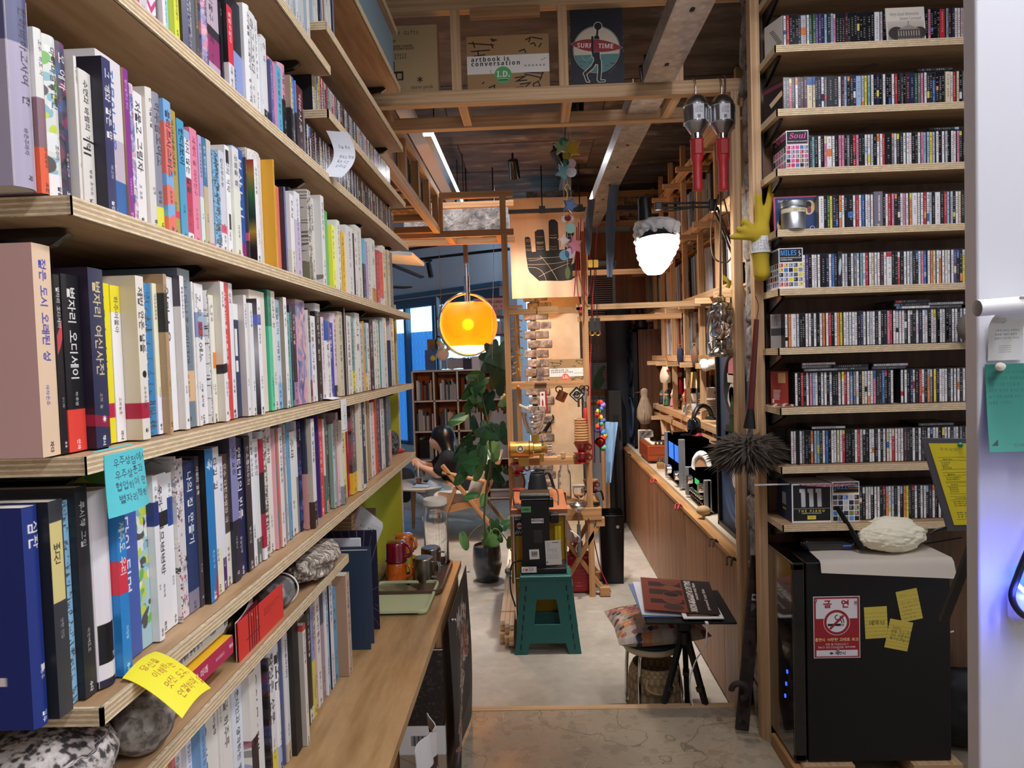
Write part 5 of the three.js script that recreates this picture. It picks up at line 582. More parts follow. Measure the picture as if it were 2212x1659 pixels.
// studio loudspeakers
{
const blue=std(0x3e536e,0.5),rim=std(0x0e0f12,0.4),cone=std(0x24262b,0.7),coneBlue=std(0x43587a,0.7);
const sp=(zNear,zFar,X,label)=>{const o=thing('loudspeaker',label,'loudspeaker',V(X,CT,(zNear+zFar)/ 2)),W=zNear - zFar,H=1.13,D=0.38;
part('cabinet',box(D - 0.02,H,W,D / 2+0.01,H / 2,0,'y'),M.walnut,o);part('baffle',box(0.02,H - 0.04,W - 0.05,0.008,H / 2,0),blue,o);part('surround',[box(0.05,H,0.024,0.005,H / 2,W / 2 - 0.012),box(0.05,H,0.024,0.005,H / 2,-W / 2+0.012),box(0.05,0.024,W,0.005,H - 0.012,0),box(0.05,0.024,W,0.005,0.012,0)],rim,o);
const woofer=(y,R,m2)=>{const g=lathe([[R,0],[R,0.016],[R*.93,0.02],[R*.88,0.014],[R*.84,0.004],[R*.8,0.01],[R*.35,-0.045],[R*.3,-0.05]],40).rotateZ(Math.PI / 2).translate(-0.004,y,0);part('woofer',g,m2,o);part('dust_cap',ball(R*.3,0,0,0,20,10).scale(0.5,1,1).translate(0.03,y,0),rim,o);part('woofer_frame',torus(R,0.009,0,0,0,8,44).rotateY(Math.PI / 2).translate(-0.006,y,0),rim,o);for(let i=0;i<8;i++)part('screw',cyl(0.006,0.006,0.012,0,0,0,8).rotateZ(Math.PI / 2).translate(-0.006,y+Math.cos(i*.785)*R*1.02,Math.sin(i*.785)*R*1.02),M.black,o);};
woofer(0.27,0.205,coneBlue);woofer(0.74,0.15,cone);part('horn',[torus(0.07,0.012,0,0,0).scale(1.6,1,1).rotateY(Math.PI / 2).translate(-0.005,0.99,0),cyl(0.1,0.1,0.006,0,0,0,24).rotateZ(Math.PI / 2).translate(-0.002,0.99,0)],rim,o);
const [s,m3]=print(60,60,(c,w,h)=>{c.fillStyle='#e8e4e0';c.fillRect(0,0,w,h);c.fillStyle='#c8502a';c.fillRect(8,8,40,12);c.fillStyle='#333';c.fillRect(8,24,40,10);});part('badge',rot(card(0.06,0.1,0.002,s),0,-Math.PI / 2,0).translate(-0.004,0.53,W*.3),m3,o);part('control_plate',[box(0.004,0.07,0.16,-0.004,0.5,-0.1),cyl(0.014,0.014,0.02,0,0,0,14).rotateZ(Math.PI / 2).translate(-0.012,0.5,-0.06),cyl(0.014,0.014,0.02,0,0,0,14).rotateZ(Math.PI / 2).translate(-0.012,0.5,-0.14)],rim,o);part('port',cyl(0.02,0.02,0.006,0,0,0,14).rotateZ(Math.PI / 2).translate(-0.004,0.46,W*.34),rim,o);return o;};
sp(-3.02,-3.64,0.968,'blue fronted studio loudspeaker behind the pine post');sp(-6.6,-7.22,0.975,'blue fronted studio loudspeaker at the far end of the cabinet');
const gar=thing('hanging_garland','string of paper hat, snowman and fir hanging before the near loudspeaker','garland',V(0,0,0)),gz=-3.3,gp=(x,y)=>atX(x,y,0.955),disc=(x,y,r,m,n)=>{const p=gp(x,y);part(n,cyl(r,r,0.003,0,0,0,24).rotateZ(Math.PI / 2).translate(p.x,p.y,p.z),m,gar);};void gz;
const wh=std(0xefefec,0.8),fx=(pts,m,n,x,y,s)=>{const p=gp(x,y);part(n,ext(pts.map((q)=>[q[0]*s,q[1]*s]),0.003).rotateY(-Math.PI / 2).translate(p.x,p.y,p.z),m,gar);};
fx([[-1,-0.2],[1,-0.2],[0.8,0.5],[0.3,1.6],[-0.2,1.8],[-0.8,0.6]],std(0xe89aa8,0.8),'hat',1581,805,0.06);fx([[-1.2,-0.6],[1.2,-0.6],[1.3,0.2],[-1.3,0.2]],wh,'hat_brim',1581,812,0.055);disc(1582,853,0.055,wh,'snowman_head');disc(1582,869,0.075,wh,'snowman_body');fx([[-1,-1],[-0.2,-1],[-0.2,-1.3],[0.2,-1.3],[0.2,-1],[1,-1],[0.5,-0.3],[0.8,-0.3],[0.3,0.4],[0.5,0.4],[0,1.3],[-0.5,0.4],[-0.3,0.4],[-0.8,-0.3],[-0.5,-0.3]],std(0x1f4a2a,0.8),'fir_tree',1583,897,0.075);disc(1587,1038,0.035,wh,'ring');const ga=gp(1581,760),gb=gp(1587,1060);part('string',rod(ga,gb,0.0012,5),wh,gar);
}
// hi-fi on the cabinet
{
const grey=std(0xa9adb2,0.35,{metalness:0.7}),glassBlk=M.blackGloss,blueM=std(0x2a5ad0,0.3,{emissive:0x2a6cf0,emissiveIntensity:1.1}),greenM=std(0x1a8a4a,0.3,{emissive:0x22c060,emissiveIntensity:0.6});
const amp=(pxN,pyN,W,H,D,X,label)=>{const p=atY(pxN,pyN,CT+0.02),o=thing('amplifier',label,'amplifier',V(X,CT+0.02,p.z));part('case',box(D - 0.03,H,W - 0.02,D / 2+0.02,H / 2,W / 2),M.blackMat,o);part('glass_front',box(0.012,H,W - 0.06,0.0,H / 2,W / 2),glassBlk,o);for(const e of [0.015,W - 0.015])part('end_plate',rbox(0.04,H*1.04,0.03,0.004,-0.005,H / 2,e),grey,o);part('foot',[cyl(0.02,0.02,0.02,0.06,-0.01,0.05),cyl(0.02,0.02,0.02,D - 0.06,-0.01,0.05),cyl(0.02,0.02,0.02,0.06,-0.01,W - 0.05),cyl(0.02,0.02,0.02,D - 0.06,-0.01,W - 0.05)],M.black,o);return o;};
// the near edge of each front: pixel of its lower near corner
const a2=amp(1505,1103,-0.44,0.17,0.42,0.955,'low black amplifier with a row of steel knobs, nearest the loudspeaker');for(let i=0;i<8;i++)part('knob',cyl(0.011,0.013,0.022,0,0,0,14).rotateZ(Math.PI / 2).translate(-0.016,0.055,-0.08 - i*0.037),M.chrome,a2);for(let i=0;i<9;i++)part('button',box(0.012,0.014,0.012,-0.01,0.022,-0.07 - i*0.035),M.chrome,a2);part('dial',cyl(0.026,0.03,0.03,0,0,0,20).rotateZ(Math.PI / 2).translate(-0.02,0.11,-0.08),M.chrome,a2);part('dial',cyl(0.026,0.03,0.03,0,0,0,20).rotateZ(Math.PI / 2).translate(-0.02,0.11,-0.36),M.chrome,a2);part('display',box(0.004,0.03,0.1,-0.008,0.12,-0.22),greenM,a2);
const a1=amp(1454,1052,-0.45,0.31,0.45,0.965,'tall black amplifier with blue lit meters carrying the headphones');part('meter',[box(0.004,0.11,0.15,-0.008,0.2,-0.12),box(0.004,0.11,0.15,-0.008,0.2,-0.32)],blueM,a1);part('dial',cyl(0.03,0.034,0.03,0,0,0,20).rotateZ(Math.PI / 2).translate(-0.02,0.06,-0.09),M.chrome,a1);part('dial',cyl(0.03,0.034,0.03,0,0,0,20).rotateZ(Math.PI / 2).translate(-0.02,0.06,-0.36),M.chrome,a1);part('ridge',box(0.4,0.012,0.02,0.24,0.316,-0.22),M.black,a1);
const ap=a1.position.clone();
// headphones
const h=thing('headphones','black over-ear headphones standing on the tall amplifier','headphones',V(ap.x+0.2,ap.y+0.315,ap.z - 0.25));h.rotation.y=0.5;part('band',new THREE.TorusGeometry(0.085,0.012,10,30,Math.PI).scale(1,1.25,1.6).translate(0,0.09,0),M.black,h);for(const s of [-1,1]){part('ear_cup',lathe([[0,-0.02],[0.045,-0.018],[0.05,0],[0.045,0.018],[0,0.02]],28).rotateZ(Math.PI / 2).scale(1,1.15,1).translate(s*0.088,0.06,0),M.blackGloss,h);part('ear_pad',torus(0.04,0.014,0,0,0,10,28).rotateY(Math.PI / 2).scale(1,1.15,1).translate(s*0.066,0.06,0),M.blackMat,h);}
// turntable in a red wood plinth
const t=atY(1425,1003,CT),tt=thing('turntable','turntable in a reddish wooden plinth beside the tall amplifier','turntable',V(0.93,CT,t.z - 0.02));const rw=std(0xffffff,0.3,{map:woodTex('a8502c','7a3218',3,16,1,.3,201)});part('plinth',rbox(0.42,0.13,0.46,0.012,0.2,0.085,-0.24),rw,tt);part('foot',[cyl(0.02,0.02,0.02,0.05,0.01,-0.06),cyl(0.02,0.02,0.02,0.36,0.01,-0.06),cyl(0.02,0.02,0.02,0.05,0.01,-0.42),cyl(0.02,0.02,0.02,0.36,0.01,-0.42)],M.black,tt);part('deck_plate',rbox(0.34,0.012,0.4,0.004,0.2,0.156,-0.24),M.cream,tt);part('platter',cyl(0.15,0.15,0.02,0.2,0.172,-0.24,40),M.blackGloss,tt);part('tonearm',tube([V(0.34,0.2,-0.1),V(0.3,0.2,-0.2),V(0.26,0.195,-0.3)],0.005,12,6),M.chrome,tt);part('weight',cyl(0.015,0.015,0.04,0.34,0.19,-0.09),M.chrome,tt);for(let i=0;i<4;i++)part('knob',cyl(0.01,0.01,0.022,0.06+i*0.03,0.163,-0.03),M.brass,tt);
const sw=thing('brass_switch','little stack of brass and steel knobs beside the turntable','fitting',atY(1427,1012,CT));part('base',rbox(0.05,0.05,0.06,0.004,0,0.025,0),M.cabSide,sw);part('knob',[cyl(0.018,0.018,0.03,0.03,0.07,0),cyl(0.012,0.012,0.04,-0.01,0.07,0)],M.steel,sw);
// bark block with the carved bird
const bl=thing('bark_block','sawn block with rough bark on its side, under the carved bird','wood block',V(1.02,CT,atY(1372,976,CT).z));{const g=rbox(0.12,0.2,0.12,0.01,0,0.1,0,3);part('sawn_wood',g,M.cream,bl);const b=new THREE.BoxGeometry(0.122,0.2,0.03,12,16,2),p=b.attributes.position;for(let i=0;i<p.count;i++){const n=noise3(V(p.getX(i),p.getY(i),p.getZ(i)),60,2)- .5;p.setZ(i,p.getZ(i)+n*0.03);}b.computeVertexNormals();part('bark',mapBox(b).translate(0,0.1,0.06),M.rock,bl);}
const bird=thing('bird_carving','carved wooden bird standing on the bark block','carving',V(1.02,CT+0.2,bl.position.z));part('body',lathe([[0,0.05],[0.035,0.06],[0.06,0.12],[0.055,0.2],[0.035,0.27],[0.022,0.31],[0.028,0.34],[0.026,0.37],[0.01,0.385],[0,0.386]],24).scale(1.25,1,0.9),std(0xffffff,0.7,{map:woodTex('b8a890','6a5440',12,4,.2,.3,211)}),bird);part('beak',rod(V(-0.02,0.35,0),V(-0.09,0.345,0),0.008,8,0.002),M.walnut,bird);part('leg',[rod(V(0.01,0,0.012),V(0.01,0.07,0.012),0.004),rod(V(0.01,0,-0.012),V(0.01,0.07,-0.012),0.004)],M.walnut,bird);
// small lit desk lamp, springs and arms
const lp=atY(1400,957,CT),L=thing('desk_lamp','small silver spring arm desk lamp, lit, beside the carved bird','lamp',V(1.06,CT,lp.z));const q=(x,y)=>{const w=atX(x,y,1.06);return V(0,w.y - CT,w.z - lp.z);};const a=V(0,0.02,0),e=q(1399,885).setZ(0.05),hd=q(1386,842).setZ(-0.12);part('base',cyl(0.07,0.075,0.02,0,0.01,0,28),M.chrome,L);for(const s of [-1,1]){part('lower_arm',rod(a.clone().add(V(s*.012,0,s*0.02)),e.clone().add(V(s*.012,0,s*.02)),0.005),M.chrome,L);part('upper_arm',rod(e.clone().add(V(s*.01,0,s*.015)),hd.clone().add(V(s*.01,0.0,s*.015)),0.005),M.chrome,L);}part('joint',cyl(0.022,0.022,0.03,0,0,0,16).rotateZ(Math.PI / 2).translate(e.x,e.y,e.z),M.chrome,L);part('shade',lathe([[0.1,-0.08],[0.098,-0.06],[0.085,-0.02],[0.06,0.015],[0.035,0.03],[0.03,0.07],[0.012,0.078]],32).translate(-0.06,hd.y,hd.z),M.chrome,L);part('bulb',ball(0.035,-0.06,hd.y - 0.045,hd.z,16,12),std(0xfff2d8,0.5,{emissive:0xffe6ba,emissiveIntensity:6}),L);const pl=new THREE.PointLight(0xffe2b4,2.2);pl.name='desk_lamp_light';pl.position.set(1.0,CT+hd.y - 0.1,lp.z+hd.z);pl.castShadow=true;pl.shadow.radius=2;scene.add(pl);
// cards, ornament, disc, frames near the amplifiers
const lean=(px,py,w,h,base,draw,label,cat,X,tilt=0.25,yy=ap.y+0.316)=>{const [s,m]=print(120,Math.round(120*h / w),draw),p=atX(px,py,X),o=solo(cat.replace(/ /g,'_'),card(w,h,0.004,s).rotateX(-tilt).rotateY(-1.0),m,label,cat);o.position.set(X,yy+h / 2*Math.cos(tilt),p.z);return o;};
lean(1484,950,0.1,0.15,0,(c,w,h)=>{c.fillStyle='#e8e8e8';c.fillRect(0,0,w,h);c.fillStyle='#4a4e54';c.fillRect(8,8,w - 16,h - 16);c.fillStyle='#c8ccd0';c.beginPath();c.arc(w*.5,h*.4,20,0,7);c.fill();c.fillStyle='#8a9096';c.fillRect(w*.3,h*.5,w*.4,h*.4);},'white framed grey portrait card leaning on the tall amplifier','card',1.2);
lean(1491,935,0.13,0.24,0,(c,w,h)=>{c.fillStyle='#5a5f66';c.fillRect(0,0,w,h);c.strokeStyle='#c8a888';c.lineWidth=3;for(let i=0;i<9;i++){c.beginPath();c.moveTo(w / 2,h*.4);c.lineTo(w / 2+Math.cos(i*.7)*36,h*.4+Math.sin(i*.7)*50);c.stroke();}},'tall slate card with pale antler drawing behind the portrait card','card',1.26);
lean(1532,985,0.16,0.2,0,(c,w,h)=>{c.fillStyle='#3a4450';c.fillRect(0,0,w,h);const r=rng(4);for(let i=0;i<30;i++){c.fillStyle=['#c84a3a','#e8e0d8','#2a2a30','#8a9ab0'][r()*4|0];c.fillRect(r()*w,r()*h,26*r(),40*r());}},'wrapped record with a colourful crowded cover by the near loudspeaker','record',1.24,0.2,CT+0.25);
const orn=thing('bauble_string','string of red wooden baubles hanging beside the slate card','ornament',V(0,0,0));const o1=atX(1507,943,1.12),o2=atX(1513,958,1.12),o3=atX(1507,915,1.12),o4=atX(1513,975,1.12);part('bauble',ball(0.045,o1.x,o1.y,o1.z),std(0xa01c2c,0.4),orn);part('bauble',ball(0.024,o2.x,o2.y,o2.z),std(0xc02c30,0.4),orn);part('cord',tube([o3,o1.clone().add(V(0,0.05,0)),o2,o4],0.004,18,5),M.cream,orn);
const fl=atX(1516,1014,1.05),fluff=thing('fleece_mirror','oval dial rimmed with white fleece standing on the low amplifier','mirror',fl);{const g=torus(0.075,0.018,0,0,0,10,40).scale(0.9,1.3,1),p=g.attributes.position;for(let i=0;i<p.count;i++){const n=noise3(V(p.getX(i),p.getY(i),p.getZ(i)),90,3)- .5;p.setXYZ(i,p.getX(i)*(1+n*.1),p.getY(i)*(1+n*.1),p.getZ(i)*(1+n));}g.computeVertexNormals();part('fleece_rim',g.rotateY(-1.0),std(0xf2efe8,1),fluff);part('disc',cyl(0.072,0.072,0.01,0,0,0,32).rotateX(Math.PI / 2).scale(0.9,1.3,1).rotateY(-1.0),std(0xc0906a,0.6),fluff);part('prop',rod(V(0.03,0,0),V(0.09,-0.1,0.02),0.005),M.pine,fluff);}
const wb=solo('wood_crate',rbox(0.3,0.1,0.02,0.003),M.panelWood,'weathered plank box front between low amplifier and loudspeaker','crate');wb.position.copy(atX(1541,1018,1.2));wb.rotation.y=-1.45;
const wf=thing('photo_holder','small white picture frame tucked behind the low amplifier','frame',atX(1505,1013,1.25));part('frame',[box(0.12,0.015,0.012,0,0.05,0),box(0.12,0.015,0.012,0,-0.05,0),box(0.015,0.1,0.012,-0.05,0,0),box(0.015,0.1,0.012,0.05,0,0)],M.white,wf);part('backing',box(0.1,0.1,0.004,0,0,-0.003),M.black,wf);wf.rotation.y=-0.9;
const stone=solo('pebble',ball(0.04,0,0,0,14,10).scale(1,.7,.8),std(0xa88860,0.8),'brown pebble lying on the cabinet top in front of the low amplifier','stone');stone.position.copy(atY(1512,1113,CT)).add(V(0.02,0.026,0));
const tubeP=atY(1597,1205,CT),pt=thing('paper_tube','tall white paper tube standing by the pine post','tube',V(tubeP.x+0.012,CT,-3.06));part('tube',cyl(0.016,0.016,0.27,0,0.135,0,20),M.white,pt);part('band',cyl(0.0163,0.0163,0.05,0,0.1,0,20),M.black,pt);const pt2=thing('white_bottle','small rounded white plastic bottle beside the paper tube','bottle',V(tubeP.x+0.03,CT,-3.0));part('body',lathe([[0,0],[0.018,0],[0.02,0.004],[0.02,0.12],[0.012,0.15],[0.011,0.17],[0,0.172]],20),M.white,pt2);
}
// the lit ledge of figurines, cups and bottles (generic little figures)
{
const y=1.042,X=1.25,r=rng(8),zAt=(px)=>-X*FP /(px - 1150);const mats=[std(0xc8283a,0.5),std(0xefe9df,0.5),std(0x22222a,0.5),std(0xe0c080,0.5),std(0x3a6a4a,0.5),std(0xd88a9a,0.5)],skin=std(0xd8b090,0.6);
let k=0;for(const px of [1431,1436,1441,1447,1452,1457,1462,1467,1471,1476]){const h=0.09+r()*0.08,i=k,o=thing('figurine',`${['red hatted', 'white', 'red caped', 'dark suited', 'cream', 'spotted', 'black and white', 'green based', 'pink', 'silver'][i]} little figurine on the lamp lit ledge, ${ord(i + 1)} from the far end`,'figurine',V(X - 0.07+r()*0.09,y,zAt(px)),r()*3,'figurines on the lit ledge');part('body',lathe([[0,0],[h*.22,0],[h*.2,h*.1],[h*.16,h*.4],[h*.1,h*.58],[0,h*.6]],14),mats[i % 6],o);part('head',ball(h*.15,0,h*.7,0,12,9),skin,o);part('hat',lathe([[h*.17,h*.78],[h*.1,h*.86],[0.002,h*(1+.2*r())]],12),mats[(i*5)% 6],o);part('arm',[rod(V(h*.1,h*.52,0),V(h*.22,h*.3,0.01),h*.045),rod(V(-h*.1,h*.52,0),V(-h*.22,h*.34,0.01),h*.045)],mats[i % 6],o);k++;}
const doll=thing('wooden_doll','jointed wooden doll in red jacket and pointed red cap','doll',V(X - 0.02,y,zAt(1469))),red=std(0xb0202a,0.45);part('head',ball(0.03,0,0.29,0,16,12),skin,doll);part('cap',lathe([[0.032,0.305],[0.024,0.33],[0.006,0.39],[0,0.395]],18),red,doll);part('jacket',lathe([[0.036,0.12],[0.038,0.14],[0.034,0.2],[0.03,0.25],[0.012,0.265]],18),red,doll);part('shorts',lathe([[0,0.08],[0.032,0.08],[0.034,0.125]],18),std(0x2a3a4a,0.6),doll);for(const s of [-1,1]){part('arm',rod(V(s*0.034,0.24,0),V(s*0.05,0.12,0.005),0.009),red,doll);part('hand',ball(0.01,s*0.051,0.11,0.006,10,8),skin,doll);part('leg',rod(V(s*0.015,0.09,0),V(s*0.016,0.012,0),0.008),skin,doll);part('shoe',ball(0.013,s*0.017,0.01,0.006,10,8).scale(1,.7,1.4),red,doll);}
const cup=(px,yy,label,n)=>{const o=thing('cup',label,'cup',V(X+0.0,yy,zAt(px)),0.4+n,'white cups on the lit ledge');part('bowl',lathe([[0,0.004],[0.024,0.002],[0.03,0.008],[0.043,0.05],[0.045,0.075],[0.0425,0.075],[0.04,0.05],[0.026,0.012],[0,0.01]],28),std(0xf0f0ee,0.2),o);part('handle',torus(0.024,0.005,0,0,0,8,20).translate(-0.06,0.042,0),std(0xf0f0ee,0.2),o);return o;};
cup(1498,y+0.001,'white china cup at the bottom of its pair on the lit ledge',0);cup(1498,y+0.078,'white china cup standing on another cup',1);cup(1527,y+0.14,'white china cup resting on the pile of saucers',2);
for(let i=0;i<7;i++){const o=thing('saucer',`white saucer, ${ord(i + 1)} up in the pile near the loudspeaker`,'saucer',V(X+0.02,y+i*0.018,zAt(1522)),0,'pile of white saucers');part('dish',lathe([[0,0.004],[0.035,0.002],[0.05,0.006],[0.075,0.018],[0.073,0.021],[0.048,0.01],[0,0.008]],28),std(0xeceae8,0.25),o);}
const bot=(px,xx,h,m,label)=>{const o=thing('bottle',label,'bottle',V(xx,y,zAt(px)- .05));part('glass',lathe([[0,0],[0.036,0],[0.038,0.006],[0.038,h*.62],[0.014,h*.76],[0.013,h*.94],[0,h*.95]],24),m,o);part('capsule',cyl(0.0155,0.0155,h*.16,0,h*.9,0,18),M.black,o);part('paper_label',cyl(0.0385,0.0385,h*.24,0,h*.34,0,24,true),M.paper,o);};
bot(1488,X+0.1,0.31,phy(0x151a12,0.1),'dark wine bottle with white label between rack posts');bot(1493,X+0.16,0.29,phy(0x0f0f10,0.1),'black bottle behind the white cups');bot(1530,X+0.14,0.33,phy(0x1c0f10,0.1),'black bottle with pale label close to the near loudspeaker');bot(1446,X+0.14,0.27,M.black,'dark flat flask behind the red capped figurines');
const sh=thing('table_lamp','little metallic lampshade on a stem among the bottles','lamp',V(X - 0.01,y,zAt(1504)));part('shade',lathe([[0.07,0.2],[0.05,0.32]],28),std(0xc8b890,0.15,{metalness:1,side:THREE.DoubleSide}),sh);part('stem',cyl(0.006,0.006,0.24,0,0.12,0),M.chrome,sh);part('base',cyl(0.04,0.042,0.012,0,0.006,0),M.chrome,sh);
const stick=thing('striped_stick','slim stick painted black, white and red leaning on a rack post','stick',V(X - 0.12,y,zAt(1511)));[[0,.1,0x8a8a90],[.1,.2,0xb02030],[.2,.28,0xefefea],[.28,.34,0x18181a]].forEach(([a,b,c])=>part('section',cyl(0.007,0.007,b - a,0,(a+b)/ 2,0,12),std(c,0.5),stick));
const cot=thing('cotton_boll','white cotton boll hanging at the corner of the rack','cotton',V(1.1,1.43,-1.1*FP /(1527 - 1150)));for(let i=0;i<5;i++){const a=i*1.25;const g=ball(0.03,Math.cos(a)*0.028,Math.sin(a*2)*0.01,Math.sin(a)*0.028,14,10);part('tuft',g,std(0xf4f2ec,1),cot);}
const pouch=thing('cloth_pouch','small natural cloth bag hanging from the rack with a red bead','bag',V(1.09,1.4,-1.09*FP /(1435 - 1150)));part('bag',sheet((u,v)=>{const a=u*6.28,q=0.035+0.045*Math.sin(v*2.4);return V(Math.cos(a)*q*.5,-v*0.13,Math.sin(a)*q*1.5);},24,10,0.002),std(0xd8cbb4,0.9),pouch);part('bead',ball(0.014,0,-0.03,0.12),std(0xc01c2a,0.4),pouch);part('cord',tube([V(0,0,0),V(0.02,0.05,0),V(0.0,0.09,0.02)],0.003,10,5),M.rope,pouch);
const deco=(px,py,m,label,rx)=>{const p=atX(px,py,1.12),o=thing('hanging_ornament',label,'ornament',p);part('shell',ball(0.05,0,0,0,18,14).scale(.5,1.4,1),m,o);part('loop',torus(0.012,0.003,0,0.08,0),M.rope,o);o.rotation.x=rx;};
deco(1470,770,std(0x2c3a60,0.6),'dark blue patterned oval ornament hanging on the rack',0.1);deco(1501,770,std(0x7a5a48,0.7),'brown woven oval ornament hanging on the rack',-0.1);
const cat=thing('cat_statue','dark sitting cat statue on top of the far loudspeaker','statue',V(1.06,1.745,-6.75));part('body',lathe([[0,0],[0.06,0],[0.065,0.03],[0.055,0.09],[0.035,0.14],[0.03,0.16]],20),std(0x2a1a16,0.4),cat);part('head',ball(0.038,-0.01,0.18,0.01,16,12),std(0x2a1a16,0.4),cat);for(const s of [-1,1])part('ear',new THREE.ConeGeometry(0.013,0.03,8).translate(-0.01+s*.022,0.215,0.01),std(0x2a1a16,0.4),cat);
}
// ---------------------------------------------------------------- coffee bar
{
const ZF=-4.75,fr=thing('bar_rack','tall pine rack with cross bars standing behind the coffee bar','rack',V(0,0,0));
const xl=atZ(1095,700,ZF).x,xr=atZ(1264,700,ZF).x,bar2=(y,z=ZF,x0=xl - 0.02,x1=xr+0.02)=>part('cross_bar',box(x1 - x0,0.036,0.036,(x0+x1)/ 2,y,z,'x'),M.pineOld,fr);
part('post',box(0.04,2.5,0.04,xl,1.1,ZF,'y'),M.pineOld,fr);part('post',box(0.04,2.5,0.04,xr,1.1,ZF,'y'),M.pineOld,fr);part('post',box(0.036,2.0,0.036,xl+0.06,0.85,ZF - 0.4,'y'),M.pineOld,fr);
for(const py of [672,833,998]){const y=atZ(1180,py,ZF).y;bar2(y);}
{const y=atZ(1180,833,ZF).y;part('little_shelf',box(xr - xl,0.014,0.12,(xl+xr)/ 2,y+0.022,ZF - 0.05,'x'),M.pineOld,fr);const y2=atZ(1180,998,ZF).y;part('little_shelf',box(xr - xl,0.014,0.1,(xl+xr)/ 2,y2+0.022,ZF - 0.04,'x'),M.pineOld,fr);const y3=atZ(1130,672,ZF).y;part('bracket',box(0.14,0.05,0.02,xl+0.28,y3,ZF+0.03),M.pineOld,fr);part('bracket',box(0.1,0.02,0.05,xl+0.06,y3+0.03,ZF),M.pineOld,fr);part('cross_bar',box(0.7,0.036,0.036,xr+0.3,atZ(1350,686,ZF).y,ZF,'x'),M.pineOld,fr);part('cross_bar',box(0.7,0.036,0.036,xr+0.3,atZ(1350,572,ZF).y,ZF - 0.4,'x'),M.pineOld,fr);}
const on=(px,py,z=ZF+0.04)=>atZ(px,py,z);
// hand print cloth
const cl0=atZ(1100,430,-5.95),cl1=atZ(1271,640,-5.95),W=cl1.x - cl0.x,H=cl0.y - cl1.y,hp=print(420,Math.round(420*H / W),(c,w,h)=>{c.fillStyle='#d2bd9e';c.fillRect(0,0,w,h);c.fillStyle='#cbb594';for(const x of [.2,.48,.76])c.fillRect(w*x,0,2,h);c.fillStyle='#16140f';const P=(...p)=>{c.beginPath();for(let i=0;i<p.length;i+=2)c.lineTo(p[i]*w,p[i+1]*h);c.fill();};
P(.2,.57,.23,.54,.76,.52,.8,.58,.8,.62,.78,.68,.82,.66,.84,.55,.87,.51,.92,.53,.93,.56,.91,.72,.87,.78,.78,.83,.68,.835,.36,.83,.24,.74,.22,.7);P(.2,.57,.19,.4,.2,.385,.24,.385,.26,.4,.28,.56);P(.33,.56,.32,.34,.36,.32,.43,.32,.44,.35,.46,.55);P(.5,.55,.5,.24,.53,.22,.58,.22,.62,.25,.63,.54);P(.7,.54,.73,.29,.76,.27,.82,.28,.83,.31,.79,.54);
c.strokeStyle='#c9b594';c.lineWidth=2;const L=(...p)=>{c.beginPath();c.moveTo(p[0]*w,p[1]*h);c.quadraticCurveTo(p[2]*w,p[3]*h,p[4]*w,p[5]*h);c.stroke();};L(.21,.6,.5,.61,.8,.58);L(.21,.66,.5,.68,.78,.63);L(.22,.69,.42,.68,.45,.83);L(.38,.58,.52,.7,.6,.83);L(.36,.79,.52,.72,.76,.66);L(.23,.62,.3,.63,.4,.61);for(let i=0;i<22;i++){const x=[.2,.34,.51,.71][i % 4],y=.34+.2*hash2(i,2,3);L(x,y,x+.05,y+.01,x+.09,y);}});
solo('cloth_banner',toSlot(sheet((u,v)=>V(cl0.x+W*u+0.02*v*(u - .3),cl1.y+H*v+0.0*u,-5.95+0.012*Math.sin(u*17+v*2)*(1 - v*.7)+0.01*Math.sin(u*5)),40,24,0.002),hp[0]),hp[1],'natural cloth banner with a large black printed hand','banner');
// second brown carton with red badge, coasters, little things on the rack
const ab=print(420,300,ARTBOOK('#e0674a')),a0=on(1186,778,ZF - 0.02),a1=on(1266,830,ZF - 0.02),aw=a1.x - a0.x,ah=a0.y - a1.y,cart=thing('carton','small brown carton with white band, scrawled signs and a red badge','carton',V((a0.x+a1.x)/ 2,a1.y+0.004,ZF - 0.035));part('printed_front',card(aw,ah,0.002,ab[0]).translate(0,ah / 2,0.021),ab[1],cart);part('body',box(aw - .002,ah - .002,0.04,0,ah / 2,0),M.kraft,cart);
const skew=(px,n,m,label)=>{const p=on(px,828,ZF - 0.02),o=thing('stick_bundle',label,'sticks',p);for(let i=0;i<n;i++)part('stick',rod(V((i - n / 2)*0.005,0.004,hash2(i,1,1)*0.02),V((i - n / 2)*0.0055+0.004,0.1+0.02*hash2(i,2,2),hash2(i,1,1)*0.02),0.0018,5),m,o);};
skew(1143,10,M.pineOld,'bundle of thin wooden sticks on the rack bar');skew(1168,9,M.steel,'bundle of thin metal sticks on the rack bar');const blk=solo('wood_block',rbox(0.08,0.018,0.05,0.003),M.walnut,'dark wooden block under the metal sticks on the rack bar','wood block');blk.position.copy(on(1168,830,ZF+0.012));
const hang=(name,px,py,label,cat)=>{const p=on(px,py,ZF+0.035);return thing(name,label,cat,p);};
const mug=hang('copper_mug',1208,852,'hammered copper mug hanging tilted from the rack bar','mug');{const g=lathe([[0,0],[0.03,0],[0.033,0.004],[0.034,0.07],[0.033,0.071],[0.031,0.006],[0,0.004]],28),p=g.attributes.position;for(let i=0;i<p.count;i++){const n=1+0.05*(noise3(V(p.getX(i),p.getY(i),p.getZ(i)),120,2)- .5);p.setXYZ(i,p.getX(i)*n,p.getY(i),p.getZ(i)*n);}g.computeVertexNormals();part('bowl',rot(g,0,0,-0.45).translate(0,-0.045,0),M.copper,mug);part('handle',torus(0.022,0.004,0,0,0,8,22).translate(0.0,0.035,0),M.black,mug);}
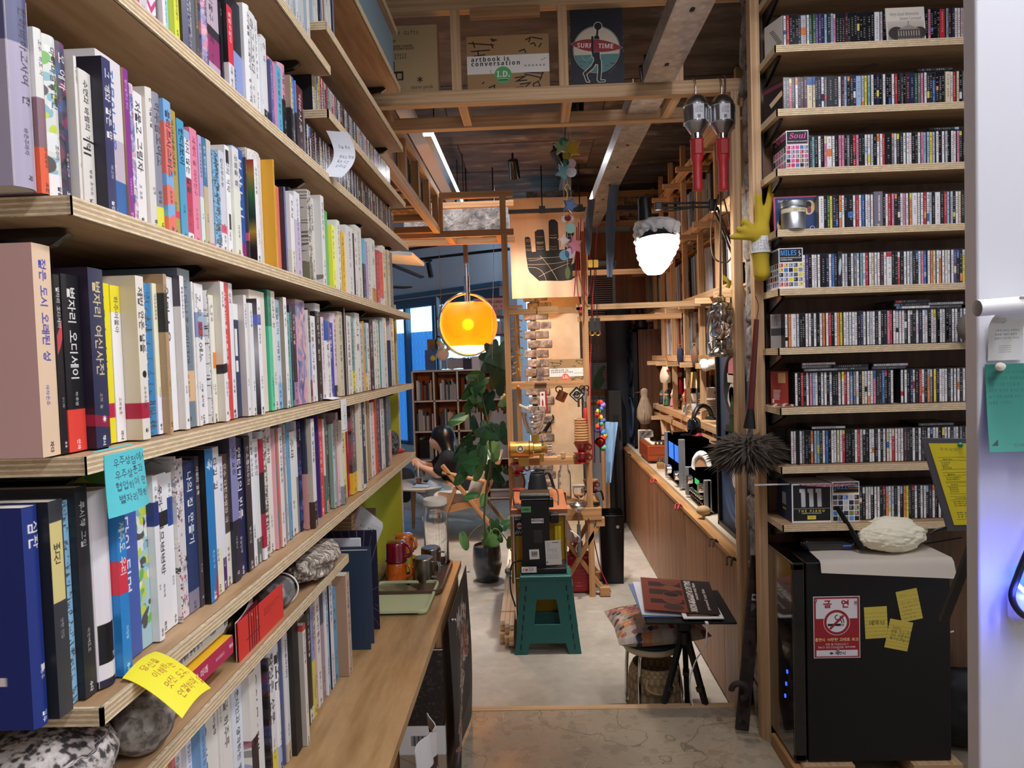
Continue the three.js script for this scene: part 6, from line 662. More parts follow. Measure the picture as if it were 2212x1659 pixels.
const co=hang('basket_mat',1246,852,'small square black edged wicker mat hanging from the rack','mat');part('rim',[bar(V(0,.05,0),V(.05,0,0),.008,.008),bar(V(.05,0,0),V(0,-.05,0),.008,.008),bar(V(0,-.05,0),V(-.05,0,0),.008,.008),bar(V(-.05,0,0),V(0,.05,0),.008,.008)],M.black,co);part('weave',new THREE.PlaneGeometry(.068,.068).rotateZ(Math.PI / 4),std(0xd8cbb0,0.9,{side:THREE.DoubleSide}),co);part('motif',[torus(.02,.003,0,0,.003),torus(.012,.003,0,.01,.003),bar(V(-.03,0,.003),V(.03,.01,.003),.004,.004)],M.black,co);part('tassel',rbox(.015,.06,.004,.003,.01,-.055,.01),M.walnut,co);
const tagS=print(40,100,(c,w,h)=>{c.fillStyle='#ece4d4';c.fillRect(0,0,w,h);c.fillStyle='#b02a34';c.beginPath();c.arc(w / 2,20,9,0,7);c.fill();c.beginPath();c.moveTo(w / 2,46);c.lineTo(w*.66,66);c.lineTo(w*.66,96);c.lineTo(w*.34,96);c.lineTo(w*.34,66);c.fill();});const tg=thing('lanyard_tag','white tag with red bottle print on a dark red strap','tag',on(1172,862,ZF+0.03));part('tag',card(.034,.1,.002,tagS[0]),tagS[1],tg);part('strap',bar(V(.022,.06,0),V(.03,-.1,0),.012,.002,V(0,0,1)),M.redCord,tg);
const tom=solo('tomato_magnet',ball(.012),std(0xe06a30,0.4),'tiny orange tomato shaped magnet on the rack bar end','magnet');tom.position.copy(on(1120,836,ZF+0.03));
const sc=hang('scissors',1262,838,'black handled scissors hanging at the right post of the rack'.replace('right ',''),'scissors');part('handle',[torus(.016,.004,-.014,0,0),torus(.016,.004,.014,0,0)],M.black,sc);part('blade',[bar(V(-.012,-.015,0),V(.006,-.12,0),.01,.002,V(0,0,1)),bar(V(.012,-.015,0.003),V(-.004,-.12,0.003),.01,.002,V(0,0,1))],M.steel,sc);
const tc=hang('torch',1264,895,'red handled hand torch hanging on the rack post','torch');part('grip',lathe([[0,-.055],[.014,-.052],[.015,0],[.012,.05],[0,.052]],20),std(0xc03a3a,.4),tc);part('neck',cyl(.012,.014,.04,0,.07,0),M.steel,tc);
const fl=hang('hand_torch',1186,915,'short black flashlight hanging by its strap on the plaster','torch');part('barrel',rod(V(-.03,-.05,0),V(.01,.01,0),.013,14),M.black,fl);part('ring',rod(V(-.035,-.058,0),V(-.03,-.05,0),.014,14),M.copper,fl);part('strap',tube([V(.01,.01,0),V(.03,.03,0),V(.025,.06,0)],.004,10,5),M.black,fl);
const owl=solo('paper_cup_sleeve',cyl(.016,.018,.035),M.kraft,'short kraft tube standing on the lowest rack bar','tube');owl.position.copy(on(1216,983,ZF+.0));const cube=solo('wood_cube',rbox(.026,.026,.026,.002),M.pine,'little pale wooden cube on the lowest rack bar','cube');cube.position.copy(on(1208,988,ZF+.0));
// stacked red drippers and coffee filters
const redC=phy(0x8c161c,0.25,{clearcoat:.6});const dripper=(pos,label,k=1,wood=false)=>{const o=thing('coffee_dripper',label,'dripper',pos,0,'red ceramic drippers');part('cone',lathe([[.018*k,0],[.022*k,.004*k],[.05*k,.058*k],[.053*k,.062*k],[.05*k,.064*k],[.02*k,.012*k],[.014*k,.006*k]],30),redC,o);part('saucer',lathe([[.014*k,-.006*k],[.045*k,-.004*k],[.047*k,0],[.02*k,.003*k]],30),redC,o);part('handle',torus(.016*k,.0045*k,.05*k,.034*k,0,8,18),redC,o);if(wood)part('lid',cyl(.054*k,.054*k,.008,0,.068*k,0,30),M.pineOld,o);return o;};
const d0=on(1257,1000,ZF+0.02);const k=1.05,lo=dripper(V(d0.x,d0.y+.006,ZF+.02),'lower red dripper of the stack on the rack, under the filters',k);void lo;dripper(V(d0.x,d0.y+.075,ZF+.02),'upper red dripper of the stack, holding the paper filters',k);
const fp=thing('filter_stack','tall stack of brown paper coffee filters in the upper dripper','filters',V(d0.x,d0.y+.13,ZF+.02));for(let i=0;i<9;i++)part('filter',lathe([[.03,0],[.046+.003*hash2(i,1,1),.02],[.05,.026],[.044,.022]],22).scale(1,1,.8).translate(.003*(hash2(i,3,1)- .5),.004+i*.018,0),std(0xd0a678,.85,{side:THREE.DoubleSide}),fp);
// golden grinder with a glass hopper
const gp=on(1150,970,ZF+.12),G=thing('coffee_grinder','gold coloured electric coffee grinder with a clear glass hopper','grinder',gp),gold=std(0xc8a050,0.3,{metalness:.8});const s=1 / FP*4.62;part('motor',cyl(.055,.055,.16,0,0,0,36).rotateZ(Math.PI / 2).translate(-.075,0,0),gold,G);for(const x of [-.15,-.02])part('red_ring',torus(.0555,.003,0,0,0,8,36).rotateY(Math.PI / 2).translate(x,0,0),redC,G);part('burr_head',[cyl(.046,.046,.05,0,0,0,30).rotateZ(Math.PI / 2).translate(.035,0,0),cyl(.034,.02,.04,0,0,0,24).rotateZ(-Math.PI / 2).translate(.08,0,0),box(.05,.1,.05,.02,.05,0)],gold,G);part('dial',cyl(.026,.026,.03,0,0,0,24).rotateZ(Math.PI / 2).translate(.115,.005,0),M.chrome,G);part('hopper',lathe([[.018,.09],[.03,.1],[.06,.15],[.078,.22],[.083,.25],[.081,.25],[.076,.22],[.058,.152],[.028,.104],[.016,.094]],36).translate(.015,0,0),M.glass,G);part('foot',box(.07,.06,.06,-.06,-.08,0),gold,G);part('spout',box(.03,.05,.03,.06,-.06,0),M.brass,G);
const sticker=print(64,64,(c,w,h)=>{c.fillStyle='#e8e0d0';c.fillRect(0,0,w,h);c.fillStyle='#5a4a30';c.beginPath();c.arc(32,32,26,0,7);c.fill();star8(c,32,32,22,'#e8e0d0',9);});part('badge',new THREE.CircleGeometry(.024,24).translate(-.08,.01,.0562),sticker[1],G).geometry.attributes.uv&&toSlot(G.children[G.children.length - 1].geometry,sticker[0]);void s;
const scoop=thing('wood_scoop','wooden handled scoop resting across the glass hopper','scoop',gp.clone());part('handle',bar(V(-.08,.3,.01),V(-.02,.27,.01),.018,.014,V(0,1,0),.003),M.pineLight,scoop);part('bowl',ball(.022,.01,.262,.01,14,10).scale(1.2,.8,1),M.steel,scoop);
// left counter: copper toned top on the yellow cabinet
const c0=atY(1108,1108,.62),yc=.62,zf=-4.06,xl2=c0.x - .005,xr2=atZ(1222,1100,zf).x;void c0;
const ct=thing('bar_counter','reddish wooden bar top on a mustard metal cabinet','counter',V(0,0,0)),must=std(0xb08a10,0.4,{metalness:.2});part('top',rbox(xr2 - xl2+.02,.03,.62,.004,(xl2+xr2)/ 2,yc - .015,zf - .3,2,'z'),std(0xffffff,.4,{map:woodTex('b87048','95522f',3,16,1,.4,221)}),ct);part('edge_strip',box(xr2 - xl2+.024,.012,.005,(xl2+xr2)/ 2,yc - .034,zf+.008),M.steel,ct);
const h2=yc - .05 - LOW;part('carcass',box(xr2 - xl2 - .01,h2 - .02,.56,(xl2+xr2)/ 2,LOW+h2 / 2+.01,zf - .3),must,ct);part('door',rbox(xr2 - xl2 - .03,h2*.44,.016,.004,(xl2+xr2)/ 2,LOW+h2*.74,zf - .012),must,ct);part('door',rbox(xr2 - xl2 - .03,h2*.42,.016,.004,(xl2+xr2)/ 2,LOW+h2*.27,zf - .012),must,ct);part('frame_tube',[rod(V(xl2+.005,LOW,zf),V(xl2+.005,yc - .04,zf),.007),rod(V(xr2 - .005,LOW,zf),V(xr2 - .005,yc - .04,zf),.007),rod(V(xl2,LOW+h2*.5,zf),V(xr2,LOW+h2*.5,zf),.006)],M.chrome,ct);
const st=print(90,130,(c,w,h)=>{c.fillStyle='#17171a';c.fillRect(0,0,w,h);c.fillStyle='#e8e8ea';c.font='bold 15px sans-serif';c.fillText('BAD IN',6,14);c.fillText('ABOUT',6,28);c.fillStyle='#d8d4d8';c.beginPath();c.arc(46,66,22,0,7);c.fill();c.fillStyle='#a82838';c.fillRect(18,62,58,12);c.strokeStyle='#f0f0f0';c.lineWidth=3;c.beginPath();c.moveTo(8,100);for(let i=0;i<9;i++)c.lineTo(8+i*9,96+(i % 2)*22);c.stroke();});const stk=solo('sticker',card(.07,.12,.001,st[0]),st[1],'black sticker with white scrawl on the mustard cabinet door','sticker');stk.position.copy(atZ(1122,1136,zf+.0)).setZ(zf - .0035);
// what stands on the bar
const onTop=(px,py)=>atY(px,py,yc+.001);dripper(onTop(1122,1058).setY(yc+.11),'red dripper sitting on the glass server at the bar end',1.1);const sv=thing('glass_server','small straight glass server beneath the red dripper','server',onTop(1122,1095));part('glass',lathe([[0,.001],[.036,.001],[.038,.004],[.038,.1],[.036,.1],[.0355,.005],[0,.004]],30),M.glass,sv);part('base',cyl(.04,.04,.008,0,.104,0,30),redC,sv);
const kp=onTop(1162,1072),kt=thing('gooseneck_kettle','matte black gooseneck kettle on its base plate','kettle',kp),kb=std(0x1b1e24,.5);part('base_plate',rbox(.14,.02,.15,.006,0,.01,0),M.black,kt);part('body',lathe([[0,.022],[.066,.022],[.068,.03],[.05,.13],[.046,.145],[.043,.148],[0,.15]],40),kb,kt);part('lid',[cyl(.043,.043,.01,0,.153,0,30),cyl(.012,.014,.018,0,.168,0,18)],kb,kt);part('handle',tube([V(.045,.14,0),V(.07,.15,0),V(.085,.12,0),V(.105,.05,.0)],.009,16,8),kb,kt);part('spout',tube([V(-.062,.04,0),V(-.085,.05,0),V(-.082,.1,0),V(-.1,.15,0),V(-.112,.15,0)],.006,20,8),kb,kt);
// small table on crossed legs beyond it
const ts=.47,tz=-4.72,t0=atZ(1188,1110,tz).x,t1=atZ(1300,1110,tz).x,tb=thing('camp_table','thick slab table on crossed wooden legs beside the bar','table',V(0,0,0));part('slab',rbox(t1 - t0,.085,.42,.004,(t0+t1)/ 2,ts - .042,tz - .21,2,'x'),M.pineOld,tb);
for(const dz of [-.03,-.38]){const z=tz+dz,a=V(t0+.03,LOW,z),b=V(t1 - .01,ts - .1,z),c=V(t1+.02,LOW+.01,z - .02),d=V(t0+.03,ts - .12,z - .02);part('leg',bar(a,b,.03,.04,V(0,0,1),.003),M.pineOld,tb);part('leg',bar(c,d,.03,.04,V(0,0,1),.003),M.pineOld,tb);part('foot_block',rbox(.07,.06,.05,.003,c.x - .01,LOW+.035,z),M.pineOld,tb);part('foot_block',rbox(.06,.06,.05,.003,b.x,b.y,z),M.pineOld,tb);}part('stretcher',rod(V((t0+t1)/ 2+.02,.16,tz - .02),V((t0+t1)/ 2+.02,.16,tz - .4),.012),M.pineOld,tb);
const tp=(px,py)=>atY(px,py,ts+.001);const cu=thing('copper_tumbler','hammered copper tumbler on the slab table','tumbler',tp(1216,1096));{const g=lathe([[0,0],[.026,0],[.028,.003],[.02,.1],[.0185,.1],[.0255,.005],[0,.004]].map(([a,b])=>[b>.05?a+.004:a,b]),30),p=g.attributes.position;for(let i=0;i<p.count;i++){const n=1+.06*(noise3(V(p.getX(i),p.getY(i),p.getZ(i)),110,2)- .5);p.setXYZ(i,p.getX(i)*n,p.getY(i),p.getZ(i)*n);}g.computeVertexNormals();part('bowl',g,M.copper,cu);}
const gl=thing('glass_carafe','clear ridged glass carafe with pale stopper','carafe',tp(1222,1085).add(V(0,0,-.12)));part('glass',lathe([[0,.001],[.045,.001],[.048,.006],[.048,.18],[.04,.205],[.032,.215],[.03,.25],[.028,.25],[.03,.213],[.045,.18],[.045,.006],[0,.005]],34),M.glass,gl);part('stopper',cyl(.033,.033,.02,0,.262,0,26),M.white,gl);
const sn=thing('glass_goblet','small round glass goblet with a folded cloth on it','goblet',tp(1252,1092).add(V(0,0,-.06)));part('glass',lathe([[0,.001],[.03,.001],[.006,.01],[.006,.035],[.03,.05],[.042,.08],[.04,.115],[.038,.115],[.04,.08],[.028,.053],[0,.045]],30),M.glass,sn);part('folded_cloth',rbox(.09,.016,.05,.006,0,.125,0),M.paper,sn);
const pot=tp(1277,1092),sp2=thing('coffee_server','glass coffee server with black collar and handle','server',pot);part('glass',lathe([[0,.001],[.056,.001],[.062,.008],[.06,.03],[.036,.085],[.035,.095],[.033,.095],[.034,.084],[.058,.029],[.059,.009],[0,.005]],34),M.glass,sp2);part('coffee',lathe([[0,.006],[.057,.009],[.058,.02],[0,.02]],30),phy(0x3a1408,.1),sp2);part('collar',lathe([[.034,.092],[.041,.094],[.041,.104],[.034,.104]],30),M.black,sp2);part('handle',tube([V(.04,.1,0),V(.068,.1,0),V(.082,.06,0),V(.085,.035,0)],.007,14,8),M.black,sp2);dripper(pot.clone().add(V(-.0,.112,0)),'red dripper with wooden lid on the black collared server',.95,true);
const fu=thing('funnel','steel funnel hanging on its stem in front of the slab table','funnel',atZ(1249,1092,tz+.08));part('bowl',lathe([[.06,.01],[.06,0],[.052,-.012],[.012,-.045],[.008,-.05],[.01,-.045],[.05,-.01],[.058,.01]],32),M.steel,fu);part('stem',cyl(.006,.006,.1,0,-.095,0,12),M.steel,fu);part('hose',cyl(.013,.013,.22,0,-.24,0,14),std(0x6a6a6c,.6),fu);
// red canister, black bin, lumber, vase, cables, socket strip
const jp=atY(1253,1281,LOW),jc=thing('jerry_can','ribbed red plastic canister under the slab table','canister',V(jp.x,LOW,jp.z - .06));const jr=std(0x9c1620,.4);part('body',rbox(.17,.27,.15,.03,0,.137,0,5),jr,jc);for(let i=0;i<6;i++)part('rib',rbox(.176,.012,.156,.006,0,.05+i*.025,0,2),jr,jc);part('neck',[cyl(.03,.045,.06,.0,.3,0,24),cyl(.033,.033,.03,0,.335,0,24)],jr,jc);part('handle',tube([V(-.06,.27,0),V(-.05,.31,0),V(-.01,.32,0)],.01,12,8),jr,jc);
const bp=atY(1326,1264,LOW),bin=thing('waste_bin','tall black plastic bin beside the slab table','bin',V(bp.x,LOW,bp.z - .1));part('body',new THREE.CylinderGeometry(.125,.105,.5,4,1,true).rotateY(Math.PI / 4).translate(0,.25,0),std(0x0c0c0d,.45,{side:THREE.DoubleSide}),bin);part('rim',new THREE.TorusGeometry(.125,.006,6,4).rotateX(Math.PI / 2).rotateY(Math.PI / 4).translate(0,.5,0),M.black,bin);part('bag',new THREE.CylinderGeometry(.118,.1,.2,4,1,true).rotateY(Math.PI / 4).translate(0,.42,0),std(0x050505,.3,{side:THREE.DoubleSide}),bin);part('base',box(.15,.012,.15,0,.006,0),M.black,bin);const stp=solo('bin_sticker',new THREE.CircleGeometry(.012,20),M.steel,'little silver star sticker on the black bin','sticker');stp.position.set(bp.x+.04,LOW+.42,bp.z - .1+.0865);
const lum=thing('lumber_stack','stack of long pale sawn battens lying along the bar','timber',V(0,0,0)),la=atY(1079,1403,LOW),lb=atY(1111,1403,LOW),bw=(lb.x - la.x)/ 3;for(let j=0;j<4;j++)for(let i=0;i<3;i++)part('batten',box(bw - .0015,.026,3.0 - .3*hash2(i,j,4),la.x+bw*(i+.5),LOW+.0135+j*.0275,la.z - 1.5+.1*hash2(i,j,2)- .03,'z'),j===3?M.pineLight:M.pine,lum);part('strap',[box(bw*3+.004,.002,.012,la.x+bw*1.5,LOW+.112,la.z - .3),box(.002,.11,.012,la.x - .001,LOW+.056,la.z - .3)],std(0xd8d49a,.6),lum);
const vp=V(la.x+bw*1.8,LOW+.112,atY(1097,1243,LOW+.11).z),vs=thing('glass_vase','small round glass vase with green cuttings on the battens','vase',vp);part('glass',lathe([[0,.001],[.04,.001],[.055,.02],[.055,.04],[.03,.07],[.02,.1],[.024,.11],[.022,.11],[.018,.1],[.028,.07],[.052,.04],[.052,.022],[0,.006]],30),M.glass,vs);part('water',lathe([[0,.006],[.05,.021],[.05,.038],[0,.038]],26),phy(0xd8ead0,.05,{transmission:1,thickness:.05,ior:1.33}),vs);
const cab=(n,pts,r,m,label)=>solo('cable',tube(pts,r,40,6),m,label,'cable');cab(1,[V(.35,.4,-4.7),V(.4,.2,-4.9),V(.44,.0,-4.85),V(.5,LOW+.01,-4.8)],.004,M.redCord,'red cable trailing down behind the slab table to the floor');cab(2,[V(.22,.35,-4.6),V(.28,.3,-4.6),V(.26,.2,-4.7),V(.32,.05,-4.9)],.004,M.white,'white cable looping below the slab table');const ss=solo('socket_strip',rbox(.05,.16,.03,.006),M.white,'white socket strip fixed below the slab table with plugs in it','socket strip');ss.position.set(atZ(1229,1160,-4.95).x,atZ(1229,1150,-4.95).y,-4.95);ss.rotation.z=.4;
cab(3,[atZ(1190,1050,-4.3),atZ(1203,1060,-4.25),atZ(1206,1090,-4.15),atZ(1204,1110,-4.12)],.004,M.plug,'black kettle cable hanging over the bar end');
// folding stool with the black grinder on it
const f0=atY(1113,1413,LOW),f1=atY(1255,1408,LOW),stool=thing('step_stool','dark green plastic folding step stool in front of the bar','stool',V((f0.x+f1.x)/ 2,LOW,f0.z)),gm=std(0x1d5c56,.42),w0=(f1.x - f0.x)/ 2,w1=.137,Hs=.425;
const sideP=new THREE.Shape([[-w0,0],[-w0+.065,0],[-w0+.085,.06],[w0 - .085,.06],[w0 - .065,0],[w0,0],[w1,Hs - .02],[-w1,Hs - .02]].map((q)=>new THREE.Vector2(...q)));const hole=(pts)=>sideP.holes.push(new THREE.Path(pts.map((q)=>new THREE.Vector2(...q))));hole([[-.075,.16],[.075,.16],[.062,.27],[.055,.3],[-.055,.3],[-.062,.27]]);for(const s2 of [-1,1]){const h=new THREE.Path();h.absarc(s2*.078,.118,.021,0,7,false);sideP.holes.push(h);}
const side=new THREE.ExtrudeGeometry(sideP,{depth:.012,bevelEnabled:true,bevelThickness:.003,bevelSize:.002,bevelSegments:2,curveSegments:20});const fs=part('front_frame',rot(side.clone(),-.13,0,0).translate(0,0,0),gm,stool);void fs;part('rear_frame',rot(side.clone(),.13,0,0).translate(0,0,-.24),gm,stool);for(const s2 of [-1,1])for(const q of [0,1])part('leg_rib',bar(V(s2*(w0 - .012),0.0,-.0 - q*.24),V(s2*(w1 - .004),Hs - .02,(q?.055:-.055)- q*.24),.024,.03,V(0,0,1),.004),gm,stool);
for(const s2 of [-1,1])for(let i=0;i<7;i++){const t=.1+i*.125;part('slot',box(.006,.03,.002,s2*(w0+(w1 - w0)*t - .03),Hs*t,.0185 - .056*t),M.black,stool);}for(const s2 of [-1,1])part('side_web',[bar(V(s2*(w0 - .008),.04,-.02),V(s2*(w1 - .004),Hs - .05,-.08),.008,.02,V(0,0,1)),box(.008,.12,.14,s2*(w1+.012),Hs - .12,-.12),box(.008,.09,.17,s2*(w0 - .016),.1,-.12)],gm,stool);
part('seat',rbox(w1*2+.02,.028,.2,.008,0,Hs - .01,-.13,3),gm,stool);for(let i=0;i<9;i++)part('grip_strip',rbox(w1*2 - .02,.004,.01,.002,0,Hs+.005,-.05 - i*.02),gm,stool);
const lbS=print(180,80,(c,w,h)=>{c.fillStyle='#d8dad8';c.fillRect(0,0,w,h);c.fillStyle='#3a3a3a';c.font='11px sans-serif';c.fillText('FOLDING',12,18);c.font='bold 12px sans-serif';c.fillText('STEP STOOL',12,32);c.fillRect(12,54,40,2);for(let i=0;i<8;i++){c.fillRect(84,12+i*5,30,2);c.fillRect(128,10+i*5,42,2);}c.fillRect(86,62,28,10);for(let i=0;i<4;i++)c.fillRect(128+i*11,64 - i*3,4,8+i*3);});part('paper_label',rot(card(.145,.062,.001,lbS[0]),-.13,0,0).translate(0.004,Hs - .065,-.0325),lbS[1],stool);
const gz=stool.position.z - .08,gy=LOW+Hs+.008,g0=atZ(1130,1240,gz).x,g1=atZ(1190,1240,gz).x,gw=g1 - g0,gh=atZ(1160,1070,gz).y - gy,dg=thing('coffee_grinder','tall matte black shop grinder standing on the green stool','grinder',V((g0+g1)/ 2,gy,gz - .08));const bk=std(0x0d0d0e,.55);part('body',rbox(gw,gh - .03,.15,.006,0,(gh - .03)/ 2,0,3),bk,dg);part('hopper_tray',rbox(gw+.015,.028,.17,.006,0,gh - .012,0,3),std(0x1a1a1c,.25),dg);part('tray_rim',[box(gw,.006,.006,0,gh+.006,.07),box(gw,.006,.006,0,gh - .02,.082)],M.steel,dg);part('side_arm',[rbox(.05,.05,.08,.006,gw / 2+.03,gh*.68,.02),rbox(.03,.05,.06,.006,gw / 2+.012,gh*.88,.02)],bk,dg);part('base',rbox(gw+.1,.03,.2,.006,.04,.016,.0),bk,dg);part('window',box(.05,.075,.002,.012,gh*.47,.0756),M.blackGloss,dg);
const put=(w,h,x,y,draw,label,wp,rz=0,cat='sticker',z=.0768)=>{const [s3,m3]=print(wp,Math.round(wp*h / w),draw),o=solo(cat.replace(/ /g,'_'),card(w,h,.0016,s3),m3,label,cat);o.position.set(dg.position.x+x,gy+y,dg.position.z+z);o.rotation.z=rz;return o;};
put(.055,.034,-gw / 2+.028,gh*.82,(c,w,h)=>{c.fillStyle='#5aa86a';c.fillRect(0,0,w,h);c.fillStyle='#121212';c.font='bold '+h*.62+'px sans-serif';c.fillText('raw',w*.1,h*.68);},'green sticker with black letters near the top of the black grinder',90);
put(.07,.026,.012,gh*.67,(c,w,h)=>{c.fillStyle='#e4e4e2';c.fillRect(0,0,w,h);c.fillStyle='#121212';c.font='bold '+h*.8+'px sans-serif';c.textAlign='center';c.fillText('ditting',w / 2,h*.68);},'white name strip in the middle of the black grinder',120);
put(.085,.034,-gw / 2+.035,.026,(c,w,h)=>{c.fillStyle='#ece8e4';c.fillRect(0,0,w,h);c.fillStyle='#1c1c1e';c.font='bold '+h*.5+'px serif';c.fillText('I',w*.1,h*.66);c.fillText('S F.',w*.5,h*.66);c.fillStyle='#c01c2c';c.beginPath();const x=w*.33,y=h*.5,q=h*.2;c.arc(x - q*.5,y - q*.2,q*.55,0,7);c.arc(x+q*.5,y - q*.2,q*.55,0,7);c.fill();c.beginPath();c.moveTo(x - q,y);c.lineTo(x,y+q*1.3);c.lineTo(x+q,y);c.fill();c.fillStyle='#b02a34';ticks(c,w*.2,4,w*.6,7,'#b02a34',4);ticks(c,w*.2,h - 11,w*.6,7,'#b02a34',5);},'white plate with red heart at the foot of the black grinder',120,0,'plate',.101);
const tm=put(.056,.056,-.012,gh*.24,(c,w,h)=>{c.fillStyle='#eceaea';c.fillRect(0,0,w,h);c.fillStyle='#a4a8a2';c.fillRect(w*.2,h*.2,w*.6,h*.56);c.fillStyle='#3a3d3a';c.font='bold 22px monospace';c.fillText('245',w*.24,h*.56);},'little white digital timer stuck on the black grinder',64,.04,'timer');void tm;
put(.09,.14,gw / 2+.018,gh*.26,(c,w,h)=>{c.fillStyle='#dedcd8';c.fillRect(0,0,w,h);c.fillStyle='#55555a';c.strokeStyle='#55555a';c.strokeRect(14,22,16,30);for(let i=0;i<4;i++)ticks(c,12,66+i*9,90,6,'#4a4a4e',i+3);c.fillRect(60,14,50,6);for(let i=0;i<3;i++)c.fillRect(12,116+i*14,96,1.5);c.fillStyle='#2a7a6a';c.fillRect(6,h - 30,10,12);},'white paper form taped across the side of the black grinder',130,.03,'paper form',.084);
const yt=solo('tape_measure_strip',[rbox(.016,.09,.004,.001,0,0,0),rbox(.016,.09,.004,.001,.018,0,.003)],std(0xd8c020,.5),'pair of yellow strips hanging beside the black grinder','strips');yt.position.set(dg.position.x+gw / 2+.04,gy+gh*.47,dg.position.z+.03);cab(4,[V(dg.position.x - gw / 2 - .01,gy+.05,dg.position.z),V(dg.position.x - gw / 2 - .06,gy+.04,dg.position.z+.02),V(dg.position.x - gw / 2 - .075,gy - .1,dg.position.z+.05),V(dg.position.x - gw / 2 - .05,gy - .2,dg.position.z+.06)],.005,M.plug,'black power cable dropping from the black grinder past the stool');
// pulleys, red cords, dark cloth strips, star mobile, striped blind
const cords=thing('red_cord_bundle','bundle of red cords hanging in loops from the soffit','cord',V(0,0,0));[[1250,480,1247,620,1258,680,1262,480],[1255,470,1252,600,1270,640,1276,570,1262,490],[1292,480,1286,560,1278,700,1276,900,1282,1000],[1246,490,1243,600,1240,640]].forEach((q)=>{const pts=[];for(let i=0;i<q.length;i+=2)pts.push(atZ(q[i],q[i+1],-4.68));part('cord',tube(pts,.0035,40,5),M.redCord,cords);});
const pul=(px,label)=>{const p=atZ(px,700,-4.65),o=thing('pulley_line',label,'pulley',V(0,0,0)),a=atZ(px - 4,570,-4.65),b=atZ(px+6,1000,-4.65);part('line',rod(a,b,.003,6),M.black,o);part('upper_block',box(.03,.05,.02,a.x,a.y,a.z),M.brass,o);part('lower_block',[box(.032,.08,.02,p.x,p.y,p.z),cyl(.02,.02,.024,0,0,0,16).rotateX(Math.PI / 2).translate(p.x,p.y - .03,p.z)],M.black,o);part('hook',torus(.016,.004,p.x,p.y - .06,p.z),M.brass,o);};
pul(1279,'black pulley line nearer the rack, brass block at its head');pul(1291,'black pulley line nearer the record wall, brass block at its head');
const strip=(pts,w,col,label)=>{const P=pts.map(([x,y])=>atZ(x,y,-4.55));const c=new THREE.CatmullRomCurve3(P);solo('cloth_strip',sheet((u,v)=>{const p=c.getPoint(1 - v);return p.add(V((u - .5)*w*(1 - .5*Math.pow(1 - v,6)),0,0.01*Math.sin(u*6+v*9)));},8,20,.002),std(col,.7),label,'cloth');};
strip([[1345,290],[1330,380],[1320,470],[1317,598]],.065,0x56647a,'long slate blue cloth strip hanging below the cable tray');strip([[1278,430],[1272,490],[1270,550]],.045,0x5e6470,'short grey cloth strip behind the long one');
const mob=thing('star_mobile','hanging mobile of translucent stars and shells','mobile',V(0,0,0)),mz=-3.6,mp=(x,y)=>atZ(x,y,mz),tr=(col)=>phy(col,.35,{transmission:.45});const starG=(R)=>{const q=[];for(let i=0;i<10;i++){const a=i*Math.PI / 5+Math.PI / 2,r2=i % 2?R*.5:R;q.push([Math.cos(a)*r2,Math.sin(a)*r2]);}return ext(q,.006,.005);};
[[1214,316,18,0xb8d8b0],[1233,322,22,0xd8c040],[1219,372,18,0x80c0cc],[1231,444,15,0x4a78b8],[1218,522,13,0xf0ece4],[1240,530,18,0xe0a0b8]].forEach(([x,y,r2,col],i)=>{const p=mp(x,y);part('star',rot(starG(r2 / FP*3.6),0,.2*i - .4,.3*i).translate(p.x,p.y,p.z),tr(col),mob);});[[1217,308,9,0x3aa088],[1224,338,9,0xb8b840],[1234,355,10,0xe8d8e4],[1234,373,11,0xe8eef2],[1222,352,7,0x2a8a70],[1219,474,7,0xdde4dc],[1232,474,8,0xe8c4b0],[1226,472,7,0xc83040],[1232,494,11,0xa8d8cc],[1219,552,11,0x80c4d8],[1231,548,11,0xe8d8e8],[1226,590,9,0x7a9a3a]].forEach(([x,y,r2,col],i)=>{const p=mp(x,y);part('shell',rot(cyl(r2 / FP*3.6,r2 / FP*3.6,.002,0,0,0,20),Math.PI / 2,.3*(i % 3)- .3,0).scale(i>10?.6:1,i>10?1.5:1,1).translate(p.x,p.y,p.z+.012),tr(col),mob);});
part('wire_curl',tube([mp(1208,440),mp(1214,446),mp(1220,432),mp(1226,420),mp(1220,404),mp(1226,398),mp(1232,410)],.003,40,5),M.brass,mob);for(const x of [1217,1224,1232])part('thread',rod(mp(x,255),mp(x+2,x===1224?588:545),.0008,4),M.white,mob);
// far wall: striped panel, orange wood panels, grey roll, poster
const bz=-7.3,stripe=print(300,560,(c,w,h)=>{c.fillStyle='#e8c4c0';c.fillRect(0,0,w,h);c.fillStyle='#1a1a1e';for(let y=0;y<205;y+=9)c.fillRect(60,y,w - 60,5);for(let x=0;x<56;x+=8)c.fillRect(x,0,4,130);for(let x=62;x<w;x+=9)c.fillRect(x,205,4,205);for(let y=130;y<h;y+=9)c.fillRect(0,y,58,5);for(let y=410;y<h;y+=9)c.fillRect(60,y,w - 60,5);});
const s0=atZ(1266,575,bz),s1=atZ(1332,862,bz),pn=thing('striped_screen','tall white framed panel of black and pink stripes','panel',V((s0.x+s1.x)/ 2,(s0.y+s1.y)/ 2,bz));part('print',card(s1.x - s0.x,s0.y - s1.y,.01,stripe[0]),stripe[1],pn);part('frame',[box(.03,s0.y - s1.y+.08,.03,(s1.x - s0.x)/ 2,0,.01),box(s1.x - s0.x+.06,.05,.03,0,(s0.y - s1.y)/ 2+.02,.01)],M.white,pn);
const or=thing('orange_door','orange brown wooden panels on the far wall','panel',V(0,0,0)),q0=atZ(1265,505,-7.33),q1=atZ(1400,800,-7.33);for(let i=0;i<3;i++)part('panel',box((q1.x - q0.x)/ 3 - .006,q0.y - q1.y,.02,q0.x+(q1.x - q0.x)*(i+.5)/ 3,(q0.y+q1.y)/ 2,-7.335,'y'),M.orangeWood,or);
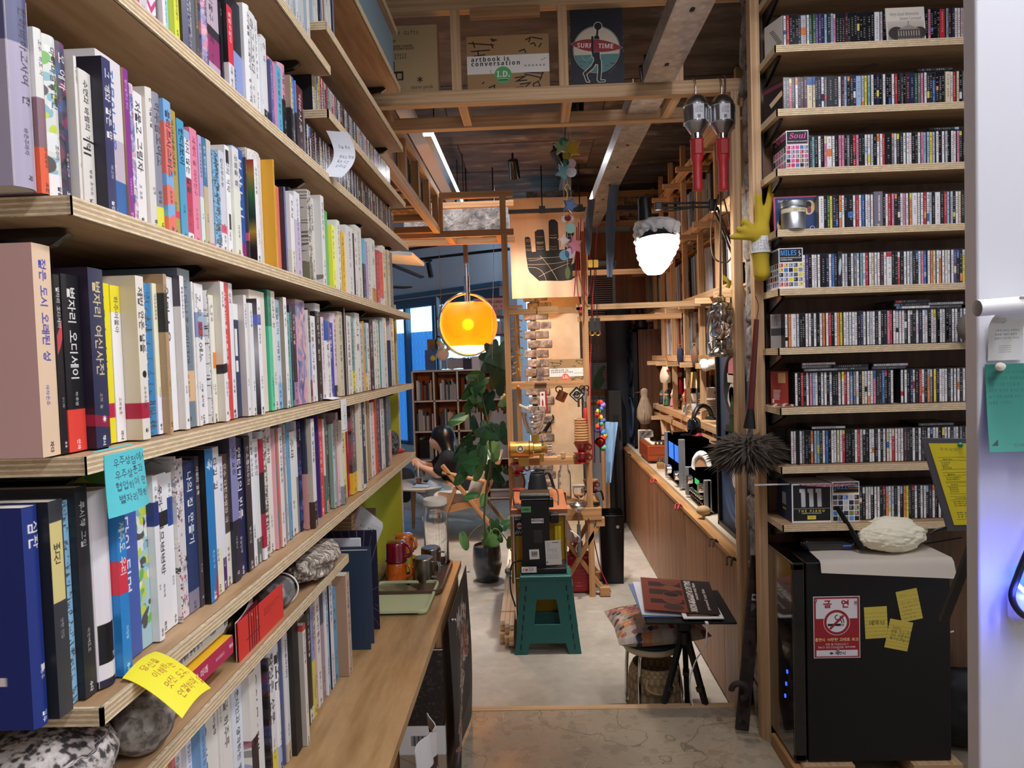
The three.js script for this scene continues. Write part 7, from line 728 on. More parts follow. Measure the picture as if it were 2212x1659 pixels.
const rl=solo('dark_roll',cyl(.13,.13,1.35,0,0,0,24),std(0x4a4e58,.6),'tall dark grey roll standing behind the far loudspeaker','roll');const rp=atZ(1349,720,-7.15);rl.position.set(rp.x - .06,.61+.675 - .0,-7.14);
const po=print(150,190,(c,w,h)=>{c.fillStyle='#c8d8e4';c.fillRect(0,0,w,h);c.fillStyle='#5a9a5a';c.beginPath();c.ellipse(60,80,30,70,.5,0,7);c.fill();c.fillStyle='#e08a4a';c.fillRect(0,130,w,30);c.fillStyle='#d8a8b0';c.beginPath();c.ellipse(110,60,30,40,0,0,7);c.fill();c.fillStyle='#3a3a48';for(let y=0;y<h;y+=8)c.fillRect(10,y,w - 14,2);}),p0=atZ(1272,784,-7.22),p1=atZ(1330,866,-7.22),pst=thing('framed_poster','white framed bright poster seen through thin blind slats','poster',V((p0.x+p1.x)/ 2,(p0.y+p1.y)/ 2,-7.22));part('print',card(p1.x - p0.x,p0.y - p1.y,.006,po[0]),po[1],pst);part('frame',[box(.02,p0.y - p1.y,.02,(p1.x - p0.x)/ 2,0,0),box(p1.x - p0.x,.02,.02,0,-(p0.y - p1.y)/ 2,0)],M.white,pst);const ledge=struct('trim_2',box(.6,.03,.2,.75,p1.y - .02,-7.27,'x'),M.pineOld);void ledge;
const wc=solo('white_door_panel',rbox(.3,1.4,.03,.003),M.white,'plain white cupboard door standing beneath the poster','door');wc.position.set(atZ(1292,960,-7.2).x,.35,-7.2);
// things on the rack post: lei, red fan head, blue cloth
const lei=thing('flower_garland','garland of bright cloth flowers hanging beside the rack post','garland',V(0,0,0)),lc=[0xd8482a,0x8a6ab8,0x4a7ac0,0xb8c040,0xc82a30,0xe0b040,0x4a6ab0,0x6aa880];for(let i=0;i<16;i++){const p=atZ(1296+5*Math.sin(i*1.3)+(i>9?4:0),870+i*6.5,-4.72);const g=new THREE.IcosahedronGeometry(.022,1),a=g.attributes.position;for(let j=0;j<a.count;j++){const n=.7+.6*hash2(Math.round(a.getX(j)*1e4),Math.round(a.getY(j)*1e4),i);a.setXYZ(j,a.getX(j)*n,a.getY(j)*n,a.getZ(j)*n);}part('flower',g.translate(p.x,p.y,p.z),std(lc[i % 8],.8),lei);}
const rf=thing('red_bell','red enamel bell shaped horn on the rack post','horn',atZ(1296,955,-4.62));part('bell',lathe([[.035,0],[.033,.006],[.02,.02],[.012,.045],[0,.05]],26).rotateX(-Math.PI / 2+.3),phy(0xb02020,.25,{clearcoat:1}),rf);part('back',rod(V(0,0,0),V(.03,.02,-.04),.02,16),std(0xb82a20,.35),rf);part('dial',cyl(.012,.012,.008,0,0,0,16).rotateX(Math.PI / 2).translate(0,0,.0),M.black,rf);
const b0=solo('blue_apron',sheet((u,v)=>V((u - .5)*.09*(.4+.6*v),v*.42,.012*Math.sin(u*9+v*3)),10,10,.002),std(0x8eb0d0,.8),'pale blue cloth hanging below the flower garland','cloth');b0.position.copy(atZ(1314,1042,-4.8));b0.rotation.z=-.08;
const pipes=thing('fishing_rods','dark tubes and slim boards leaning beyond the slab table','boards',V(0,LOW,0));[[1303,.03,1.05,M.pineOld],[1312,.03,.9,M.kraft],[1322,.04,1.0,M.black],[1333,.05,1.1,M.blackMat]].forEach(([x,w,h,m],i)=>{const p=atZ(x,1000,-6.2 - i*.1);part('board',rbox(w,h,.03,.004,p.x,h / 2,p.z),m,pipes);});
const sb=thing('grey_case','dark grey upright case beside the far loudspeaker','case',V(atZ(1327,900,-6.9).x,LOW,-6.95));part('shell',rbox(.13,1.3,.3,.01,0,.66,0,3),std(0x4b4846,.5),sb);part('handle',tube([V(.03,.95,.15),V(.03,.93,.18),V(.03,.86,.18),V(.03,.84,.15)],.008,12,6),M.black,sb);
// dried stalks and hanging shoes on the rack's outer post
const dry=thing('dried_stalks','bunch of dried wheat stalks hanging on the inner rack post','dried plant',atZ(1117,740,-4.9));for(let i=0;i<26;i++){const y=.16 - i*.015,a=i*2.4;part('ear',new THREE.ConeGeometry(.006,.045,5).rotateZ(1.2).rotateY(a).translate(Math.cos(a)*.02,y,Math.sin(a)*.02),std(0xb08a3a,.8),dry);}part('stalk',rod(V(0,.2,0),V(.02,-.24,0),.008),M.rope,dry);
}
// ---------------------------------------------------------------- the shop front room beyond
// one skin round a set of tapered bones: [p, q, radius at p, radius at q]
function skin(bones,k,res,pad=0.03){
const b=new THREE.Box3();for(const [p,q,r,s] of bones)for(const [a,c] of [[p,r],[q,s]]){b.expandByPoint(a.clone().addScalar(c+pad));b.expandByPoint(a.clone().addScalar(-c - pad));}
const S=Math.max(...b.getSize(V(0,0,0)).toArray())/ 2,C=b.getCenter(V(0,0,0)),mc=new MarchingCubes(res,new THREE.MeshBasicMaterial(),false,false,120000),P=V(0,0,0);
for(let z=0;z<res;z++)for(let y=0;y<res;y++)for(let x=0;x<res;x++){
P.set((x - res / 2)/(res / 2),(y - res / 2)/(res / 2),(z - res / 2)/(res / 2)).multiplyScalar(S).add(C);let d=1e3;
for(const [p,q,r,s] of bones){const ax=q.x - p.x,ay=q.y - p.y,az=q.z - p.z,L=ax*ax+ay*ay+az*az||1e-9,t=Math.max(0,Math.min(1,((P.x - p.x)*ax+(P.y - p.y)*ay+(P.z - p.z)*az)/ L)),e=Math.hypot(P.x - p.x - ax*t,P.y - p.y - ay*t,P.z - p.z - az*t)-(r+(s - r)*t);const h=Math.max(k - Math.abs(d - e),0)/ k;d=Math.min(d,e)- h*h*k*0.25;}
mc.field[x+y*res+z*res*res]=-d;
}
mc.isolation=0;mc.update();const g=new THREE.BufferGeometry(),n=mc.count??mc.geometry.drawRange.count;g.setAttribute('position',new THREE.Float32BufferAttribute(mc.positionArray.slice(0,n*3),3));g.setAttribute('normal',new THREE.Float32BufferAttribute(mc.normalArray.slice(0,n*3),3));return g.scale(S,S,S).translate(C.x,C.y,C.z);
}
{
const at=(x,y,z)=>atZ(x,y,z),Z=-6.55,sk=std(0xd8b098,0.6),jean=std(0x8fa6bc,0.85),tee=std(0x14161c,0.85),hairM=std(0x0c0a0b,0.35);
// reader in the easy chair: faces the table (-x), her near side towards the bar
const zs=Z+0.17,zf=Z - 0.17,head=at(953,946,Z),neck=at(966,972,Z),shN=at(968,992,zs),shF=at(962,990,zf),chest=at(983,1010,Z),waist=at(1006,1042,Z),hip=at(1010,1058,Z),elN=at(945,1022,zs),haN=at(911,1009,zs - 0.1),elF=at(938,1010,zf),haF=at(908,1000,zf+0.12),knN=at(940,1052,zs - 0.04),knF=at(936,1050,zf+0.04),anN=at(938,1112,zs),anF=at(946,1106,zf),toN=at(928,1118,zs),toF=at(934,1112,zf);
const p=thing('person','long haired person in black tee and pale jeans leaning over a table','person',V(0,0,0));const fingers=[];for(const [w,e,s] of [[haN,elN,1],[haF,elF,-1]]){const d=w.clone().sub(e).normalize();for(let i=0;i<4;i++){const o=V(0,0.018 - i*0.012,s*0.004),a=w.clone().addScaledVector(d,0.045).add(o),b=a.clone().addScaledVector(d,0.032).add(V(0,-0.006,-s*.01)),c=b.clone().addScaledVector(d,0.018 -(i===3?.006:0)).add(V(0,-0.016,-s*.012));fingers.push([a,b,0.0085,0.008],[b,c,0.008,0.007]);}fingers.push([w.clone().addScaledVector(d,0.01).add(V(0,0.02,0)),w.clone().addScaledVector(d,0.05).add(V(0,0.036,-s*.012)),0.01,0.008]);fingers.push([w,w.clone().addScaledVector(d,0.045),0.024,0.03]);}
part('body',skin([[head.clone().add(V(0.012,0.01,0)),head.clone().add(V(-0.012,-0.02,0)),0.088,0.078],[head.clone().add(V(-0.05,-0.05,0)),head.clone().add(V(-0.058,-0.065,0)),0.04,0.034],[head.clone().add(V(-0.086,-0.004,0)),head.clone().add(V(-0.098,-0.024,0)),0.012,0.014],[head.clone().add(V(-.08,-.052,.0)),head.clone().add(V(-.082,-.056,0)),0.018,0.016],[head,neck,0.055,0.05],[shN,shF,0.055,0.055],[neck,chest,0.08,0.12],[chest,waist,0.125,0.115],[waist,hip,0.125,0.14],[shN,elN,0.048,0.038],[elN,haN,0.037,0.024],[shF,elF,0.048,0.038],[elF,haF,0.037,0.024],[hip,knN,0.095,0.065],[hip,knF,0.095,0.065],[knN,anN,0.06,0.04],[knF,anF,0.06,0.04]],0.04,88),sk,p);
part('hand',skin(fingers.slice(0,10),0.012,44,0.015),sk,p);part('hand',skin(fingers.slice(10),0.012,44,0.015),sk,p);
part('t_shirt',skin([[shN.clone().add(V(0,.012,0)),shF.clone().add(V(0,.012,0)),0.066,0.066],[neck.clone().add(V(.03,-.03,0)),chest,0.09,0.142],[chest,waist,0.146,0.14],[waist,hip.clone().add(V(0.02,-0.02,0)),0.142,0.15],[shN,shN.clone().lerp(elN,0.72),0.066,0.068],[shF,shF.clone().lerp(elF,0.72),0.066,0.068]],0.05,60),tee,p);
part('jeans',skin([[hip.clone().add(V(-0.04,-0.03,0)),knN,0.105,0.078],[hip.clone().add(V(-0.04,-0.03,0)),knF,0.105,0.078],[knN,anN.clone().add(V(0,.05,0)),0.076,0.066],[knF,anF.clone().add(V(0,.05,0)),0.076,0.066]],0.04,56),jean,p);
part('hair',skin([[head.clone().add(V(0.03,0.028,0)),head.clone().add(V(0.0,0.03,0)),0.098,0.092],[head.clone().add(V(0.045,-0.02,0.03)),shN.clone().add(V(0.02,0.0,-0.06)),0.075,0.05],[head.clone().add(V(0.045,-0.02,-0.03)),neck.clone().add(V(0.08,-0.08,-0.05)),0.075,0.04],[shN.clone().add(V(0.0,0.02,-0.05)),shN.clone().add(V(-0.03,-0.1,-0.02)),0.04,0.022]],0.05,52),hairM,p);for(const s of [1,-1]){part('eye',ball(0.009,head.x - 0.083,head.y+0.004,head.z+s*0.032,10,8),M.blackGloss,p);}part('mouth',ball(0.008,head.x - 0.094,head.y - 0.05,head.z,10,8).scale(1,1,1),std(0xa8605a,.6),p);
for(const [a,b] of [[anN,toN],[anF,toF]])part('shoe',skin([[a,a.clone().add(V(0.03,-0.02,0)),0.042,0.04],[a.clone().add(V(0,-.02,0)),b.clone().add(V(-.04,-.01,0)),0.04,0.032]],0.03,30),std(0xd8dade,.7),p);
// second visitor, mostly hidden behind the olive board: dark trousers, white trainers
const q=thing('person','seated visitor in dark clothes and pale trainers beyond the olive board','person',V(0,0,0)),Z2=-6.9,k2=at(876,1030,Z2),a2=at(874,1084,Z2),t2=at(886,1094,Z2),h2=at(840,1030,Z2),c2=at(838,985,Z2),he=at(838,940,Z2);part('body',skin([[he,he.clone().add(V(.01,-.03,0)),.09,.07],[he,c2,.05,.1],[c2,h2,.14,.15],[h2,k2,.1,.07],[k2,a2,.06,.045],[c2.clone().add(V(.02,.08,.16)),k2.clone().add(V(-.05,.14,.1)),.05,.035]],.05,56),std(0x23252c,.85),q);part('trousers',skin([[h2,k2,.11,.082],[k2,a2.clone().add(V(0,.06,0)),.08,.07]],.04,40),std(0x2c313b,.85),q);part('shoe',skin([[a2.clone().add(V(0,-.02,0)),t2,.05,.036]],.03,26),std(0xe4e6ea,.6),q);part('shoe',skin([[a2.clone().add(V(.1,-.01,-.2)),t2.clone().add(V(.1,0.0,-.2)),.05,.036]],.03,26),std(0xe4e6ea,.6),q);part('hair',skin([[he.clone().add(V(-.02,.03,0)),he.clone().add(V(-.01,.03,0)),.1,.095]],.03,26),hairM,q);
// easy chair with slatted back
const ch=thing('easy_chair','wooden easy chair with slatted back and pale cushions','chair',V(0,0,0)),W=M.pineOld,zn=Z+0.34,zr=Z - 0.34,cush=std(0xcfc8bc,0.95);const pt=(x,y,z)=>at(x,y,z);
for(const z of [zn,zr]){const s=z===zn?'':'';void s;const g=(x,y)=>{const a=at(x,y,zn);return V(a.x,a.y,z);};part('leg',bar(g(955,1005),g(1080,1160),.035,.06,V(0,0,1),.006),W,ch);part('leg',bar(g(984,1054),g(960,1118),.035,.05,V(0,0,1),.006),W,ch);part('back_stile',bar(g(1064,1002),g(1032,1098),.035,.055,V(0,0,1),.006),W,ch);part('armrest',bar(g(955,1020),g(1048,1040),.06,.026,V(0,1,0),.008),W,ch);}
const bt=at(1075,998,zn),bb=at(1040,1088,zn);part('back_rail',bar(V(bt.x,bt.y,zn),V(bt.x,bt.y,zr),.05,.05,V(0,1,0),.01),W,ch);part('back_rail',bar(V(bb.x,bb.y,zn),V(bb.x,bb.y,zr),.04,.04,V(0,1,0),.01),W,ch);for(let i=0;i<9;i++){const z=zr+(zn - zr)*(i+.5)/ 9;part('slat',bar(V(bt.x+.02,bt.y,z),V(bb.x+.02,bb.y,z),.03,.014,V(1,0,0)),W,ch);}
const sa=at(950,1062,Z),sb2=at(1034,1072,Z);part('seat_cushion',rot(rbox(sb2.x - sa.x+.06,.13,.6,.05,0,0,0,5),0,0,-.06).translate((sa.x+sb2.x)/ 2,sa.y - .03,Z),cush,ch);const bc=at(1050,1030,Z);part('back_cushion',rot(rbox(.12,.5,.58,.05,0,0,0,5),0,0,-.34).translate(bc.x - .06,bc.y,Z),cush,ch);part('seat_rail',bar(V(sa.x+.02,sa.y - .12,zn),V(sa.x+.02,sa.y - .12,zr),.04,.05),W,ch);part('seat_rail',bar(V(sa.x,sa.y - .12,zn),V(bb.x,bb.y+.02,zn),.03,.06),W,ch);
// table, drink, phone
const ty=at(905,1046,Z).y,tc=at(912,1046,Z),tb=thing('side_table','small rounded cafe table with tapered legs','table',V(tc.x - .02,0,Z));part('top',mapBox(lathe([[0,0],[.33,0],[.35,.012],[.34,.022],[0,.022]],40).scale(.85,1,.9)).translate(0,ty - .012,0),std(0xb9b2a4,.25),tb);for(const [x,z] of [[-.16,.15],[.17,.12],[-.1,-.2],[.15,-.2]])part('leg',rod(V(x,ty,z),V(x*1.25,LOW,z*1.3),.03,14,.014).scale(1,1,1),W,tb);
const gp=at(903,1031,Z+.12);const dr=thing('iced_drink','tall glass of amber iced drink with a straw on a coaster','drink',V(gp.x,ty+.012,Z+.1));part('coaster',cyl(.05,.05,.006,0,.003,0,24),std(0x3a5a58,.7),dr);part('glass',lathe([[0,.007],[.028,.007],[.033,.14],[.031,.14],[.026,.012],[0,.011]],26),M.glass,dr);part('drink',lathe([[0,.012],[.025,.013],[.028,.06],[0,.06]],24),phy(0x8a3a10,.1),dr);part('straw',cyl(.004,.004,.19,0,.13,0,8),M.white,dr);const phn=solo('phone',rbox(.075,.01,.15,.004),M.black,'dark phone lying on the cafe table','phone');phn.position.set(tc.x+.08,ty+.018,Z - .04);phn.rotation.y=.9;const bk2=solo('notebook',rbox(.11,.012,.15,.003),std(0x9ab0c4,.6),'pale blue notebook lying on the cafe table','book');bk2.position.set(tc.x+.03,ty+.018,Z+.2);bk2.rotation.y=1.3;
// cubby shelf with its books
const BZ=-8.1,cs=thing('cubby_shelf','white edged wooden cubby bookcase along the shop window','bookcase',V(0,0,0)),xs=[892,938,989,1042,1098].map((x)=>at(x,860,BZ).x),ys=[800,865,931,993,1060].map((y)=>at(990,y,BZ).y),D=.34,edge=std(0xe8e2d4,.6),inn=M.orangeWood;ys.push(LOW+.02);
for(const x of xs){part('upright',box(.018,ys[0] - LOW,D,x,(ys[0]+LOW)/ 2,BZ - D / 2),M.pineOld,cs);part('edge_strip',box(.019,ys[0] - LOW,.004,x,(ys[0]+LOW)/ 2,BZ+.002),edge,cs);}for(const y of ys){part('board',box(xs[4] - xs[0],.018,D,(xs[0]+xs[4])/ 2,y,BZ - D / 2),M.pineOld,cs);part('edge_strip',box(xs[4] - xs[0],.019,.004,(xs[0]+xs[4])/ 2,y,BZ+.002),edge,cs);}part('back',box(xs[4] - xs[0],ys[0] - LOW,.01,(xs[0]+xs[4])/ 2,(ys[0]+LOW)/ 2,BZ - D),inn,cs);const u0=at(940,640,BZ),u1=at(1098,800,BZ);part('upper_case',[box(.02,u0.y - u1.y,.3,u0.x,(u0.y+u1.y)/ 2,BZ - .16),box(.02,u0.y - u1.y,.3,u1.x,(u0.y+u1.y)/ 2,BZ - .16),box(u1.x - u0.x,.02,.3,(u0.x+u1.x)/ 2,at(1020,770,BZ).y - .19,BZ - .16),box(u1.x - u0.x,.02,.3,(u0.x+u1.x)/ 2,at(1080,723,BZ).y,BZ - .16),box(u1.x - u0.x,.02,.3,(u0.x+u1.x)/ 2,at(1080,684,BZ).y,BZ - .16)],std(0x4a423c,.6),cs);
const bg=new THREE.BoxGeometry(1,1,1),bm=['e8e6e2','2c2e34','b8c4d4','3a6a78','b03a34','d8ccb0','5a6a8a','e4e8ee','8a5a48','46505a'].map((c)=>[c,std('#'+c,.6)]),r=rng(55),rest=[];let n=0;const cell=['first','second','third','fourth'];
for(let j=0;j<5;j++)for(let i=0;i<4;i++){let x=xs[i]+(i===0?.02:.03)+r()*.04,m=0;const lim=xs[i+1] - .015;while(x<lim){const t=.012+.02*r(),h=Math.min(.17+.09*r(),(j<4?ys[j] - ys[j+1]:.3)- .03),[c,mt]=bm[Math.floor(r()*10)];if(x+t>lim)break;const yy=(j<4?ys[j+1]:LOW+.02)+.01+h / 2;m++;if(j<4&&n<34&&r()<.5){n++;const o=solo('book',bg,mt,`${colourName(c)} book, ${ord(m)} along in the ${cell[i]} cubby of the ${['top', 'second', 'third', 'low'][j]} cubby row`,'book','books in the cubby bookcase');o.scale.set(t*.94,h,.2);o.position.set(x+t / 2,yy,BZ - .13);}else rest.push(new THREE.BoxGeometry(t*.94,h,.2).translate(x+t / 2,yy,BZ - .13));x+=t;}}
for(const [py,h] of [[770,.14],[723,.17],[684,.16]])for(let x=u0.x+.05;x<u1.x - .04;x+=.016)if(r()<.85)rest.push(new THREE.BoxGeometry(.013,h*(.8+.2*r()),.16).translate(x,(py===770?ys[0]+.01:at(1080,py,BZ).y)+h*.45+.01,BZ - .1));
const sf=solo('shelved_books',rest,std(0xb9bcc4,.7),'remaining books filling the cubby bookcase and the dark case on top','books');sf.userData.kind='stuff';
const pb=(x0,y0,x1,y1,m,label,name,cat)=>{const a=at(x0,y0,BZ+.0),b=at(x1,y1,BZ),o=solo(name,rbox(b.x - a.x,a.y - b.y,.1,.003),m,label,cat);o.position.set((a.x+b.x)/ 2,(a.y+b.y)/ 2,BZ - .06);return o;};
pb(917,756,936,799,std(0x5a76a8,.6),'blue boxed game standing on the cubby bookcase','game_box','box');pb(922,733,940,756,std(0x8a6a4a,.6),'small brown gift box on the blue box','gift_box','box');pb(1000,775,1018,797,std(0x2c3a50,.6),'dark printed case leaning among discs on the bookcase','case','case');pb(1019,770,1036,797,std(0xdfe4e8,.6),'white printed case leaning among discs on the bookcase','case','case');
pb(905,950,928,990,M.black,'black magazine file in the lowest visible cubby','magazine_file','file');const card2=at(1055,655,BZ),[cs1,cm1]=print(150,70,(c,w,h)=>{c.fillStyle='#c88a80';c.fillRect(0,0,w,h);c.fillStyle='#2a1c1c';c.font='bold 20px sans-serif';c.fillText('NEW PARTING CARDS',4,36,142);ticks(c,4,46,140,12,'#3a2a2a',3);c.fillRect(0,0,w,10);}),pc=solo('wall_sign',card(.34,.16,.01,cs1),cm1,'pink printed card box high on the dark case by the rack post','sign');pc.position.copy(card2);
const yb=thing('yarn_mobile','cluster of striped yarn balls hanging below the orange lamp','mobile',at(956,765,-7.4));[[0,0,.07,0xe8e0d4],[-.03,.12,.03,0xd8c050],[-.07,.03,.025,0x4a78b0],[.07,.06,.025,0xd8c860],[-.1,-.04,.03,0xe0c840],[0,.09,.035,0xe4dcd0]].forEach(([x,y,q2,c],i)=>part('ball',ball(q2,x,y,i*.01,16,12),std(c,.9),yb));part('cord',rod(V(0,.1,0),V(0,1.2,0),.003,5),M.rope,yb);
// pendant: chrome ring, amber shade, coiled flex
const LZ=-5.35,lc=at(1011,701,LZ),R=65 / FP*5.3,lamp=thing('pendant_lamp','glowing amber pendant lamp held in a round chrome ring','lamp',lc),amber=new THREE.MeshPhysicalMaterial({color:0xff8a10,roughness:.45,transmission:.55,emissive:0xff8000,emissiveIntensity:.55,side:THREE.DoubleSide});const pr=[];for(let i=0;i<=24;i++){const a=-.79+1.58*i / 24;pr.push([Math.cos(a)*R*.985,Math.sin(a)*R]);}part('shade',lathe(pr,60),amber,lamp);part('ring',torus(R*1.03,.011,0,0,0,10,70).scale(1,1,1.5).rotateY(.5),M.chrome,lamp);part('stem',[cyl(.022,.022,.3,0,R*.98+.0,0,20),cyl(.014,.014,.1,0,R+.2,0,16)],M.chrome,lamp);part('bulb',ball(.045,0,0,0,20,14),std(0xffe0a0,.5,{emissive:0xffd070,emissiveIntensity:7}),lamp);
const fx=[];const top=at(1003,480,LZ);for(let i=0;i<=300;i++){const t=i / 300,a=i*1.25,w=t>.3?.014:.009;fx.push(V(Math.cos(a)*w+(top.x - lc.x)*(1 - t),R+.24+(top.y - lc.y - R - .24)*(1 - t),Math.sin(a)*w));}part('coiled_flex',tube(fx,.0055,700,5),std(0x8a7458,.8),lamp);part('flex',rod(V(top.x - lc.x,top.y - lc.y,0),V(top.x - lc.x,CEIL - lc.y,0),.003,5),M.black,lamp);const pl=new THREE.PointLight(0xffb040,1.5);pl.name='pendant_light';pl.position.copy(lc).add(V(0,-.0,0));pl.castShadow=true;pl.shadow.radius=2.2;scene.add(pl);
// split-leaf climber in its pot with a support wire
const pp=atY(1052,1262,LOW),pot=thing('potted_climber','tall split leaf climber in a dark glazed pot','plant',V(pp.x,LOW,pp.z - .1)),gz=phy(0x25303a,.22,{clearcoat:.8});part('pot',lathe([[0,0],[.075,0],[.085,.01],[.11,.12],[.108,.2],[.1,.265],[.094,.268],[.098,.2],[.098,.19]],40),gz,pot);part('soil',cyl(.094,.094,.01,0,.24,0,30),std(0x4a3624,1),pot);
const L=(x,y,dz=0)=>at(x,y,pp.z - .1+dz).sub(pot.position);const st=(pts,r2)=>part('stem',tube(pts,r2,30,6),M.stem,pot);st([L(1050,1190),L(1046,1120),L(1050,1060),L(1060,1000),L(1056,920),L(1062,860),L(1058,780)],.008);st([L(1056,920),L(1040,850),L(1030,810)],.005);st([L(1046,1130),L(1020,1150),L(1006,1178)],.004);st([L(1050,1190),L(1068,1142),L(1090,1160),L(1104,1190)],.004);part('support_wire',rod(L(1058,1200),L(1068,400),.0022,5),M.steel,pot);
const leafG=(lobes)=>{const q=[],N=40;for(let i=0;i<=N;i++){const t=i / N*2 - 1,s=Math.abs(t),w=(1 - Math.pow(s,2.2));void w;const a=t*Math.PI;let r2=.5+.18*Math.cos(a*.5);if(lobes)r2*=.62+.38*Math.abs(Math.cos(a*lobes*.5));q.push([Math.sin(a)*r2*(lobes?.8:.46),-Math.cos(a)*r2+.4]);}const g=ext(q,.008),p2=g.attributes.position;for(let i=0;i<p2.count;i++){const x=p2.getX(i),y=p2.getY(i);p2.setZ(i,p2.getZ(i)+x*x*.5 -(y+.1)*(y+.1)*.22);}g.computeVertexNormals();return g;},LG=[leafG(0),leafG(5),leafG(9)],mats=[0x2e5a30,0x3f6f3a,0x24482c,0x557f48].map((c)=>phy(c,.32,{transmission:.12,side:THREE.DoubleSide}));
[[1066,800,74,2,2.9,2],[1080,840,60,1,3.2,2],[1015,815,34,0,1.9,1],[1028,845,46,1,2.6,0],[1040,870,44,1,3.4,1],[1005,855,40,0,2.4,0],[1050,885,50,1,3.0,2],[978,912,40,0,2.1,1],[1010,888,30,1,2.7,0],[1055,930,40,1,1.2,0],[1030,930,40,0,3.6,2],[1045,950,46,1,2.9,0],[1000,960,36,1,2.2,2],[1068,985,50,0,3.3,3],[1025,985,40,1,2.5,0],[1040,1000,44,0,3.1,1],[985,990,34,0,2.6,2],[1000,1010,50,1,2.3,0],[1015,1000,40,0,3.5,2],[990,1038,44,0,2.5,0],[1070,1030,44,1,3.6,0],[1085,1040,40,0,3.9,2],[1095,1018,34,0,1.4,0],[1030,1030,40,0,2.8,3],[1044,1090,30,0,3.1,3],[1008,1075,30,0,2.0,1],[1006,1180,34,0,3.4,3],[1056,1186,46,2,3.0,3],[1072,1150,36,1,3.3,1],[1092,1140,30,1,2.6,0],[1080,1165,30,0,3.8,1],[1100,1180,24,0,3.0,3],[1095,880,40,1,3.3,2],[1090,950,44,1,3.5,2]].forEach(([x,y,s,g,a,m],i)=>{const k=s / FP*5.3,q2=LG[g].clone().scale(k,k,k);part('leaf',rot(rot(q2,.35*Math.sin(i*2.3),.6*Math.sin(i*1.7),0),0,0,a - Math.PI).translate(...L(x,y,.05*Math.sin(i*3.1)).toArray()),mats[m],pot);});
// black rails, fan and cassette on the pale shop ceiling
const rl=(a,b,label)=>{const o=thing('lamp_rail',label,'rail',V(0,0,0));part('track',bar(a,b,.03,.03),M.black,o);return o;};rl(at(840,568,-8.2),at(1100,538,-7.4),'lower black lighting rail on the pale shop ceiling');rl(at(840,545,-9.3),at(1090,508,-8.4),'upper black lighting rail on the pale shop ceiling');const sp2=thing('spotlight','black tube spotlight hanging from the shop ceiling rail','spotlight',at(925,562,-8));part('can',rod(V(0,-.03,0),V(.03,-.2,.02),.03,18),M.blackMat,sp2);part('clamp',box(.09,.04,.04,0,0,0),M.black,sp2);
const fan=thing('ceiling_fan','black bladed fan under a pale ceiling panel by the books','fan',at(845,580,-6));part('blade',[rot(rbox(.34,.012,.09,.004),0,.5,-.35).translate(.12,-.02,0),rot(rbox(.34,.012,.1,.004),.2,-.6,0).translate(.02,-.16,0),rot(rbox(.2,.012,.08,.004),0,1.8,.1).translate(-.1,-.1,0)],M.black,fan);part('hub',cyl(.06,.05,.1,-.08,-.08,0),M.black,fan);const pan=solo('ceiling_cassette',rbox(.5,.03,.6,.006),M.blueWall,'pale square ceiling unit above the black fan','air conditioner');pan.position.copy(at(838,555,-5.6));pan.rotation.z=-.12;
}
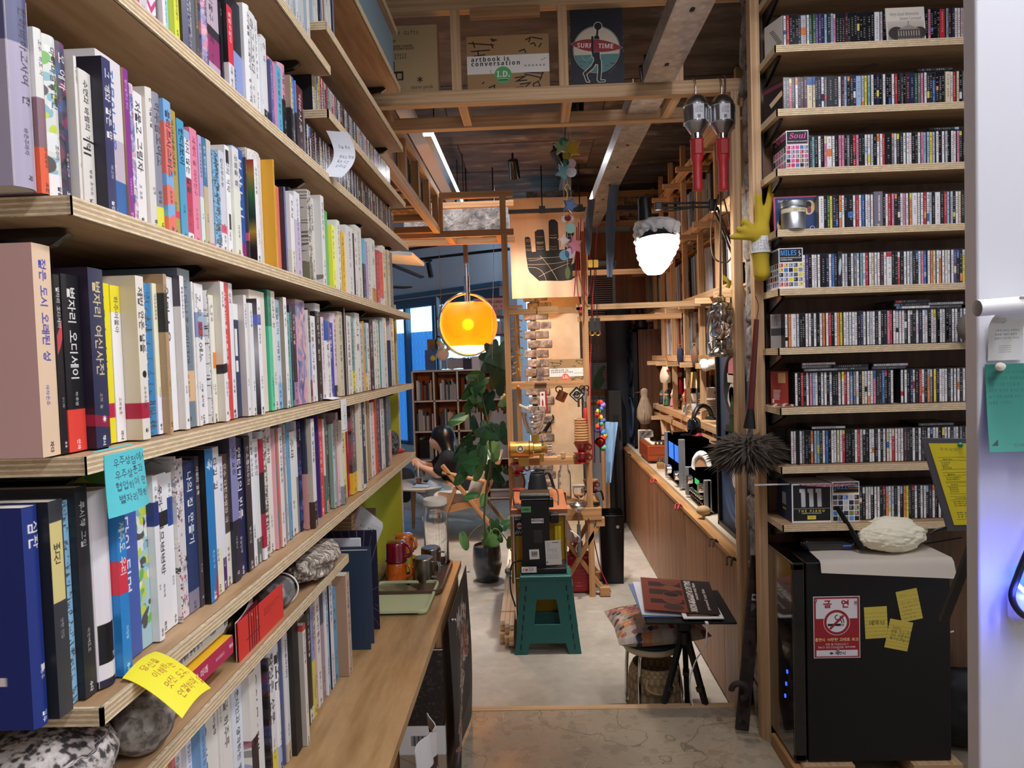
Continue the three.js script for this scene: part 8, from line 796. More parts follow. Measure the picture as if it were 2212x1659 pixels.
// ---------------------------------------------------------------- fridge and the things about the disc wall
const noisy=(g,f,a,s=1)=>{const h=mergeVertices(g.deleteAttribute('uv').deleteAttribute('normal')),p=h.attributes.position;for(let i=0;i<p.count;i++){const q=V(p.getX(i),p.getY(i),p.getZ(i)),n=noise3(q,f,s)- .5,m=noise3(q,f*2.7,s+4)- .5;q.addScaledVector(q.clone().normalize(),n*a+m*a*.45);p.setXYZ(i,q.x,q.y,q.z);}h.computeVertexNormals();h.setAttribute('uv',new THREE.Float32BufferAttribute(new Float32Array(p.count*2),2));return h;};
{
const zf=-2.42,a=atZ(1711,1216,zf),b=atZ(2058,1625,zf),fx=a.x,fw=b.x - a.x,fy=0.058,fh=a.y - fy,D=.268,F=thing('mini_fridge','black glass door mini fridge on wooden blocks under the disc shelves','fridge',V(fx,fy,zf)),bk=std(0x0b0b0d,.42);
part('cabinet',rbox(fw - .05,fh,D,.006,fw / 2+.022,fh / 2,-D / 2,3),bk,F);part('door_frame',[rbox(.042,fh - .005,.03,.005,.021,fh / 2,-.015),rbox(.042,.03,D,.005,.021,fh - .015,-D / 2),rbox(.042,.03,D,.005,.021,.015,-D / 2),rbox(.042,fh - .005,.03,.005,.021,fh / 2,-D+.015)],M.blackGloss,F);part('door_glass',box(.006,fh - .02,D - .02,.002,fh / 2,-D / 2),M.blackGloss,F);part('control_panel',[0,1,2].map((i)=>box(.003,.012,.008,-.002,fh*.42 - i*.05,-.06 - i*.012)),std(0x2038e0,.4,{emissive:0x2a48ff,emissiveIntensity:2.5}),F);part('hinge_foot',box(.16,.03,.2,.12,-.014,-.12),M.black,F);
for(const [x,w,l] of [[.02,.18,'near the door'],[.4,.17,'near the back wall']]){const o=solo('wood_block',rbox(w,.056,.2,.003),M.pine,`sawn pine block under the fridge ${l}`,'wood block');o.position.set(fx+x+w / 2,.0285,zf - .08);}const pl2=solo('floor_plank',rbox(.05,.05,.34,.003),M.pineOld,'low plank on the floor along the fridge door','plank');pl2.position.set(fx+.012,.026,-2.46);
const put=(x0,y0,x1,y1,draw,w,label,name,cat,rz=0)=>{const p=atZ(x0,y0,zf),q=atZ(x1,y1,zf),W=q.x - p.x,H=p.y - q.y,[s,m]=print(w,Math.round(w*H / W),draw),o=solo(name,card(W,H,.0012,s),m,label,cat);o.position.set((p.x+q.x)/ 2,(p.y+q.y)/ 2,zf+.0012);o.rotation.z=rz;return o;};
put(1756,1289,1858,1420,(c,w,h)=>{c.fillStyle='#f0eeee';c.fillRect(0,0,w,h);c.fillStyle='#a3242c';c.fillRect(5,5,w - 10,h - 10);c.fillStyle='#eeeaee';c.fillRect(18,18,w - 36,h*.32);c.fillRect(18,h*.87,w - 36,h*.1);c.lineWidth=4;HG(c,'금',w*.31,h*.125,w*.17,'#a3242c',.17,{center:true});HG(c,'연',w*.69,h*.125,w*.17,'#a3242c',.17,{center:true});const X=w*.5,Y=h*.42,R=w*.27;c.fillStyle='#f0eeee';c.beginPath();c.arc(X,Y,R+5,0,7);c.fill();c.strokeStyle='#a3242c';c.lineWidth=w*.055;c.beginPath();c.arc(X,Y,R - 8,0,7);c.stroke();c.fillStyle='#151515';c.fillRect(X - R*.72,Y+R*.12,R*1.05,R*.18);c.fillRect(X+R*.38,Y+R*.12,5,R*.18);c.fillRect(X+R*.5,Y+R*.12,5,R*.18);c.strokeStyle='#151515';c.lineWidth=6;c.beginPath();c.moveTo(X+R*.4,Y+R*.06);c.quadraticCurveTo(X+R*.4,Y - R*.3,X,Y - R*.2);c.quadraticCurveTo(X - R*.3,Y - R*.5,X+R*.1,Y - R*.6);c.stroke();c.beginPath();c.moveTo(X+R*.56,Y+R*.06);c.quadraticCurveTo(X+R*.6,Y - R*.3,X+R*.25,Y - R*.5);c.stroke();c.strokeStyle='#a3242c';c.lineWidth=w*.05;c.beginPath();c.moveTo(X+R*.55,Y - R*.55);c.lineTo(X - R*.55,Y+R*.55);c.stroke();HG(c,'흡연시 10만원 과태료 부과',w*.5,h*.7,w*.073,'#f0dc90',.15,{center:true});HG(c,'요즘 잘 지내시나요~?',w*.5,h*.775,w*.048,'#f4f0f0',.12,{center:true});HG(c,'24시간 정신건강상담전화 1577-0199',w*.5,h*.825,w*.046,'#f4f0f0',.12,{center:true});c.fillStyle='#1f4a5a';c.beginPath();c.moveTo(w*.33,h*.92);c.lineTo(w*.38,h*.9);c.lineTo(w*.43,h*.92);c.lineTo(w*.38,h*.945);c.fill();HG(c,'제천시',w*.46,h*.922,w*.075,'#1c1c1e',.15);},330,'red and white no smoking notice on the side of the fridge','notice','poster');
const memo=(lines,sz,faint)=>(c,w,h)=>{c.fillStyle='#d8c455';c.fillRect(0,0,w,h);c.fillStyle='#8a7830';for(let y=h*.2;y<h;y+=h*.115)c.fillRect(0,y,w,1.2);lines.forEach((l,i)=>{if(l)HG(c,l,w*(.14+.04*(i % 2)),h*(.14+i*.125),sz,faint?'#8a7a3a':'#2e2a1c',.08,{wob:.3,round:true,font:'serif'});});c.strokeStyle=faint?'#8a7a3a':'#2e2a1c';c.lineWidth=1.6;};
put(1867,1311,1917,1378,memo(['',' ㅣ','','예약석','',' ㅣ'],27,0),120,'upright yellow memo nearest the notice on the fridge','sticky_note','note',.04);put(1940,1274,1987,1340,memo(['Sorry.','','멋진 좋은 강연이','조금 편했는데','나머지는','피어난다는','다시 올 곳'],13,1),120,'faintly written yellow memo, uppermost and nearest the fridge back','sticky_note','note',.19);const m3=put(1915,1340,1966,1402,memo(['','Sorry.','명동 가고 오후','6시 30분까지','들어오겠습니다'],17,0),130,'tilted yellow memo overlapping the faint one on the fridge','sticky_note','note',-.21);m3.position.z+=.0012;
[[1762,1297],[1849,1301],[1810,1403]].forEach(([x,y],i)=>{const o=solo('magnet',cyl(.005,.005,.004,0,0,0,16).rotateX(Math.PI / 2),M.brushed,['small round magnet at the upper door side of the notice','small round magnet at the upper memo side of the notice','small round magnet at the foot of the notice'][i],'magnet','notice magnets');o.position.copy(atZ(x,y,zf+.0045));});
// paper sheet over the top edge, coral rock, router
const ty=a.y+.001,s0=atY(1760,1200,ty),s1=atZ(2058,1240,zf);void s0;const W0=s1.x - .04 -(fx+.09);solo('paper_sheet',sheet((u,v)=>{const x=fx+.09+u*(W0+.04)+(1 - v)*.05*(u<.5?(.5 - u):0),d=v*.26,flat=.2;return d<flat?V(x,ty+.003+.002*Math.sin(u*9),zf - flat+d):V(x,ty+.002 -(d - flat)*(.55+.5*u),zf+.004+(d - flat)*.35);},30,20,.0015),std(0xcfc4b4,.9),'stiff beige paper sheet hanging over the fridge edge','paper');
const cp=atY(1938,1203,ty),co=solo('coral_rock',noisy(new THREE.IcosahedronGeometry(.11,26),34,.03,6).scale(1.16,.56,.62),std(0xf3ecd0,.95,{}),'big knobbly white coral rock on the fridge','rock');co.position.set(cp.x+.012,ty+.064,zf - .1);co.rotation.y=.2;
const rp=atY(1790,1195,ty),ro=thing('router','glossy black router with one raised flat antenna','router',V(rp.x+.01,ty+.004,zf - .17));part('shell',rbox(.2,.045,.12,.02,0,.024,0,5),M.blackGloss,ro);part('antenna',bar(V(.095,.02,.1),V(.015,.17,.08),.008,.022,V(.5,0,1),.003),M.blackMat,ro);part('light',box(.03,.003,.004,.06,.02,.061),std(0x2050e0,.4,{emissive:0x2050e0,emissiveIntensity:.6}),ro);
const cl2=thing('cable','thin white cables crossing behind the fridge','cable',V(0,0,0));part('cable',tube([V(b.x - .02,.44,-2.66),V(b.x+.06,.4,-2.66),V(b.x+.16,.41,-2.68)],.003,16,5),M.white,cl2);part('cable',tube([V(b.x - .1,.74,-2.64),V(b.x+.06,.76,-2.66),V(b.x+.2,.77,-2.69)],.003,16,5),M.plug,cl2);const bagp=solo('black_bag',noisy(new THREE.IcosahedronGeometry(.13,8),9,.08,3).scale(1,1.1,.7),std(0x0e0e10,.6),'crumpled black bag on the floor behind the fridge','bag');bagp.position.set(b.x+.14,.15,-2.6);
// clipboard with the yellow menu on its stand
const cz=-1.55,q=(x,y)=>atZ(x,y,cz),cb=thing('clipboard','grey menu board leaning before the discs with a yellow menu','menu board',q(2075,1040));const loc=(x,y,dz=0)=>q(x,y).sub(cb.position).add(V(0,0,dz));const quadG=(P,t)=>{const c=P.map((p)=>[p.x,p.y]);return ext(c,t,.0006);};part('board',mapBox(quadG([loc(1988,946),loc(2220,950),loc(2290,1138),loc(2046,1146)],.004)),std(0x55565e,.45),cb);
const [ms,mm]=print(420,560,(c,w,h)=>{c.fillStyle='#f0e22c';c.fillRect(0,0,w,h);c.fillStyle='#3e3a1c';HG(c,'우주상점',w*.1,h*.075,20,'#3e3a1c',.06,{wob:.2});c.font='12px monospace';c.fillText('hello, nice to',w*.62,h*.05);const ln=(y,l)=>{c.fillStyle='#3e3a1c';c.fillRect(w*.05,h*y,w*.92,2);if(l)HG(c,l,w*.1,h*(y+.025),11,'#3e3a1c',.1);};ln(.175,'음료메뉴');ln(.215);ln(.32);ln(.36,'블렌딩');ln(.395);ln(.47);ln(.485,'우리차');ln(.525);ln(.62);ln(.65,'디저트메뉴');ln(.69);ln(.93);const row=(y,s)=>{HG(c,s,w*.07,h*y,10,'#3e3a1c',.1);ticks(c,w*.38,h*y - 4,w*.2,8,'#3e3a1c',y*99);c.font='11px sans-serif';c.fillText('W 6,500 / I 7,000',w*.62,h*y+4);};[[.24,'우주라떼'],[.262,'오로라'],[.284,'별자리'],[.306,'우리의밤'],[.42,'오리지널블렌드'],[.445,'담담한블렌드'],[.545,'대추쌍화'],[.57,'생강라떼'],[.595,'오미자차'],[.715,'얼그레이쿠키'],[.74,'얼그레이스콘'],[.765,'얼그레이볼로'],[.85,'함께한 날의 단식'],[.875,'마시면 천천히'],[.9,'잘 될 거야']].forEach((e)=>row(...e));});
{const P=[loc(2003,957,.0055),loc(2200,957,.0055),loc(2255,1128,.0055),loc(2058,1133,.0055)],g=new THREE.BufferGeometry(),v=[];for(const p of P)v.push(p.x,p.y,p.z);for(const p of P)v.push(p.x,p.y,p.z - .0008);g.setAttribute('position',new THREE.Float32BufferAttribute(v,3));g.setAttribute('uv',new THREE.Float32BufferAttribute([0,1,1,1,1,0,0,0,0,1,1,1,1,0,0,0],2));g.setIndex([0,2,1,0,3,2,4,5,6,4,6,7]);g.computeVertexNormals();part('menu_sheet',toSlot(g,ms),mm,cb);}const pin=loc(2070,960,.008);part('pin',ball(.0055,pin.x,pin.y,pin.z,14,10),std(0x1c8a6a,.3),cb);part('stand',[bar(loc(2060,1140,-.01),loc(2230,1140,-.01),.02,.012),tube([loc(2060,1136),loc(2020,1146),loc(2009,1154)],.003,12,5),bar(loc(2130,1140,-.02),loc(2130,1400,-.16),.02,.01)],M.black,cb);
// white panel edge with pinned papers
const wz=-1.0,wx=atZ(2112,830,wz).x;struct('partition',rbox(1.2,3.02,.03,.004,wx+.6,1.5,wz - .015,2,'y'),std(0xd5d5d9,.55));const pc=(x,y,z=wz+.003)=>atZ(x,y,z);
const [es,em]=print(120,200,(c,w,h)=>{c.fillStyle='#dcdcd8';c.fillRect(0,0,w,h);['그렇게 우리는 사랑한다','물살을 거슬러 올라가','끝없이 나아가는 것이다'].forEach((l,i)=>HG(c,l,w*.18,h*(.5+i*.065),7.5,'#77777a',.1));for(let i=0;i<4;i++){c.fillStyle='#99999c';c.fillRect(w*.3,h*(.75+i*.035),w*.36,1.5);}});const A=pc(2132,650),Bq=pc(2207,777),wW=Bq.x - A.x,wH=A.y - Bq.y;
solo('curled_paper',toSlot(sheet((u,v)=>{const t=v,x=(u - .5)*wW*(1+.22*Math.max(0,t - .6));const y=-wH / 2+wH*Math.min(t,.93)+(t>.93?(t - .93)*.1:0),z=t<.5?.002+.004*t:.004+.06*Math.pow((t - .5)/ .5,2);return V(x+.02*Math.max(0,t - .7),y,z);},12,30,.0012),es),em,'white printed card curling away at the top of the white panel','paper').position.set((A.x+Bq.x)/ 2,(A.y+Bq.y)/ 2,wz+.002);const roll=solo('paper_roll',new THREE.CylinderGeometry(.011,.011,wW*1.2,24,1,true).rotateZ(Math.PI / 2+.05),std(0xe6e6e4,.7,{side:THREE.DoubleSide}),'rolled upper edge of the white card on the panel','paper');roll.position.copy(pc(2158,662,wz+.055));
[[2151,691],[2166,692]].forEach(([x,y],i)=>{const o=solo('clear_pin',ball(.0045,0,0,0,14,10),M.glass,['clear glass pin on the white card, nearer the discs','clear glass pin on the white card, farther from the discs'][i],'pin','clear pins');o.position.copy(pc(x,y,wz+.014));});
const [gs,gm2]=print(150,300,(c,w,h)=>{c.fillStyle='#2f7f70';c.fillRect(0,0,w,h);['고생하다는 것은 부끄러움','한다는 것이다 밥해준다는','것은 거꾸로 쓰임을 뜻','하지요 하지만 많다는 것은','살기 위해 얼마를 하다니','일들을 기억한다'].forEach((l,i)=>HG(c,l,10,h*(.1+i*.07),11,'#235f54',.1));c.fillStyle='#17302c';c.beginPath();c.moveTo(10,h*.93);c.lineTo(34,h*.86);c.lineTo(34,h*.93);c.fill();HG(c,'진지책방',w*.6,h*.93,12,'#235f54',.14);});const leafP=(x0,y0,x1,y1,sh,label)=>{const p=pc(x0,y0),r2=pc(x1,y1),W=r2.x - p.x,H=p.y - r2.y;solo('green_leaflet',toSlot(sheet((u,v)=>V(u*W - sh*Math.pow(1 - v,2.2),-H+v*H,.003+.03*Math.pow(1 - v,2)),8,24,.0008),gs),gm2,label,'leaflet').position.set(p.x,p.y,wz+.002);};leafP(2126,787,2213,968,.014,'teal printed leaflet pinned to the white panel, curling below');leafP(2212,800,2300,978,.02,'second teal leaflet at the far edge of the white panel');
const wp=thing('push_pin','cream wooden push pin holding the teal leaflet','pin',pc(2166,791,wz+.006));part('head',lathe([[0,0],[.004,.001],[.0045,.006],[.003,.01],[.0035,.02],[.006,.024],[.0055,.028],[0,.029]],18).rotateX(Math.PI / 2).rotateY(-.7),M.cream,wp);
const lg=thing('blue_lit_gadget','white gadget with blue glowing side and black strap on the panel','gadget',pc(2196,1310,wz+.02));part('shell',rbox(.06,.05,.03,.012,.022,0,0,4),std(0xd0d2d8,.35),lg);part('edge_strip',bar(V(-.008,.036,.012),V(.026,.0,.012),.004,.006),M.white,lg);part('lit_face',bar(V(.0,.05,0),V(.05,.01,0),.022,.012,V(0,1,1)),std(0x3048e8,.3,{emissive:0x2a44ff,emissiveIntensity:5}),lg);part('strap',tube([V(.035,.15,.016),V(.015,.11,.018),V(-.012,.05,.02),V(-.02,.02,.02),V(-.006,-.004,.02),V(.02,-.012,.018)],.0045,30,8),M.black,lg);const bl=new THREE.PointLight(0x4050ff,.05);bl.name='blue_gadget_light';bl.position.copy(pc(2204,1280,wz+.05));scene.add(bl);
const st=solo('speckled_stone',noisy(new THREE.IcosahedronGeometry(.05,8),12,.012,2).scale(1,1.1,1),M.rock,'rounded pale stone on the sixth disc shelf against the white panel','stone');st.position.set(atZ(2113,716,-2.4).x+.012,CDY[6]+.05,-2.45);
// glove and duster hanging on the timber post, iron bar leaning beside it
const gz=-2.62,gp=(x,y,dz=0)=>atZ(x,y,gz+dz),gl=thing('work_glove','mustard yellow knitted work glove clipped by the timber post','glove',V(0,0,0));const gb=[[gp(1645,590),gp(1642,540),.03,.03],[gp(1642,540),gp(1640,505),.032,.036],[gp(1650,500),gp(1668,402),.014,.012],[gp(1640,495),gp(1638,425),.014,.013],[gp(1634,500,.02),gp(1607,478,.05),.013,.011],[gp(1632,505,.02),gp(1596,495,.06),.013,.01],[gp(1630,512,.02),gp(1582,512,.06),.012,.009]];part('knit',skin(gb,.02,72,.02),std(0xbca22a,.95),gl);const [ls,lm]=print(50,60,(c,w,h)=>{c.fillStyle='#dcdcd8';c.fillRect(0,0,w,h);for(let i=0;i<8;i++)ticks(c,4,4+i*6,42,5,'#77777a',i);});part('paper_band',toSlot(new THREE.CylinderGeometry(.04,.04,.06,24,1,true,-1.3,2.6).scale(1,1,.95),ls).translate(...gp(1642,530).toArray()),lm,gl);const gm=gl.children[0].material;gm.bumpMap=tex(64,64,(u,v)=>{const n=128+127*Math.sin(u*50);return [n,n,n];},.1,.1,false);
const hd=(x,y,z=-2.58)=>atZ(x,y,z),du=thing('feather_duster','grey brown feather duster hanging head down by the post','duster',V(0,0,0));part('handle',rod(hd(1634,690),hd(1621,885),.009,14,.013),std(0x5a2018,.35),du);part('collar',rod(hd(1621,883),hd(1618,925),.013,18,.024),M.black,du);part('loop',tube([hd(1634,692),hd(1638,660),hd(1632,640)],.002,12,5),std(0x6a3020,.6),du);part('strands',noisy(new THREE.IcosahedronGeometry(.1,10),20,.05,9).scale(1.05,.55,.7).translate(...hd(1614,972).toArray()),std(0x4d443d,1),du);{const c=hd(1616,965),r=rng(12),gs2=[];for(let i=0;i<900;i++){const th=r()*6.28,el=(r()- .5)*2.2,d=V(Math.cos(th)*Math.cos(el)*1.15,Math.sin(el)*.62 - .1,Math.sin(th)*Math.cos(el)*.8),p=c.clone().addScaledVector(d,.045+.03*r()),L=.045+.05*r(),e=p.clone().addScaledVector(d,L).add(V((r()- .5)*.03,-.012*r()- .008,(r()- .5)*.02));const cG=new THREE.ConeGeometry(.007,p.distanceTo(e),4,1,true);cG.applyQuaternion(new THREE.Quaternion().setFromUnitVectors(V(0,1,0),e.clone().sub(p).normalize())).translate(...p.add(e).multiplyScalar(.5).toArray());gs2.push(cG);}const f=part('feathers',gs2,std(0x5e544a,1,{side:THREE.DoubleSide}),du);f.userData.kind='stuff';}
const ib=thing('iron_hinge_bar','long rusty iron hinge bar leaning against the masonry','iron bar',V(0,0,0)),ir=std(0xffffff,.75,{metalness:.35,map:tex(128,128,(u,v)=>{const n=fbm(u,v,8,8,4,301);return mixc([74,62,56],[44,38,36],n*1.6 - .3);},.2,.2)}),i0=V(atY(1594,1563,.01).x,.012,-2.72),i1=atZ(1636,1200,-2.79);part('bar',bar(i0,i1,.052,.016,V(0,0,1),.004),ir,ib);const ip=i0.clone().lerp(i1,.2);part('curl',torus(.03,.012,0,0,0,10,24,4.6).rotateY(Math.PI / 2).rotateY(1.3).translate(ip.x - .03,ip.y+.03,ip.z+.03),ir,ib);for(const t of [.05,.5,.96]){const p=i0.clone().lerp(i1,t);part('bolt_hole',cyl(.009,.009,.002,0,0,0,14).rotateX(Math.PI / 2).translate(p.x,p.y,p.z+.0095),M.blackMat,ib);}const [ps,pm]=print(40,120,(c,w,h)=>{c.fillStyle='#22252a';c.fillRect(0,0,w,h);c.fillStyle='#c8c8cc';c.fillRect(6,4,26,34);c.fillStyle='#333';c.fillRect(10,12,18,16);for(let i=0;i<4;i++){c.fillStyle='#8a8a90';c.fillRect(8+i*6,54,3,40 - i*5);}});{const p=i0.clone().lerp(i1,.72),g=card(.03,.09,.001,ps);const q2=i1.clone().sub(i0).normalize();g.applyQuaternion(new THREE.Quaternion().setFromUnitVectors(V(0,1,0),q2)).translate(p.x,p.y,p.z+.0105);part('paper_label',g,pm,ib);}
// hurricane lantern, spring arm lamp in its plastic bag, cords, butterfly
const lz=-2.98,l0=atZ(1558,771,lz),k=(atZ(1558,645,lz).y - l0.y)/ .33,la=thing('hurricane_lantern','shiny metal hurricane lantern hanging from a looped cord','lantern',l0),ch=std(0xb8b4ac,.18,{metalness:1}),P=(r,y)=>[r*k,y*k];part('tank',lathe([P(0,0),P(.062,.002),P(.07,.012),P(.066,.025),P(.05,.045),P(.03,.06),P(.026,.066),P(0,.066)],40),ch,la);part('burner',lathe([P(.026,.064),P(.034,.07),P(.034,.085),P(.022,.1)],28),ch,la);part('globe',lathe([P(.026,.092),P(.045,.115),P(.056,.145),P(.052,.175),P(.034,.2),P(.03,.205)],36),M.glass,la);part('chimney',lathe([P(.032,.2),P(.036,.215),P(.05,.235),P(.038,.25),P(.036,.27),P(.046,.28),P(.046,.3),P(.03,.315),P(0,.318)],36),ch,la);for(const s of [-1,1])part('side_tube',tube([V(s*.055*k,.03*k,0),V(s*.072*k,.1*k,0),V(s*.07*k,.19*k,0),V(s*.05*k,.255*k,0),V(s*.036*k,.26*k,0)],.007*k,24,8),ch,la);part('guard_wire',[torus(.06*k,.002,0,.13*k,0,6,36).rotateX(0).scale(1,.5,1).translate(0,.07*k,0),rod(V(-.07*k,.08*k,.01),V(.07*k,.19*k,.01),.002,5)],ch,la);part('bail',torus(.016,.0022,0,.33*k,0,6,24),ch,la);
const hc=thing('lantern_loop','brown cord looped over the beam holding the lantern','cord',V(0,0,0));part('cord',tube([V(l0.x,l0.y+.34*k,lz),atZ(1556,500,lz),atZ(1560,300,-2.96),V(atZ(1562,190,-2.95).x,2.64,-2.92),V(atZ(1562,190,-2.95).x,2.64,-2.98),atZ(1557,430,-3.0),V(l0.x+.004,l0.y+.34*k,lz - .004)],.0035,60,6),std(0x5c4636,.7),hc);part('cord_loop',tube([atZ(1552,420,-3),atZ(1536,500,-3),atZ(1545,560,-3),atZ(1572,566,-3),atZ(1584,540,-3),atZ(1575,480,-3),atZ(1564,430,-3)],.0035,40,6),std(0x5c4636,.7),hc);
const dz=-3.06,dq=(x,y)=>atZ(x,y,dz),dl=thing('arm_lamp','black spring arm lamp with a lit shade wrapped in clear plastic','lamp',V(0,0,0)),J1=dq(1540,447),J0=dq(1592,575),JH=dq(1422,446),base=dq(1600,590);for(const o of [0,.018]){part('upper_arm',rod(J1.clone().add(V(0,o,0)),JH.clone().add(V(0,o - .005,0)),.005),M.black,dl);part('lower_arm',rod(J1.clone().add(V(o,0,0)),J0.clone().add(V(o*.7,0,0)),.005),M.black,dl);}part('elbow',rbox(.035,.05,.02,.005,J1.x,J1.y+.008,J1.z),M.black,dl);part('clamp',[rbox(.03,.09,.04,.004,base.x,base.y,base.z),rod(J0,base,.008)],M.black,dl);part('spring',rod(dq(1500,448),dq(1440,456),.004),M.black,dl);part('pivot',rbox(.03,.034,.02,.004,JH.x,JH.y,JH.z),M.black,dl);
const hA=dq(1386,425),hB=dq(1404,478),ax=V(.05,-1,.1).normalize(),qh=new THREE.Quaternion().setFromUnitVectors(V(0,-1,0),ax);const hg=(pts,m,n,c)=>part(n,lathe(pts,32).applyQuaternion(qh).translate(c.x,c.y,c.z),m,dl);hg([[0,.03],[.022,.028],[.026,.02],[.03,-.06],[.03,-.075]],M.black,'socket',hA.clone().lerp(hB,.3));const sc=dq(1416,500);hg([[.03,.05],[.05,.03],[.075,-.01],[.088,-.035],[.085,-.035],[.072,-.008],[.03,.046]],std(0x17171a,.35,{side:THREE.DoubleSide}),'shade',sc);part('bulb',ball(.03,sc.x,sc.y - .02,sc.z,18,14),std(0xffffff,.5,{emissive:0xfff6ec,emissiveIntensity:14}),dl);const dp=new THREE.PointLight(0xfff2e2,2.6);dp.name='arm_lamp_light';dp.position.set(sc.x,sc.y - .055,sc.z);dp.castShadow=true;dp.shadow.radius=2;scene.add(dp);
const bagM=new THREE.MeshPhysicalMaterial({color:0xffffff,roughness:.5,transmission:.6,side:THREE.DoubleSide,emissive:0xffffff,emissiveIntensity:0});const bc=dq(1419,530),bg2=sheet((u,v)=>{const a=u*Math.PI*2,f=v,R0=.1*Math.sqrt(Math.sin(Math.min(1,f*1.25+.06)*Math.PI*.5))*(f>.92?1 -(f - .92)*5:1),n=1+.07*Math.sin(a*9+f*14)+.05*Math.sin(a*17 - f*31)+.04*hash2(Math.round(u*48)% 48,Math.round(f*26),4);return V(Math.cos(a)*R0*.9*n+(f<.5?(.5 - f)*-.03:0),-.125+f*.24,Math.sin(a)*R0*.75*n);},96,52,.0008);const bag=part('plastic_bag',bg2.translate(bc.x,bc.y,bc.z),bagM,dl);void bag;const bands=[0xc83a4a,0xd8c030,0xc83a3a,0x3a9a8a,0xd8a030,0x3a8a9a];bands.forEach((cc,i)=>{const f=.2+i*.11,pts=[];for(let j=0;j<30;j++){const a=j / 30*6.283,R0=.1*Math.sqrt(Math.sin(Math.min(1,f*1.25+.06)*1.57))*1.03;pts.push(V(bc.x+Math.cos(a)*R0*.92,bc.y - .125+f*.24+.012*Math.sin(a+i),bc.z+Math.sin(a)*R0*.78));}part('printed_line',tube(pts,.0011,60,4,true),std(cc,.5),dl);});
const bf=thing('butterfly','yellow paper butterfly on the corner of the record rack','butterfly',dq(1581,608));for(const s of [-1,1])part('wing',ext([[0,0],[s*.035,.03],[s*.04,.01],[s*.02,-.005],[s*.03,-.025],[s*.01,-.03]],.002),std(0xe0c840,.6),bf);
}
